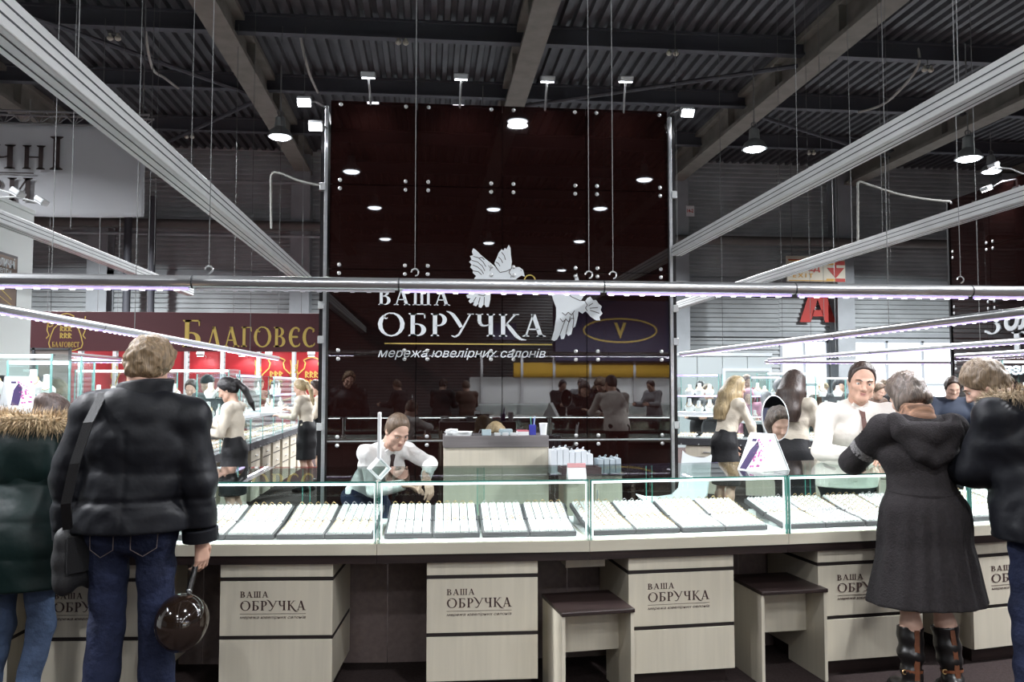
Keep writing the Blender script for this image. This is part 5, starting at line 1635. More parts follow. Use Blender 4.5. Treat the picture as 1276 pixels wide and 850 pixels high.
q.tube([ax * .13, ax * (up_ + .035)], .0125, 12); q.build('stick', mat('black_gloss_stick', (.008, .007, .007), .25), bl, True)
q = MB(); q.tube([ax * (up_ - .02), ax * (up_ + .04) + Vector((.012, -.01, .004)), ax * (up_ + .105) + Vector((.022, -.012, .01))], .003, 8); q.torus((0, 0, 0), .016, .002, Matrix.Translation(ax * (up_ + .035)) @ Rb @ Matrix.Rotation(1.1, 4, 'X'), 16, 6); q.build('ribbon_clip', M_zip, bl, True)

# ---- 2 woman in the green parka
f = Figure(1.60, True, lean=18, head=(8, 42, 0), neck=28, h=.008, build=1.08,
           arms={'L': {'to': (-.12, .44, 1.17), 'pole': (-.6, -.3, -1), 'palm': (0, 0, -1)}, 'R': {'to': (.12, .43, 1.17), 'pole': (.8, -.3, -.9), 'palm': (0, 0, -1)}},
           legs={'L': {'a': (-.05, 0, 0)}, 'R': {'k': (.035, -.02, 0), 'a': (.01, -.12, 0)}})
r = f.place(26, 3.92, -4, 'person from behind in long dark green parka with fur hood and blue jeans')
f.body(r, SKIN2, hands=True, h=.007)
def jk2(g): return puffs(.16, .009, .55, 1.25)(g) + wob(15, .008, .9)(g)
pk = f.top('parka', r, C_green, .055, hem=.645, fn=jk2, flare=.028, h=.009, cuff=C_green)
J = f.J
nb = J['neck']
# hood lying on the back with its fur edge
F = Field(nb - .34, nb + .3, .009)
F.ell(nb + V3(0, -.13, -.10), (.165, .075, .16), .03); F.cone(nb + V3(-.13, -.05, .0), nb + V3(.13, -.05, .0), .075, .075, .04); F.warp(wob(18, .008)); hd = F.build('hood', C_green, pk)
path = [nb + V3(.168 * math.cos(a), -.055 + .105 * math.sin(a), .058 + .030 * math.sin(-a)) for a in np.linspace(0, 2 * PI, 28, endpoint=False)]
fu = fur_strands(hd, path, .042, .062, 5200, C_furp if False else C_fur, core=True, seed=4); fu['kind'] = 'stuff'
f.trousers(r, C_jeansl, .010, amp=.004, flare=.0)
f.shoes(r, C_shoe, name='boot')
def bun(F, P, k):
    F.ell(P(-.02, -.105, .035), V3(.05, .04, .05) * k, .015)
f.hair_cap(r, H_dark, .016, back=-.09, front=.02, side=-.05, rough=.004, extra=bun)

# ---- 3 woman in the charcoal coat
f = Figure(1.66, True, lean=7, head=(12, 34, 0), neck=18, h=.007, build=1.10,
           arms={'L': {'to': (-.10, .40, 1.19), 'pole': (-1, -.1, -.75), 'palm': (0, 0, -1), 'hand': (.6, .8, .1)}, 'R': {'to': (.10, .42, 1.19), 'pole': (.8, -.2, -.9), 'palm': (0, 0, -1), 'hand': (-.5, .9, 0)}},
           legs={'L': {'a': (-.012, .0, .03)}, 'R': {'a': (.02, -.01, .03)}})
r = f.place(1151, 4.27, -2, 'person seen from behind in a charcoal wool coat with a hood and black boots')
f.body(r, SKIN2, legs=True, h=.006, feet=False)
J = f.J
def jk3(g):
    x, y, z = g
    m = 1 / (1 + np.exp((z - .95) * 40))
    return wob(13, .006, .2)(g) + .004 * np.sin(16 * np.arctan2(x, y + .001) + 2) * m + .009 * np.exp(-((x - .03) / .011) ** 2) * (y < 0) / (1 + np.exp((z - .68) * 80))
ct = f.top('coat', r, C_coat, .032, hem=.475, fn=jk3, flare=.070, h=.008, sleeve=1.0)
q = MB()
pel = J['pelvis']; zz = J['waist'][2] - .03; cy = J['waist'][1] - .008
ring = [(.172 * 1.06 * math.cos(a), cy + .138 * math.sin(a), zz + .012 * math.sin(a)) for a in np.linspace(0, 2 * PI, 40, endpoint=False)]
vs = [];
for (x, y, z) in ring: vs += [(x, y, z - .02), (x, y, z + .02), (x * .96, (y - cy) * .96 + cy, z + .02), (x * .96, (y - cy) * .96 + cy, z - .02)]
n4 = len(ring); fs = []
for i in range(n4):
    j = (i + 1) % n4
    for e in range(4): fs.append((4 * i + e, 4 * j + e, 4 * j + (e + 1) % 4, 4 * i + (e + 1) % 4))
q.add(vs, fs); q.build('belt', C_coat, ct, True)
nb = J['neck']
F = Field(nb - .36, nb + .3, .008)
F.chain([nb + V3(-.155, .03, -.03), nb + V3(-.135, -.075, -.045), nb + V3(0, -.125, -.06), nb + V3(.135, -.075, -.045), nb + V3(.155, .03, -.03)], [.04, .052, .058, .052, .04], .02); F.chain([nb + V3(-.13, -.10, -.08), nb + V3(-.06, -.135, -.16), nb + V3(0, -.14, -.19), nb + V3(.06, -.135, -.16), nb + V3(.13, -.10, -.08)], [.03, .038, .042, .038, .03], .02); F.ell(nb + V3(0, -.12, -.12), (.11, .035, .07), .03); F.cone(nb + V3(-.15, -.05, .0), nb + V3(-.10, .08, -.02), .045, .035, .03); F.cone(nb + V3(.15, -.05, .0), nb + V3(.10, .08, -.02), .045, .035, .03)
F.cone(nb + V3(-.12, -.135, .03), nb + V3(.12, -.135, .03), .02, .02, .02, op='-'); F.warp(wob(16, .008, .3)); F.build('hood', C_coat, ct)
C_trim = mat('grey_embroidery', (0.16, 0.15, 0.15), .8, var=.8, vscale=160)
for S in 'LR':
    a = J['s' + S]; e = J['e' + S]; d = unit(e - a)
    for k_, tt in enumerate((.60,)):
        c = a + (e - a) * tt; q = MB(); q.tube([c - d * .022, c + d * .022], [.0745, .0715], 20, False); q.build('embroidered_band', C_trim, ct, True)
    for k_ in range(3):
        c = a + (e - a) * (.22 + .07 * k_); q = MB(); q.tube([c - d * .004, c + d * .004], [.0768 - .001 * k_, .0768 - .001 * k_], 20, False); q.build('seam_ridge', C_coat, ct, True)
F = Field(nb - .16, nb + .2, .007); F.cone(nb + V3(0, .0, .005), nb + V3(0, .015, .055), .083, .075, .02, (V3(1, 0, 0), 1.12)); F.cone(nb + V3(0, 0, -.02), nb + V3(0, .03, .15), .06, .065, .01, op='-'); F.warp(folds(110, .006)); F.build('scarf', C_scarf, r)
def bob(F, P, k):
    F.ell(P(0, -.035, -.045), V3(.098, .075, .07) * k, .03); F.ell(P(-.075, -.01, -.05), V3(.03, .05, .06) * k, .02); F.ell(P(.075, -.01, -.05), V3(.03, .05, .06) * k, .02)
    F.cut(P(0, 0, -.085), -f.hu, .012)
f.hair_cap(r, H_grey, .022, back=-.10, front=.03, side=-.09, rough=.005, extra=bob)
C_brownl = mat('brown_leather', (0.13, 0.045, 0.02), .4)
for S in 'LR':
    a = J['a' + S]; kn = J['k' + S]; d = unit(kn - a)
    F = Field(np.minimum(a, kn) - .16, np.maximum(a, kn) + .22, .006)
    t_ = f.__dict__['toe' + S]; z = V3(a[0], a[1], 0)
    F.chain([a + V3(0, 0, -.02), a + d * .12, a + d * .255], [.047, .056, .066], .03); F.cone(z - t_ * .03 + V3(0, 0, .07), z + t_ * .10 + V3(0, 0, .042), .042, .040, .03); F.cone(z + t_ * .09 + V3(0, 0, .04), z + t_ * .155 + V3(0, 0, .03), .038, .026, .02)
    F.cone(z - t_ * .05 + V3(0, 0, .0), z - t_ * .045 + V3(0, 0, .07), .026, .034, .012)
    F.warp(folds(75, .005, .7)); F.cut((0, 0, .004), (0, 0, -1), .002); F.cut(a + d * .25, d, .003, (a + d * .25 - .1, a + d * .25 + .12))
    F.cone(a + d * .20, a + d * .30, .048, .058, .003, op='-')
    bt = F.build('boot', C_shoe, r)
    q = MB(); bk = V3(0, -1, 0)
    P_ = [a + d * t__ + bk * rr for t__, rr in ((.245, .068), (.18, .0645), (.12, .061), (.06, .056), (.0, .052))]
    vs = []; 
    for p in P_: vs += [p + V3(-.012, 0, 0), p + V3(.012, 0, 0), p + V3(.012, .014, 0), p + V3(-.012, .014, 0)]
    fs = []
    for i in range(len(P_) - 1):
        for e in range(4): fs.append((4 * i + e, 4 * i + (e + 1) % 4, 4 * i + 4 + (e + 1) % 4, 4 * i + 4 + e))
    q.add(vs, fs); q.build('back_strip', C_brownl, bt)
    q = MB(); q.tube([a + d * .028, a + d * .042], [.0535, .0545], 20, False); q.build('ankle_strap', C_brownl, bt, True)
    q = MB(); q.torus(tuple(a + d * .035 + V3(-.05, -.025, 0)), .011, .003, Matrix.Rotation(PI / 2, 4, 'X'), 12, 6); q.build('buckle', M_ringgold, bt, True)
    q = MB(); q.ball(tuple(z - t_ * .045 + V3(0, -.004, .055)), .035, 12, (.95, 1, 1)); q.build('heel_patch', C_brownl, bt, True)

# ---- 4 man in black jacket at the right edge
f = Figure(1.76, lean=13, head=(16, 36, -4), neck=22, h=.007, build=1.08,
           arms={'L': {'to': (-.08, .44, 1.14), 'pole': (-.35, -.6, -1), 'palm': (0, 0, -1)}, 'R': {'to': (.12, .42, 1.14), 'pole': (1, -.2, -.6), 'palm': (0, 0, -1)}},
           legs={'L': {'a': (-.03, .02, 0)}, 'R': {'a': (.05, -.04, 0)}})
r = f.place(1290, 4.08, 32, 'person at right edge in black jacket with fur hood bending over the counter')
f.body(r, SKIN2, h=.006); f.face(r, H_fair)
def jk4(g): return wob(14, .010, .5)(g) + wob(30, .004)(g)
jk = f.top('jacket', r, C_black, .048, hem=.84, fn=jk4, flare=.02, h=.008, cuff=C_black)
J = f.J; nb = J['neck']
F = Field(nb - .34, nb + .32, .008); F.ell(nb + V3(0, -.14, -.08), (.16, .07, .15), .03); F.cone(nb + V3(-.13, -.05, .0), nb + V3(.13, -.05, .0), .07, .07, .04); F.cone(nb + V3(-.13, -.03, .02), nb + V3(-.10, .09, .01), .05, .04, .03); F.cone(nb + V3(.13, -.03, .02), nb + V3(.10, .09, .01), .05, .04, .03); F.warp(wob(18, .008)); hd = F.build('hood', C_black, jk)
path = [nb + V3(.172 * math.cos(a), -.03 + .125 * math.sin(a), .055 - .045 * math.sin(a) * (1 if math.sin(a) > 0 else .3)) for a in np.linspace(0, 2 * PI, 28, endpoint=False)]
fu = fur_strands(hd, path, .034, .05, 4200, C_furp, core=True, seed=9); fu['kind'] = 'stuff'
f.trousers(r, C_jeans, .018, amp=.006, flare=.012)
f.shoes(r, C_shoe)
f.hair_cap(r, H_fair, .014, back=-.055, front=.035, side=-.022, rough=.005, fringe=True)
st = MB()
pts = [(.20, -.13, 1.02), (.12, -.22, 1.2), (.0, -.24, 1.36), (-.09, -.13, 1.50), (-.11, .02, 1.56)]
lean_ = lambda p: rotx(V3(*p), math.radians(13), f.J['pelvis'])
vs = []
for p in pts:
    q_ = lean_(p); vs += [q_ + V3(-.02, 0, -.014), q_ + V3(.02, 0, .014), q_ + V3(.02, -.006, .014), q_ + V3(-.02, -.006, -.014)]
fs = []
for i in range(len(pts) - 1):
    for e in range(4): fs.append((4 * i + e, 4 * i + (e + 1) % 4, 4 * i + 4 + (e + 1) % 4, 4 * i + 4 + e))
st.add(vs, fs); st.build('bag_strap', C_strap, r)

# ---- 5 seller leaning on the glass
def shirt_collar(f, parent, m, tie=None, tl=.42, ex=0.0):
    J = f.J; nb = J['neck']; u = f.up; w = f.rt; d = f.fw
    F = Field(nb - .14, nb + .16, .006)
    F.cone(nb - u * .005 + d * .01, nb + u * .045 + d * .02, .068 * f.k, .064 * f.k, .01); F.cone(nb - u * .04 + d * .01, nb + u * .1 + d * .025, .059 * f.k, .0595 * f.k, .004, op='-'); F.cut(nb + u * .045 + d * .0, u * 1 + d * .45, .004); F.build('collar', m, parent)
    for sg in (-1, 1):
        q = MB(); a = nb + d * .072 + u * .012 + w * sg * .006; b_ = nb + d * .052 + u * .035 + w * sg * .045; c = nb + d * .088 - u * .05 + w * sg * .045; e = nb + d * .05 - u * .004 + w * sg * .065
        P_ = [a, b_, e, c]; o_ = d * .006
        q.add([p for p in P_] + [p + o_ for p in P_], [(0, 1, 2, 3), (7, 6, 5, 4), (0, 4, 5, 1), (1, 5, 6, 2), (2, 6, 7, 3), (3, 7, 4, 0)]); q.build('collar_tip', m, parent)
    if tie:
        def surf(z, off=.008):      # front of the chest at a distance below the neck
            t_ = z
            prof = ((0, .070), (.04, .098), (.07, .118), (.12, .146), (.17, .170), (.25, .170), (.36, .156), (.5, .150))
            for i in range(len(prof) - 1):
                if prof[i][0] <= t_ <= prof[i + 1][0]:
                    a_ = (t_ - prof[i][0]) / (prof[i + 1][0] - prof[i][0]); y = prof[i][1] + a_ * (prof[i + 1][1] - prof[i][1]); break
            else: y = prof[-1][1]
            return nb - u * t_ + d * (y * f.k + off + ex * min(1, t_ / .06))
        q = MB(); q.hexa([surf(.035) - w * .012, surf(.035) + w * .012, surf(.035, .02) + w * .012, surf(.035, .02) - w * .012, surf(.0, .0) - w * .02, surf(.0, .0) + w * .02, surf(.0, .016) + w * .02, surf(.0, .016) - w * .02])
        kn = q.build('tie_knot', tie, parent)
        q = MB(); vs = []; fs = []
        L = np.linspace(.035, tl, 9)
        for i, z in enumerate(L):
            hw_ = .014 + .024 * min(1, (z - .035) / (tl - .09)) if i < 8 else .002
            c = surf(z, .012)
            vs += [c - w * hw_, c + d * .005, c + w * hw_, c - d * .004]
        for i in range(len(L) - 1):
            for e in range(4): fs.append((4 * i + e, 4 * i + (e + 1) % 4, 4 * i + 4 + (e + 1) % 4, 4 * i + 4 + e))
        q.add(vs, fs); q.build('tie', tie, parent, True)
f = Figure(1.78, lean=24, head=(-14, 14, -6), neck=-4, h=.006, build=1.04, hunch=.5,
           arms={'L': {'to': (-.08, .545, 1.150), 'pole': (-1, -.2, -.9), 'palm': (0, 0, -1), 'hand': (.85, .5, -.02), 'curl': 22}, 'R': {'to': (.12, .53, 1.150), 'pole': (1, -.2, -.9), 'palm': (0, 0, -1), 'hand': (-.85, .5, -.02), 'curl': 22}})
r = f.place(1055, 5.60, 180 - 6, 'seller in a cream shirt and brown tie leaning forward on the glass counter')
f.body(r, SKIN, h=.0045); f.face(r, H_dark)
sh = f.top('shirt', r, C_cream, .013, hem=.90, fn=lambda g: wob(17, .006, .8)(g) + wob(36, .0025)(g), h=.006, flare=.0, sleeve=.98)
shirt_collar(f, r, C_cream, C_tie, .43, .035)
f.trousers(r, C_skirt, .015, amp=.003); f.shoes(r, C_shoe)
f.hair_cap(r, H_dark, .007, back=-.05, front=.025, side=-.018, rough=.002)

# ---- 6 young seller bent over the back of the case
p = PD(456, 600, 6.42)
M6 = (Matrix.Translation((p.x, p.y, 0)) @ Matrix.Rotation(math.radians(214), 4, 'Z')).inverted()
f = Figure(1.74, lean=44, head=(-6, 34, 0), neck=-12, h=.006, build=.94, drop=.21,
           arms={'L': {'to': tuple(M6 @ PD(531, 594, 5.86)), 'pole': tuple(M6.to_3x3() @ Vector((1, .9, .1))), 'palm': (0, 0, -1), 'hand': tuple((M6.to_3x3() @ Vector((.25, -.35, -.8)))), 'curl': 26}, 'R': {'to': tuple(M6 @ PD(502, 604, 5.98)), 'pole': (.5, -1, -.1), 'palm': (0, 0, -1), 'hand': tuple((M6.to_3x3() @ Vector((.9, -.3, -.1)))), 'curl': 25}})
r = f.place(456, 6.42, 214, 'young seller in a white shirt and dark tie looking down behind the counter')
f.body(r, SKIN2, h=.0045); f.face(r, H_brown)
f.top('shirt', r, C_white, .011, hem=f.J['pelvis'][2] - .03, fn=lambda g: wob(19, .006, .2)(g) + wob(38, .0025)(g), h=.006, sleeve=.98)
shirt_collar(f, r, C_white, C_tied, .45)
f.trousers(r, C_jeans, .015, amp=.003); f.shoes(r, C_shoe)
f.hair_cap(r, H_brown, .008, back=-.05, front=.03, side=-.02, rough=.002)

# ---- 7 blonde woman seated behind the desk
f = Figure(1.64, True, lean=14, head=(0, 40, 0), neck=18, h=.009, seated=.50)
r = f.place(618, 8.1, 180 - 6, 'blonde woman bent over behind the reception desk')
r['label'] = 'person with blonde hair bent over behind the reception desk'
f.body(r, SKIN2)
f.top('blouse', r, C_blouse, .014, hem=f.J['pelvis'][2] - .02, fn=wob(19, .005)); f.trousers(r, C_skirt, .015, amp=.003); f.shoes(r, C_shoe)
def longb(F, P, k):
    for sg in (-1, 1): F.chain([P(sg * .07, -.03, .03), P(sg * .09, .02, -.1), P(sg * .085, .04, -.19)], [.03, .035, .025], .03)
    F.chain([P(0, -.06, 0), P(0, -.08, -.15)], [.07, .05], .04)
f.hair_cap(r, H_blonde, .020, back=-.10, front=.015, side=-.09, rough=.004, extra=longb)
# ================================================================ neighbouring stands
M_red = mat('red_stand_wall', (0.33, 0.010, 0.016), 0.45)
M_dred = mat('dark_red_board', (0.075, 0.010, 0.016), 0.5)
M_goldp = mat('gold_paint', (0.60, 0.43, 0.10), 0.45, 0.15)
M_wall = mat('white_stand_wall', (0.80, 0.82, 0.80), 0.6)
M_banner = mat('banner_cloth', (0.72, 0.74, 0.78), 0.7, bump=.2, bscale=3)
M_bannerprint = mat('banner_print', (0.060, 0.042, 0.042), 0.7)
M_truss = mat('truss_steel', (0.30, 0.31, 0.32), 0.45, 0.5)
M_greyd = mat('dark_grey_laminate', (0.045, 0.045, 0.05), 0.5)
M_busts = mat('white_bust', (0.86, 0.85, 0.82), 0.5)
M_warmlens = mat('warm_lens', (1, .9, .7), .4, emit=(1, .82, .55), es=14)
M_partition = mat('grey_partition', (0.24, 0.27, 0.275), 0.6)
M_edge2 = mat('pale_glass_edge', (0.25, 0.50, 0.46), 0.2)
M_sparkle = mat('jewellery_glitter', (0.80, 0.78, 0.72), 0.3, 0.2, var=.5, vscale=60)
M_glass2 = glass_mat('showcase_glass', (0.95, 0.975, 0.97), .8)

def rect_y(px0, px1, py0, py1, y):
    a = PY(px0, py1, y); b = PY(px1, py0, y)
    return a.x, b.x, a.z, b.z

# ---- red stand at left: long sign board
y = 16.6; x0, x1, z0, z1 = rect_y(37, 420, 391, 437, y)
sg = thing('sign_board', ((x0 + x1) / 2, y, z0), 'long dark red sign board with gold lettering over the red stand', 'sign')
M = Matrix.Translation((-(x0 + x1) / 2, -y, -z0))
b = MB(); b.box(x0, x1, y, y + .12, z0, z1, .006); b.build('board', M_dred, sg, M=M)
PM = M @ frame_matrix((0, y - .001, 0), (1, 0, 0), (0, 0, 1))
def at(px, py): p = PY(px, py, y); return p.x, p.z
b = MB(); xa, za = at(227, 432.5); xb, zb = at(264, 399); put_glyphs(b, 'Б', xa, za, zb - za, None, PM, .01)
xa, za = at(257, 432); xb, zb = at(393, 408); put_glyphs(b, 'ЛАГОВЕС', xa, za, zb - za, xb - xa, PM, .01, gap=.08); xa, za = at(397, 432); put_glyphs(b, 'Т', xa, za, zb - za, None, PM, .01); b.build('logo_lettering', M_goldp, sg)
def crest(mb, cx, cz, s, M_, text=True):
    """bottle-necked shield outline with scrolls and letters"""
    L = [(-.5, -.35), (-.46, -.48), (-.25, -.56), (0, -.6), (.25, -.56), (.46, -.48), (.5, -.35), (.44, -.1), (.36, .12), (.2, .28), (.17, .42), (.22, .5), (.1, .56), (0, .58), (-.1, .56), (-.22, .5), (-.17, .42), (-.2, .28), (-.36, .12), (-.44, -.1), (-.5, -.35)]
    put_line(mb, [(cx + x * s, cz + z * s) for x, z in L], .028 * s, M_, 0, .008)
    for sx in (-1, 1):
        put_line(mb, [(cx + sx * x * s, cz + z * s) for x, z in ((.52, .38), (.42, .3), (.40, .2), (.5, .16), (.55, .24), (.48, .28))], .028 * s, M_, 0, .008)
        put_line(mb, [(cx + sx * x * s, cz + z * s) for x, z in ((.56, .5), (.54, .3), (.56, .05), (.5, -.1), (.58, -.2))], .028 * s, M_, 0, .008)
    for i in range(3):
        for j in range(2):
            xx = cx + (-.16 + .12 * i) * s; zz = cz + (.0 - .22 * j + .2) * s
            put_line(mb, [(xx, zz - .17 * s), (xx, zz)], .035 * s, M_, 0, .008); put_line(mb, [(xx, zz), (xx + .08 * s, zz - .06 * s), (xx, zz - .09 * s), (xx + .08 * s, zz - .17 * s)], .025 * s, M_, 0, .008)
    if text: put_glyphs(mb, 'БЛАГОВЕСТ', cx - .4 * s, cz - .46 * s, .16 * s, .8 * s, M_, .008)
b = MB(); cx, cz = at(82.5, 414); crest(b, cx, cz, .62, PM); b.build('gold_crest', M_goldp, sg)
# steel rods that carry the board
for k_, px in enumerate((120, 182, 290, 346, 375)):
    x = PY(px, 391, y).x
    w = thing('hanging_wire', (x, y + .06, z1), 'wire holding the red sign board, %s from the left' % ('first', 'second', 'third', 'fourth', 'fifth')[k_], 'wire', 'wires of the red sign board')
    q = MB(); q.tube([(0, 0, 0), (0, 0, 8.8 - z1)], .006, 6); q.build('strand', M_wire, w)

# ---- red stand walls: panels between aluminium posts
y = 18.6
posts = (40, 100, 143, 188, 232, 277, 322, 366, 410)
for i in range(len(posts) - 1):
    x0, x1, z0, z1 = rect_y(posts[i], posts[i + 1], 440, 560, y)
    t = thing('wall_panel', ((x0 + x1) / 2, y, 0), ('red wall panel of the left stand, %s from the left' % ('first', 'second', 'third', 'fourth', 'fifth', 'sixth', 'seventh', 'eighth')[i]) + (' with a gold crest' if i in (6, ) else ''), 'wall panel', 'red wall panels of the left stand')
    M = Matrix.Translation((-(x0 + x1) / 2, -y, 0))
    b = MB(); b.box(x0 + .03, x1 - .03, y, y + .03, 0.0, 2.5); b.build('red_sheet', M_red, t, M=M)
    b = MB(); b.box(x1 - .035, x1 + .03, y - .03, y + .03, 0, 2.5, .006); b.build('post', M_alubeam, t, M=M)
    b = MB(); b.box(x0, x1, y - .03, y + .03, 2.44, 2.52); b.build('top_rail', M_alubeam, t, M=M)
    if i in (6, 7, 2):
        PM = M @ frame_matrix((0, y - .001, 0), (1, 0, 0), (0, 0, 1))
        b = MB(); crest(b, (x0 + x1) / 2, 1.72, .82, PM, False); b.build('gold_crest', M_goldp, t)
for px, lab in ((84, 'lit spotlight on the red stand, leftmost under the sign'), (250, 'lit spotlight glowing on the red wall right of the man'), (302, 'lit spotlight above the gold crest on the red wall'), (335, 'lit spotlight on the red wall, third under the sign'), (388, 'lit spotlight at the right end of the red wall')):
    p = PY(px, 442, 18.1)
    arm_spot((p.x, 18.57, p.z - .04), p, (p.x, 18.6, p.z - .5), lab, 16)
bpy.context.view_layer.update()

# ---- white wall with poster at far left
pe = PD(43, 268, 9.6); x0 = pe.x
t = thing('stand_wall', (x0 - .06, 7.5, 0), 'white stand wall at far left carrying a brown poster', 'stand wall')
zt = pe.z
b = MB(); b.box(-.06, .06, -4.6, pe.y - 7.5, 0, zt, .01); b.build('wall_board', M_wall, t)
b = MB(); b.box(-.07, .07, -4.6, pe.y - 7.5 + .01, zt, zt + .05, .006); b.build('top_trim', M_wall, t)
pa = PX(22, 320, x0 + .02); pb = PX(22, 389, x0 + .02)
ps = thing('poster', (x0 + .012, pa.y, pb.z), 'brown poster with white lettering on the white wall at far left', 'poster')
M_poster = mat('brown_poster', (0.16, 0.085, 0.045), .5, var=.25, vscale=3)
ph = pa.z - pb.z; pw = 1.25
b = MB(); b.box(0, .012, -pw, 0, 0, ph, .003); b.build('frame', M_brownbox, ps)
b = MB(); b.box(.012, .016, -pw + .03, -.03, .03, ph - .03); sh = b.build('sheet', M_poster, ps)
PM = frame_matrix((.0165, -pw, 0), (0, 1, 0), (0, 0, 1))
b = MB(); put_font(b, 'Столичні', pw * .52, ph * .76, .11, pw * .42, PM, .001, 0, .02); put_font(b, 'ювеліри', pw * .58, ph * .64, .07, pw * .3, PM, .001, 0, .01); b.build('lettering', M_white, sh)
b = MB(); put_line(b, [(pw * .2, ph * .3), (pw * .7, ph * .36), (pw * .9, ph * .2)], .012, PM, 0, .001); put_line(b, [(pw * .15, ph * .22), (pw * .6, ph * .28), (pw * .9, ph * .1)], .008, PM, 0, .001); b.build('light_streak', M_goldp, sh)
for (px, py, lab) in ((20, 243, 'unlit arm spotlight on the white wall, left one'), (50, 253, 'unlit arm spotlight on the white wall, right one')):
    p = PX(px, py, x0 + .5)
    arm_spot((x0, p.y, zt - .02), p, p + Vector((-.4, 0, -.6)), lab, 0, None, False)

# ---- banner and truss
y = 15.2; x0, x1, z0, z1 = rect_y(-190, 182, 157, 264, y)
bn = thing('banner', ((x0 + x1) / 2, y, z0), 'large pale cloth banner with dark lettering hanging at upper left', 'banner')
M = Matrix.Translation((-(x0 + x1) / 2, -y, -z0))
b = MB(); vs = []; nx, nz = 60, 16
def bz(u, v): return .035 * math.sin(9 * u + 2 * v) * (1 - v) + .03 * math.sin(23 * u + 5 * v) * max(0, u - .6) + .02 * math.sin(31 * (u + .35 * v)) * max(0, u - .7) * 2
for j in range(nz + 1):
    for i in range(nx + 1):
        u, v = i / nx, j / nz
        vs.append((x0 + u * (x1 - x0) - .06 * v * 0 , y + bz(u, v), z0 + v * (z1 - z0) + .02 * math.sin(7 * u)))
b.add(vs, [(j * (nx + 1) + i, j * (nx + 1) + i + 1, (j + 1) * (nx + 1) + i + 1, (j + 1) * (nx + 1) + i) for j in range(nz) for i in range(nx)])
o = b.build('cloth', M_banner, bn, True, M=M)
sm = o.modifiers.new('thick', 'SOLIDIFY'); sm.thickness = .004
PM = M @ frame_matrix((0, y - .07, 0), (1, 0, 0), (0, 0, 1))
b = MB(); xa, za = at2 = PY(-85, 210, y - .07).x, PY(0, 210, y - .07).z; zb = PY(0, 180, y - .07).z
xe = PY(58, 210, y - .07).x; 
for ch, pa_, pb_ in (('Ч', -14, 21), ('Н', 27, 57)): put_glyphs(b, ch, PY(pa_, 210, y - .07).x, za, zb - za, PY(pb_, 210, y - .07).x - PY(pa_, 210, y - .07).x, PM, .004)
xi = PY(61, 210, y - .07).x; put_glyphs(b, 'І', xi, za, PY(0, 168, y - .07).z - za, PY(79, 210, y - .07).x - xi, PM, .004)
put_line(b, [(PY(-30, 215, y - .07).x, PY(0, 215, y - .07).z), (PY(42, 215, y - .07).x, PY(0, 215, y - .07).z)], .022, PM, 0, .004)
zc = PY(0, 250, y - .07).z; 
for ch, pa_, pb_ in (('Р', -22, 4), ('И', 8, 41)): put_glyphs(b, ch, PY(pa_, 250, y - .07).x, zc, PY(0, 221, y - .07).z - zc, PY(pb_, 250, y - .07).x - PY(pa_, 250, y - .07).x, PM, .004)
b.build('lettering', M_bannerprint, bn)
tz0, tz1 = PY(0, 153, y).z, PY(0, 140, y).z; xe = PY(189, 150, y).x
tr = thing('truss', ((x0 + xe) / 2, y, tz0), 'steel lattice truss carrying the pale banner at upper left', 'truss')
M = Matrix.Translation((-(x0 + xe) / 2, -y, -tz0))
b = MB()
for (yy, zz) in ((y - .0, tz0), (y - .12, tz1), (y + .12, tz1)): b.tube([(x0, yy, zz), (xe, yy, zz)], .022, 8)
b.build('chords', M_truss, tr, M=M)
b = MB(); n = int((xe - x0) / .28)
for i in range(n):
    u = x0 + (xe - x0) * i / n; v = x0 + (xe - x0) * (i + .5) / n; w = x0 + (xe - x0) * (i + 1) / n
    for yy in (y - .12, y + .12): b.tube([(u, yy, tz1), (v, y, tz0), (w, yy, tz1)], .009, 5)
b.build('lattice', M_truss, tr, M=M)
b = MB()
for xx in (x0 + .4, xe - .15): b.tube([(xx, y, tz1), (xx, y, 8.7)], .012, 6)
b.build('hanger', M_wire, tr, M=M)

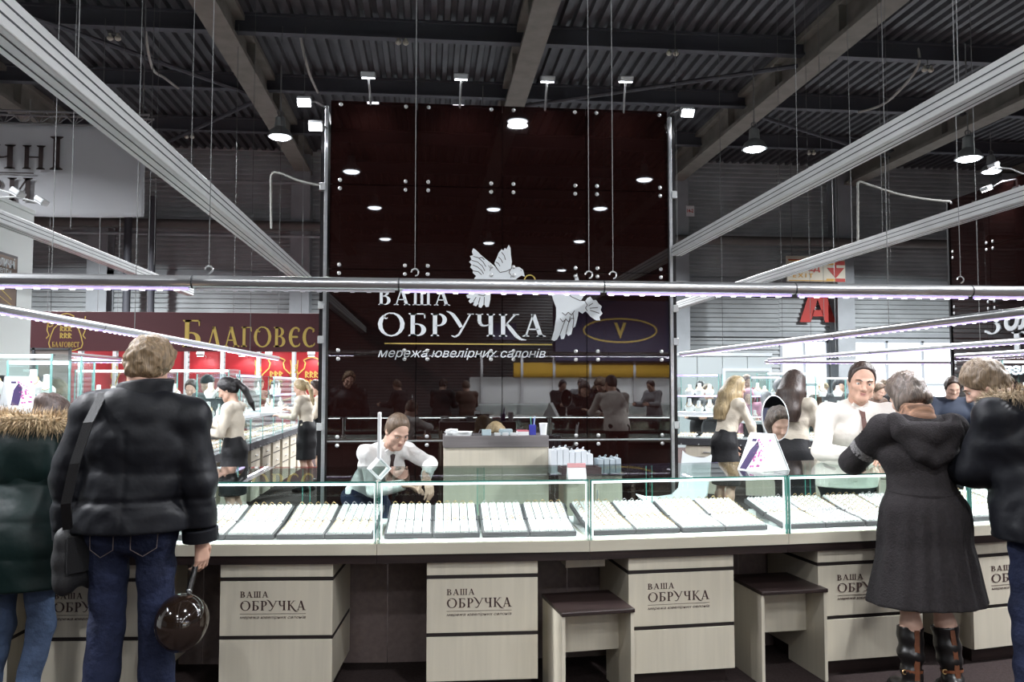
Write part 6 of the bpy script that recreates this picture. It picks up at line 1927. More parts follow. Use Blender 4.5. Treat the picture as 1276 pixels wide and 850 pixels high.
# ---- showcases
def showcase(x, y, w, d, z0, z1, rz, label, shelves=(), group=None, led=M_ledbar, busts=0, blabel=None, light=3.0, shelf_led=False):
    t = thing('glass_showcase', (x, y, 0), label, 'showcase', group, rz)
    b = MB(); b.box(-w / 2, w / 2, -d / 2, d / 2, z0 - .05, z0, .003); b.build('base', M_white, t)
    if z0 < 1.1:
        b = MB(); b.box(-w / 2 + .03, w / 2 - .03, -d / 2 + .03, d / 2 - .03, 0.0, z0 - .05); b.build('pedestal', M_greyd, t)
    for (a0, a1, b0, b1) in ((-w / 2, w / 2, -d / 2, -d / 2 + .008), (-w / 2, w / 2, d / 2 - .008, d / 2), (-w / 2, -w / 2 + .008, -d / 2 + .009, d / 2 - .009), (w / 2 - .008, w / 2, -d / 2 + .009, d / 2 - .009)):
        b = MB(); b.box(a0, a1, b0, b1, z0, z1); b.build('glass_side', M_glass2, t)
    b = MB(); b.box(-w / 2, w / 2, -d / 2, d / 2, z1, z1 + .008); b.build('glass_top', M_glass2, t)
    b = MB()
    for sx in (-1, 1):
        for sy in (-1, 1): b.box(sx * w / 2 - .007, sx * w / 2 + .007, sy * d / 2 - .007, sy * d / 2 + .007, z0, z1)
    b.build('corner_edge', M_edge2, t)
    b = MB(); b.box(-w / 2 + .01, w / 2 - .01, -d / 2 - .003, -d / 2 + .02, z1 - .03, z1 - .004); b.build('led_bar', led, t)
    for zs in shelves:
        b = MB(); b.box(-w / 2 + .01, w / 2 - .01, -d / 2 + .02, d / 2 - .02, zs, zs + .008); s_ = b.build('glass_shelf', M_glass2, t)
        if shelf_led:
            b = MB(); b.box(-w / 2 + .01, w / 2 - .01, -d / 2 + .0, -d / 2 + .019, zs - .012, zs + .012); b.build('shelf_led', led, s_)
    if light:
        area('showcase_light', (x, y, z1 - .04), w * .9, d * .8, light * .5, LED_COL, (0, 0, rz))
    cs, sn = math.cos(rz), math.sin(rz)
    lv = [z0] + [s + .008 for s in shelves]
    for i in range(busts):
        zl = lv[i % len(lv)]
        lx = -w / 2 + .1 + (w - .2) * ((i // len(lv)) + .5) / max(1, math.ceil(busts / len(lv)))
        ly = random.uniform(-.1, .08)
        o = dup(BUST, (x + cs * lx - sn * ly, y + sn * lx + cs * ly, zl), rz + random.uniform(-.3, .3), blabel, blabel and ('white necklace busts: ' + blabel))
        o.scale = (1, 1, random.uniform(.75, 1.05))
    return t
BUST = thing('necklace_bust', (-60, -60, 0), 'white necklace bust', 'bust')
b = MB(); b.lathe([(.05, 0), (.055, .01), (.075, .06), (.07, .09), (.03, .13), (.026, .19), (.028, .2), (.001, .205)], (0, 0, 0), 16, None, 1, .5); b.build('bust', M_busts, BUST, True)
b = MB(); b.torus((0, -.02, .115), .045, .004, Matrix.Rotation(1.0, 4, 'X'), 16, 5); b.build('necklace', M_ringgold, BUST, True)

def drawer_counter(x0, y, L, label, z=.80, rz=0, d=.6, n=None, group='counters of the neighbouring stands', glass=1.12, light=4):
    """counter seen from the sellers' side: dark strip, cream drawer units, glass case with trays on top; runs along local X"""
    t = thing('display_counter', (x0, y, 0), label, 'display counter', group, rz)
    b = MB(); b.box(0, L, 0, d, z - .10, z, .003); b.build('dark_rail', M_greyd, t)
    n = n or max(1, int(L / .75)); w = L / n
    for i in range(n):
        b = MB(); b.box(i * w + w * .22, i * w + w * .98, .03, d - .03, .0, z - .11); dr = b.build('drawer_unit', M_beige, t)
        b = MB()
        for zz in (.30, .52): b.box(i * w + w * .25, i * w + w * .95, .025, .03, zz, zz + .012)
        b.build('slot', M_slot, dr)
        b = MB()
        for zz in (.40, .60): b.tube([(i * w + w * .52, .015, zz), (i * w + w * .68, .015, zz)], .008, 6)
        b.build('handle', M_bolt, dr)
        for q_ in range(3):
            b = MB(); b.ball((i * w + w * (.15 + .3 * q_), -.008, z - .085), .012, 6); b.build('lock', M_bolt, t)
    for (a0, a1, b0, b1) in ((0, L, 0, .008), (0, L, d - .008, d), (0, .008, .009, d - .009), (L - .008, L, .009, d - .009)):
        b = MB(); b.box(a0, a1, b0, b1, z, glass); b.build('glass_side', M_glass2, t)
    b = MB(); b.box(0, L, 0, d, glass, glass + .008); b.build('glass_top', M_glass2, t)
    b = MB()
    for xx in np.arange(0, L + .01, w): b.box(xx - .005, xx + .005, -.003, .006, z, glass)
    b.build('glass_joint', M_edge2, t)
    b = MB(); b.box(0, L, d - .03, d - .012, glass - .02, glass - .004); b.build('led_bar', M_ledbar, t)
    m = int(L / .30)
    cs, sn = math.cos(rz), math.sin(rz)
    for i in range(m):
        for j in range(2):
            lx, ly = (i + .5) * L / m, d * (.30 + .36 * j)
            o = link('jewellery_tray', TRAY2, None); o.location = (x0 + cs * lx - sn * ly, y + sn * lx + cs * ly, z + .002 + .02 * j); o.rotation_euler = (0, 0, rz)
            tag(o, 'jewellery tray, ' + ' '.join(label.split(',')[0].split()[:12]), 'tray', 'trays: ' + label)
    if light:
        lx, ly = L / 2, d / 2
        area('showcase_light', (x0 + cs * lx - sn * ly, y + sn * lx + cs * ly, glass - .03), L * .9, d * .6, light * L, LED_COL, (0, 0, rz))
    return t
tb = MB(); tb.box(-.13, .13, -.09, .09, 0, .02, .003)
tb.cur = 1
for i in range(6):
    tb.box(-.115 + i * .04, -.09 + i * .04, -.08, .08, .02, .032)
tb.cur = 2
random.seed(5)
for i in range(30): tb.ball((random.uniform(-.115, .115), random.uniform(-.08, .08), .036), .007, 6)
TRAY2 = tb.mesh('jewellery_tray'); [TRAY2.materials.append(m_) for m_ in (M_busts, M_pad, M_ringgold)]


BUST_KEEP = BUST
# left stand: long counter running away from us, sellers on its right side
pA = PZ(306, 555, .80); pB = PZ(379, 530.5, .80); XA = (pA.x + pB.x) / 2
for k_, (ya, L_) in enumerate(((9.0, 2.4), (11.45, 2.4), (13.9, 2.4))):
    drawer_counter(XA, ya, L_, ('nearest', 'middle', 'farthest')[k_] + ' section of the long lit counter running away at left', .80, PI / 2, .66, n=3)
showcase(XA - .33, 11.7, 1.5, .5, 1.18, 1.72, PI / 2, 'glass showcase with busts standing on the middle of the left counter', (1.42,), None, M_ledviolet, 8, 'standing in the glass case on the left counter', 5)
showcase(XA - .33, 14.6, 2.2, .5, 1.18, 1.72, PI / 2, 'farther glass showcase on the far end of the left counter', (1.42,), None, M_ledviolet, 8, 'standing in the farther glass case at left', 5, True)
for i in range(9):
    dup(BUST, (XA - .15 - .3 * (i % 2), 9.3 + .24 * i, 1.13), random.uniform(0, 3), 'white necklace bust on the glass of the long left counter', 'white busts on the long left counter').scale = (.8, .8, .7)
o = MB(); o.box(-.09, .09, -.02, .02, 0, .14, .003); tag(o.build('card_box', mat('tan_card', (.55, .34, .16), .6), None, False, Matrix.Translation((XA - .2, 11.35, 1.13))), 'tan card standing on the glass of the left counter', 'box')
# cross counter joining it on the near left
drawer_counter(-6.6, 9.25, 2.0, 'left part of the lit cross counter behind the man in black', .80, 0, .62, n=3)
drawer_counter(-4.55, 9.25, 1.75, 'right part of the lit cross counter behind the man in black', .80, 0, .62, n=2)
p = PD(239, 520, 9.7)
showcase(p.x, p.y, .95, .55, 1.18, 1.76, 0, 'tall glass showcase just right of the man in the black jacket', (1.42,), None, M_ledbar, 4, 'inside the tall glass case right of the man', 4)
p = PD(158, 520, 9.9)
showcase(p.x, p.y, 1.0, .5, 1.18, 1.76, 0, 'glass showcase glowing white left of the man in black', (1.4,), None, M_ledbar, 10, 'in the glowing case left of the man', 8)
p = PD(20, 520, 6.6)
showcase(p.x, p.y, .75, .55, .95, 1.82, 0, 'tall glass showcase at the left edge above the fur hood', (1.5,), None, M_ledbar, 4, 'in the tall case at the left edge', 6)
p = PD(64, 520, 7.0)
showcase(p.x, p.y, .48, .5, .95, 1.78, 0, 'narrow glass showcase beside the tall one at left', (1.45,), None, M_ledbar, 3, 'in the narrow case at left', 4)
p = PD(22, 506, 5.6); st_ = MB(); t = thing('white_pedestal', (p.x, p.y, 0), 'white pedestal carrying the left tent card', 'pedestal'); st_.box(-.25, .25, -.2, .2, 0, p.z - .002, .01); st_.build('block', M_white, t); st_ = MB(); st_.box(-.22, .22, -.205, -.2, .1, p.z - .1); st_.build('front', M_wall, t)
tent_card(p, math.radians(40), .17, .20, 'white tent card with purple print above the fur hood at left')
# shelf frames behind the left showcase
t = thing('shelf_frame', (PY(18, 480, 12.5).x, 12.5, 0), 'brown panelled screen behind the showcase at the left edge', 'screen')
b = MB(); b.box(-.75, .75, 0, .03, 0, 2.1); b.build('panel', mat('taupe_board', (.17, .14, .125), .6), t)
b = MB()
for xx in (-.75, -.25, .25, .75): b.box(xx - .02, xx + .02, -.02, 0, 0, 2.12)
for zz in (.6, 1.35, 2.1): b.box(-.75, .75, -.02, 0, zz - .015, zz + .015)
b.build('frame', M_greyd, t)

# ---- right: counters, showcases, partition, second tower, signs
pA = PZ(843, 542, .80); pB = PZ(884, 547, .80)
yr = 12.0; p0 = PY(838, 545, yr)
rzr = -math.atan2(1.3, 2.6)
for k_ in range(2):
    drawer_counter(p0.x + math.cos(rzr) * 1.75 * k_, yr + math.sin(rzr) * 1.75 * k_, 1.7, ('left', 'right')[k_] + ' section of the lit counter behind the blonde saleswoman', .80, rzr, .6, n=2)
cs_, sn_ = math.cos(rzr), math.sin(rzr)
showcase(p0.x + .36 * cs_ - .3 * sn_, yr + .36 * sn_ + .3 * cs_, .62, .45, 1.18, 1.74, rzr, 'violet lit glass showcase beside the right edge of the tower', (1.42,), None, M_ledviolet, 6, 'in the violet lit case by the tower', 5, True)
p = PD(948, 520, 13.6)
showcase(p.x, p.y, .5, .45, 1.0, 1.72, 0, 'violet lit glass showcase left of the long haired saleswoman', (1.4,), None, M_ledviolet, 4, 'in the violet case left of the long hair', 4, True)
p = PD(1008, 520, 12.3); drawer_counter(p.x, p.y, 1.6, 'left lit counter behind the seller in the cream shirt', .80, 0, .6, n=2)
drawer_counter(p.x + 1.65, p.y, 1.0, 'right lit counter behind the seller in the cream shirt', .80, 0, .6, n=1)
p = PD(1036, 520, 12.6)
showcase(p.x, p.y, .7, .45, 1.18, 1.70, 0, 'clear glass showcase between the long haired woman and the seller', (1.4,), None, M_ledbar, 4, 'in the clear case beside the seller', 4)
p = PD(980, 520, 15.0)
showcase(p.x, p.y, .9, .45, 1.0, 1.8, 0, 'far glass showcase behind the long haired saleswoman', (1.4,), None, M_ledbar, 5, 'in the far case behind the long hair', 4)
p = PD(1268, 520, 9.6)
showcase(p.x, p.y, .7, .5, .95, 1.86, 0, 'glass showcase at the right edge above the fur hood', (1.45,), None, M_ledbar, 4, 'in the case at the right edge', 5)
# grey partition with a door
y = 20.5; x0, x1, z0, z1 = rect_y(838, 962, 441, 520, y)
t = thing('partition_screen', ((x0 + x1) / 2, y, 0), 'grey office partition with a door right of the tower', 'partition')
w = x1 - x0
for i in range(4):
    b = MB(); b.box(-w / 2 + i * w / 4 + .01, -w / 2 + (i + 1) * w / 4 - .01, 0, .05, 0, z1 - .05, .004); b.build('panel', M_partition, t)
b = MB(); b.box(-w / 2, w / 2, -.02, .07, z1 - .06, z1 + .02); b.build('head_rail', M_column, t)
xd0, xd1, _, zd = rect_y(905, 958, 459, 520, y - .06); cxm = (x0 + x1) / 2
b = MB(); b.box(xd0 - cxm, xd1 - cxm, -.05, -.03, 0.02, zd - .08, .004); d_ = b.build('door', mat('door_grey_green', (.20, .25, .245), .5), t)
b = MB(); b.box(xd0 - cxm - .08, xd0 - cxm, -.06, -.001, 0, zd); b.box(xd1 - cxm, xd1 - cxm + .08, -.06, -.001, 0, zd); b.box(xd0 - cxm, xd1 - cxm, -.06, -.001, zd - .08, zd); b.build('door_frame', M_column, t)
b = MB(); b.tube([(xd0 - cxm + .1, -.08, 1.0), (xd0 - cxm + .22, -.08, 1.0)], .012, 8); b.build('handle', M_bolt, d_)
# exit sign on the rear wall, red letter under it
y = 25.9; x0, x1, z0, z1 = rect_y(981, 1053, 320, 350.5, y)
t = thing('exit_sign', ((x0 + x1) / 2, y, z0), 'cream exit sign with red and orange bands high on the rear wall', 'sign')
M = Matrix.Translation((-(x0 + x1) / 2, -y, -z0)); PM = M @ frame_matrix((0, y - .002, 0), (1, 0, 0), (0, 0, 1))
W2, H2 = x1 - x0, z1 - z0
b = MB(); b.box(x0, x1, y, y + .1, z0, z1, .01); b.build('board', mat('cream_sign', (.72, .68, .55), .5), t, M=M)
M_signred = mat('sign_red', (.50, .035, .025), .5); M_signor = mat('sign_orange', (.70, .38, .05), .5)
def sr(mb, u0, u1, v0, v1): mb.box(x0 + u0 * W2, x0 + u1 * W2, v0 * H2 + z0, v1 * H2 + z0, 0, .012, 0, PM)
b = MB(); sr(b, .03, .5, .80, .83); sr(b, .67, .82, .66, .77); sr(b, .67, .82, .02, .12); sr(b, .03, .67, .02, .05); b.build('orange_band', M_signor, t)
b = MB(); sr(b, .02, .5, .83, .87); sr(b, .82, .99, .66, .82); sr(b, .82, .99, .0, .13); b.prism([(x0 + .68 * W2, z0 + .55 * H2), (x0 + .83 * W2, z0 + .14 * H2), (x0 + .98 * W2, z0 + .55 * H2)], 0, .012, PM); sr(b, .815, .845, .55, .66); b.build('red_arrow', M_signred, t)
b = MB(); put_font(b, 'ВИХІД', x0 + .1 * W2, z0 + .42 * H2, .22 * H2, .46 * W2, PM, .012, 0, .03); b.build('red_lettering', M_signred, t)
b = MB(); put_font(b, 'E X I T', x0 + .1 * W2, z0 + .16 * H2, .16 * H2, .34 * W2, PM, .012, 0, .02); b.build('orange_lettering', M_signor, t)
b = MB()
for xx in (x0 + .2, x1 - .2):
    b = MB(); b.tube([(xx, y + .05, z1), (xx, y + .05, 9.2)], .012, 6); b.build('hanger', M_wire, t, M=M)
y = 26.9; x0, x1, z0, z1 = rect_y(996, 1040, 366, 401.5, y)
t = thing('wall_letter', ((x0 + x1) / 2, y, z0), 'big red letter on the metal rear wall under the exit sign', 'letter')
W2, H2 = x1 - x0, z1 - z0
PM = frame_matrix((-W2 / 2, -.02, 0), (1, 0, 0), (0, 0, 1))
b = MB()
for P_ in ([(0, 0), (.30, 0), (.5, .80), (.5, 1), (.27, 1)], [(.70, 0), (1, 0), (.73, 1), (.5, 1), (.5, .80)], [(.33, .2), (.67, .2), (.62, .42), (.38, .42)]):
    b.prism([(u * W2, v * H2) for u, v in P_], 0, .04, PM)
b.build('letter', M_signred, t)
# white label on the column right of the tower
p = PY(860, 263, 26.36); b = MB(); b.box(p.x - .14, p.x + .14, 26.35, 26.365, p.z - .18, p.z + .18); t = tag(b.build('column_label', M_paper), 'small white number label on the steel column right of the tower', 'label')
b = MB(); put_font(b, '14-2', p.x - .1, p.z - .05, .12, .2, frame_matrix((0, 26.348, 0), (1, 0, 0), (0, 0, 1)), .002, 0, .02); b.build('number_print', M_signred, t)

# second dark tower at right, seen at an angle
pf = PD(1183, 250, 13.3); XT = pf.x; ztop = pf.z; yf = pf.y
t = thing('tower_display', (XT, yf, 0), 'second dark brown tower at the right edge with white lettering', 'display tower')
for i in range(6):
    for j in range(5):
        b = MB(); hh = (ztop - .1) / 5; b.box(-.012, 0, -.95 * (i + 1) + .004, -.95 * i - .004, .1 + j * hh + .004, .1 + (j + 1) * hh - .004); pn_ = b.build('glass_panel', M_brownglass, t)
        for yy in (-.95 * i - .07, -.95 * (i + 1) + .07):
            for zz in (.15 + j * hh, .05 + (j + 1) * hh):
                if i < 4: 
                    b = MB(); b.lathe([(.022, 0), (.022, .01), (.001, .014)], (-.012, yy, zz), 10, Matrix.Rotation(-PI / 2, 4, 'Y')); b.build('standoff_bolt', M_bolt, pn_, True)
b = MB(); b.box(.03, 3.0, -5.7, -.0, 0, ztop - .04); b.build('core', M_blackpanel, t)
b = MB(); b.box(-.03, .03, .004, .05, 0, ztop, .004); b.build('corner_post', M_blackpanel, t)
PM = frame_matrix((-.0125, 0, 0), (0, -1, 0), (0, 0, 1))      # local x runs towards us
def tx(px, py): p = PX(px, py, XT - .0125); return (yf - p.y, p.z)
b = MB(); u0, v0 = tx(1229, 417); u1, v1 = tx(1229, 392); put_glyphs(b, 'З', u0, v0, v1 - v0, .36, PM, .02, .15); put_font(b, 'оло', u0 + .42, v0 + .04, .33, .95, PM, .02, .15, .03); b.build('white_letters', M_white, t)
b = MB(); u0, v0 = tx(1262, 440); u1, v1 = tx(1262, 414); put_glyphs(b, 'В', u0, v0, v1 - v0, .48, PM, .02); b.build('white_letters', M_white, t)
b = MB(); u0, v0 = tx(1236, 467); u1, v1 = tx(1236, 454); put_font(b, 'ювел', u0, v0, v1 - v0, .8, PM, .02, .1, .03); b.build('white_letters', M_white, t)
for (px, py, lab) in ((1239, 208, 'spotlight on a curved arm above the second tower'), (1230, 237, 'bright spotlight low on the face of the second tower')):
    p = PX(px, py, XT - .25); arm_spot((XT - .01 if py > 220 else XT + .05, p.y - .3, min(ztop - .02, p.z + .1) if py > 220 else ztop - .04), p, p + Vector((.4, 0, -1)), lab, 12)
light_rail((PX(1200, 447, XT - .1).x, [(yf - 4.2, yf - .2, True)]), 'Y', 2.05, 'dotted LED rail on the face of the second tower', .12, 8)
BUST.location = (XA - .3, 9.12, 1.13); tag(BUST, 'white necklace bust at the near end of the long left counter', 'bust')
# ================================================================ sellers and visitors farther back
def arms_front(up=.0): return None
def saleswoman(px, d, rz, label, hair, H=1.66, lean=3, head=(0, 22, 0), arms=None, long=False, pony=False, neck=10, top=C_blouse, hem=.47):
    f = Figure(H, True, lean=lean, head=head, neck=neck, h=.009, arms=arms, build=.96)
    r = f.place(px, d, rz, label)
    f.body(r, SKIN2, legs=True, h=.007); f.face(r, hair)
    f.top('blouse', r, top, .014, hem=f.J['pelvis'][2] + .04, fn=lambda g: wob(19, .006, px * .1)(g), h=.009, sleeve=.98, flare=.0)
    f.skirt(r, C_skirt, hem * H / 1.66)
    f.shoes(r, C_shoe, heel=.0)
    def ex(F, P, k):
        if long:
            F.chain([P(0, -.05, .03), P(.0, -.105, -.12), P(.0, -.13, -.30), P(0, -.135, -.44)], [.085, .095, .09, .075], .03, (f.hr_, 1.25))
            for sg in (-1, 1): F.chain([P(sg * .06, -.0, .04), P(sg * .085, -.015, -.10), P(sg * .09, -.03, -.28)], [.03, .035, .03], .03)
        if pony:
            F.ell(P(0, -.12, .02), V3(.035, .035, .035), .02); F.chain([P(0, -.13, .02), P(0, -.16, -.10), P(0, -.15, -.25), P(0, -.14, -.34)], [.028, .034, .028, .012], .02)
    f.hair_cap(r, hair, .014, back=-.07 if not long else -.11, front=.028, side=-.03 if not long else -.06, rough=.003, extra=ex if (long or pony) else None, h=.007)
    return r, f
fwd = {'L': {'u': (-.15, .25, -1), 'f': (.12, 1, .12), 'palm': (.3, 0, -1)}, 'R': {'u': (.18, .35, -1), 'f': (-.1, 1, .35), 'palm': (-.3, 0, -1)}}
saleswoman(292, 8.45, 84, 'saleswoman with a black ponytail in beige blouse and black skirt working at left', H_black, 1.66, 4, (0, 30, 0), fwd, pony=True)
saleswoman(382, 12.4, 70, 'blonde saleswoman with a ponytail in beige blouse and black skirt at left', H_blonde, 1.68, 8, (0, 18, 0), fwd, pony=True)
saleswoman(397, 13.3, 95, 'dark haired saleswoman half hidden by the left tower post', H_dark, 1.66, 2, (0, 10, 0), fwd)
saleswoman(903, 9.2, -72, 'blonde saleswoman with long hair bending over at right of the tower', H_blonde, 1.70, 13, (-8, 12, 0), {'L': {'u': (-.2, .3, -1), 'f': (0, .5, -1)}, 'R': {'u': (.12, .55, -1), 'f': (-.05, .3, -1)}}, long=True)
saleswoman(990, 7.75, -48, 'saleswoman with very long brown hair seen from behind at right', H_dark, 1.72, 1, (0, 10, 0), {'L': {'u': (-.15, .3, -1), 'f': (.1, 1, .2)}, 'R': {'u': (.2, .4, -1), 'f': (-.1, 1, .3)}}, long=True)

def visitor(px, d, rz, label, col, hair=None, H=1.70, hat=None, hood=None, woman=False, lean=6, head=(0, 25, 0), pants=C_skirt, puffy=.03, hem=.75):
    f = Figure(H, woman, lean=lean, head=head, neck=12, h=.012, arms={'L': {'u': (-.2, .4, -.9), 'f': (.1, 1, .0)}, 'R': {'u': (.2, .4, -.9), 'f': (-.1, 1, .0)}})
    r = f.place(px, d, rz, label)
    f.body(r, SKIN2, h=.009)
    f.top('coat', r, col, puffy, hem=hem, fn=lambda g: wob(14, .008, px * .05)(g), h=.013, flare=.02)
    f.trousers(r, pants, .012, h=.013, amp=.003); f.shoes(r, C_shoe)
    if hair: f.hair_cap(r, hair, .013, back=-.08 if woman else -.055, front=.03, side=-.03, rough=.004, h=.008)
    if hat:
        c = f.J['head']; F = Field(c - .2, c + .22, .009); F.ell(f.hp(0, -.008, .04), V3(.09, .11, .095), .01, f.HR()); F.cut(f.hp(0, .05, .045), -f.hu + f.hf * .25, .01); F.build('hat', hat, r)
    if hood:
        c = f.J['head']; F = Field(c - .26, c + .24, .010); F.ell(f.hp(0, -.02, .01), V3(.115, .125, .135), .02, f.HR()); F.cut(f.hp(0, .06, 0), f.hf, .02, None); F.cone(f.hp(0, .02, -.02), f.hp(0, .2, -.02), .085, .09, .01, op='-'); F.build('hood', hood, r)
    return r
K_grey = mat('grey_puffer', (.22, .235, .245), .5); K_black = mat('black_cloth', (.014, .014, .016), .8); K_beige = mat('beige_cloth', (.42, .35, .25), .8)
K_maroon = mat('maroon_cloth', (.10, .012, .022), .8); K_pink = mat('pink_knit', (.55, .27, .36), .9, bump=.4, bscale=60); K_brown = mat('brown_cloth', (.10, .06, .04), .8); K_navy = mat('navy_cloth', (.02, .028, .05), .8); K_dgrey = mat('dark_grey_cloth', (.06, .06, .065), .8)
# left
visitor(3, 7.5, 190, 'visitor in a black knitted hat at the left edge behind glass', K_black, H=1.66, hat=K_black)
visitor(41, 10.6, 170, 'visitor with a dark hood seen through the left showcase', K_dgrey, H=1.74, hood=K_dgrey)
visitor(78, 8.6, 150, 'visitor with a beige hood seen through the left showcase', K_beige, H=1.62, hood=K_beige, woman=True)
visitor(60, 11.6, 180, 'visitor in a dark knitted hat behind the beige hood', K_dgrey, H=1.72, hat=K_dgrey)
visitor(262, 11.2, 165, 'visitor in a grey hat and coat seen through the tall glass showcase', K_dgrey, H=1.72, hat=K_black)
visitor(240, 11.6, 175, 'visitor in a dark coat beside the one in the grey hat', K_grey, H_dark, H=1.66)
visitor(332, 17.2, 250, 'visitor with dark hair in black leaning at the left showcase', K_black, H_dark, H=1.70, lean=12)
visitor(316, 16.2, 230, 'visitor with brown hair just behind the one leaning at left', K_brown, H_brown, H=1.72)
# right
visitor(876, 14.2, 150, 'visitor with black hair and black coat near the violet showcase', K_black, H_black, H=1.66, woman=True)
visitor(889, 13.5, 120, 'visitor with brown hair and dark coat left of the blonde saleswoman', K_dgrey, H_brown, H=1.60, woman=True)
visitor(928, 15.4, 190, 'visitor with short dark hair in a maroon and navy coat', K_maroon, H_brown, H=1.78)
visitor(936, 14.0, 150, 'visitor wrapped in a pink knit hood and shawl', K_pink, H=1.50, hood=K_pink, woman=True)
visitor(971, 13.3, 185, 'visitor in a grey puffer coat with the hood up', K_grey, H=1.68, hood=K_grey, puffy=.06)
visitor(1022, 15.3, 200, 'visitor in a tan fur hat behind the long haired saleswoman', K_brown, H=1.64, hat=C_furp, woman=True)
visitor(1046, 14.0, 170, 'visitor in a dark grey hood behind the clear showcase', K_dgrey, H=1.68, hood=K_dgrey)
visitor(1101, 13.8, 165, 'visitor with fair hair just right of the seller', K_black, H_fair, H=1.68, woman=True)
visitor(1090, 12.4, 200, 'visitor with red brown hair close behind the seller', K_brown, H_brown, H=1.62, woman=True)
visitor(1187, 9.8, 160, 'visitor in navy between the coat woman and the man at right', K_navy, H_dark, H=1.68)
visitor(1252, 11.6, 175, 'visitor with fair hair behind the man at the right edge', K_brown, H_fair, H=1.72)

# ---- oval table mirror on the counter, tilted towards the customers
pm = PD(966, 560, 5.08); base = Vector((pm.x, pm.y, ZT))
t = thing('table_mirror', base, 'oval table mirror on a stand at the back edge of the counter glass', 'mirror')
mc = PD(966, 521, 5.08) - base
tgt = PD(1140, 478, 4.35)
n = ((CAM - (base + mc)).normalized() + (tgt - (base + mc)).normalized()).normalized()
R = n.to_track_quat('Z', 'Y').to_matrix().to_4x4()
Mm = Matrix.Translation(mc) @ R
a_, c_ = .083, .135
M_mirror = mat('mirror_silver', (0.9, 0.92, 0.92), 0.0, 1.0)
b = MB(); b.prism([(a_ * math.cos(k * PI / 24), c_ * math.sin(k * PI / 24)) for k in range(48)], 0, .004, Mm); b.build('mirror_glass', M_mirror, t)
b = MB(); vs = []; fs = []
for k in range(48):
    for (e, zz) in ((1.0, .0055), (1.06, .004), (1.06, -.008), (1.0, -.008)): vs.append(Mm @ Vector((a_ * e * math.cos(k * PI / 24), c_ * (1 + (e - 1) * .7) * math.sin(k * PI / 24), zz)))
for k in range(48):
    j = (k + 1) % 48
    for e in range(4): fs.append((4 * k + e, 4 * k + (e + 1) % 4, 4 * j + (e + 1) % 4, 4 * j + e))
b.add(vs, fs); b.build('mirror_frame', M_bolt, t, True)
b = MB(); b.lathe([(.07, 0), (.068, .008), (.02, .014), (.008, .03), (.008, mc.z - c_ - .0)], (mc.x, mc.y, 0), 20); b.build('stand', M_bolt, t, True)

# ================================================================ behind the photographer: what the dark glass mirrors
corrugated('wall_front', 'wall', -34, 40, 0.0, 9.4, -26.2, 0.155, 0.05, M_clad)
for i, (px, py, zl) in enumerate(((645, 151.5, 7.4), (438, 214, 7.4), (803, 224, 7.4), (467, 259, 7.4), (615, 261, 7.4), (748, 260, 7.4), (480, 298, 7.4), (609, 303, 7.4), (722, 301, 7.4), (700, 337, 7.4))):
    p = PZ(px, py, zl)
    bell_lamp(p.x, 2 * TY - p.y, zl, 'lit bell lamp of the hall roof mirrored in the tower, %s' % ('largest', 'left of the largest', 'right of the largest', 'second row left', 'second row middle', 'second row right', 'third row left', 'third row middle', 'third row right', 'fourth row')[i], True, None, FRONT_LAMP_W)
for i, (x, y) in enumerate(((-7.5, -1.5), (7.2, -2.5), (-7.0, 4.6), (9.0, 4.0), (-10.5, 9.5), (12.0, 8.5))):  # unseen lamps added as fill for the cabinet fronts, beams and banner
    bell_lamp(x, y, 7.4, 'added fill bell lamp under the hall roof outside the picture, %s' % ('front left', 'front right', 'side left', 'side right', 'far side left', 'far side right')[i], True, None, FRONT_LAMP_W if i < 2 else SIDE_FILL_W)
# opposite stand mirrored in the tower
yv = 21.0; ym = 2 * TY - yv
def mx(px): return PY(px, 480, yv).x
def mz(py): return PY(640, py, yv).z
t = thing('opposite_stand', ((mx(585) + mx(850)) / 2, ym - .02, 0), 'white stand with a yellow band and dark blue sign mirrored in the tower', 'stand')
cx = (mx(585) + mx(850)) / 2
M = Matrix.Translation((-cx, -(ym - .02), 0))
b = MB(); b.box(mx(585), mx(850), ym - .1, ym, 0, mz(470)); b.build('white_wall', M_wall, t, M=M)
b = MB(); b.box(mx(640), mx(850), ym - .1, ym + .05, mz(470), mz(452)); b.build('yellow_band', mat('yellow_board', (.62, .36, .02), .5), t, M=M)
b = MB(); b.box(mx(690), mx(850), ym - .1, ym + .3, mz(450), mz(375)); b.build('blue_sign', mat('dark_blue_board', (.016, .018, .06), .5), t, M=M)
PMr = M @ frame_matrix((mx(770), ym + .301, mz(412)), (-1, 0, 0), (0, 0, 1))
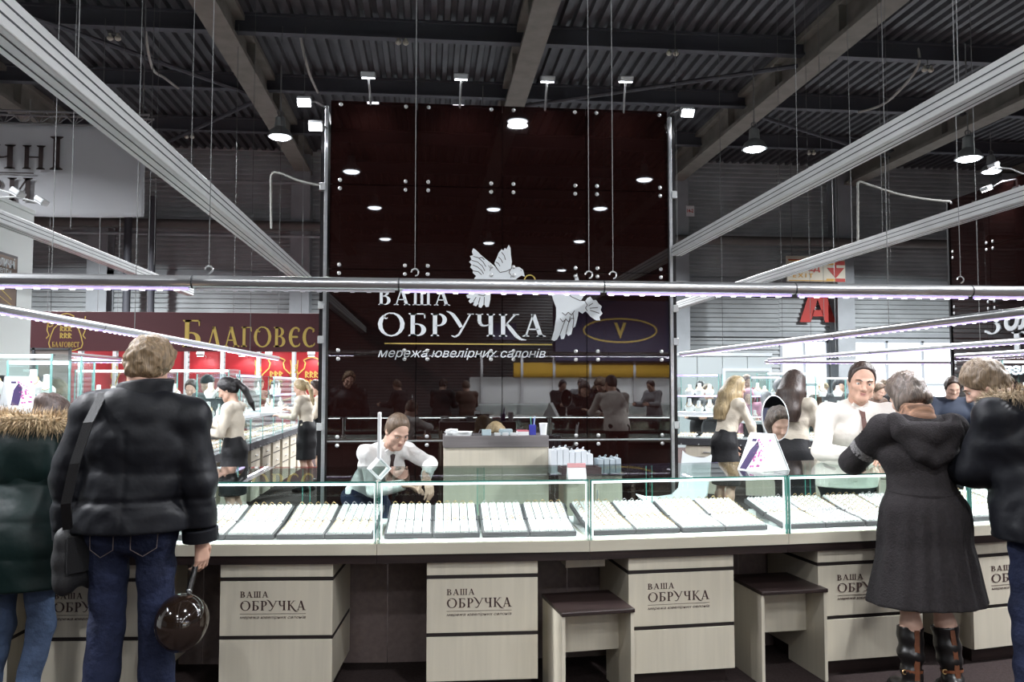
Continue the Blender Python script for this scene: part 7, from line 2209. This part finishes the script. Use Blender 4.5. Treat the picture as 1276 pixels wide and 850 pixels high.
b = MB(); vs_ = [(.95 * math.cos(k * PI / 20), .3 * math.sin(k * PI / 20)) for k in range(41)]; put_line(b, vs_, .04, PMr, 0, .01); b.prism([(-.16, .2), (0, -.22), (.16, .2), (.08, .2), (0, -.02), (-.08, .2)], 0, .01, PMr); b.build('gold_emblem', M_goldp, t)
b = MB(); b.box(mx(612), mx(640), ym + .6, ym + .62, mz(425), mz(405)); b.build('hanging_board', mat('dark_blue_board', (.016, .018, .06), .5), t, M=M)
for i, px in enumerate((600, 650, 690, 735, 790)):
    b = MB(); b.box(mx(px) - .03, mx(px) + .03, ym + .02, ym + .08, 0, mz(440)); b.build('post', M_alubeam, t, M=M)
area('opposite_stand_light', (cx, ym + 1.6, 2.7), 5.0, .1, 260, LED_COL, (math.radians(-35), 0, 0))
light_rail((ym + 1.0, [(mx(560), mx(700), True), (mx(700), mx(850), True)]), 'X', mz(443), 'LED rail of the opposite stand mirrored in the tower', .12, 10)
drawer_counter(mx(590), ym + .5, 2.8, 'left lit counter mirrored in the tower', .8, 0, .6, n=3)
drawer_counter(mx(590) + 2.9, ym + .5, 2.4, 'right lit counter mirrored in the tower', .8, 0, .6, n=3)
n_ = 0
for (px, yy, rz, H, col, hr, lab) in ((724, 19.3, 10, 1.74, K_grey, H_dark, 'mirrored visitor in a pale shirt seen in the tower at right'), (698, 18.5, -20, 1.7, K_black, H_black, 'mirrored visitor in black left of the pale shirt'), (757, 18.6, 25, 1.66, K_black, H_dark, 'mirrored visitor in black right of the pale shirt'), (815, 18.9, 60, 1.7, K_grey, H_dark, 'mirrored visitor near the right edge of the tower'),
                                    (550, 18.2, 200, 1.72, K_black, H_dark, 'mirrored visitor in black left of the white stand'), (583, 19.1, 160, 1.68, K_brown, H_brown, 'mirrored visitor in brown left of the white stand'), (500, 18.9, 120, 1.7, K_black, H_brown, 'mirrored visitor in the dark left part of the tower'), (428, 19.4, 200, 1.7, K_black, H_dark, 'mirrored visitor at the left edge of the tower')):
    pv = PY(px, 480, yy)
    r = visitor(px, 5, rz, lab, col, hr, H)
    r.location = (pv.x, 2 * TY - yy, 0)
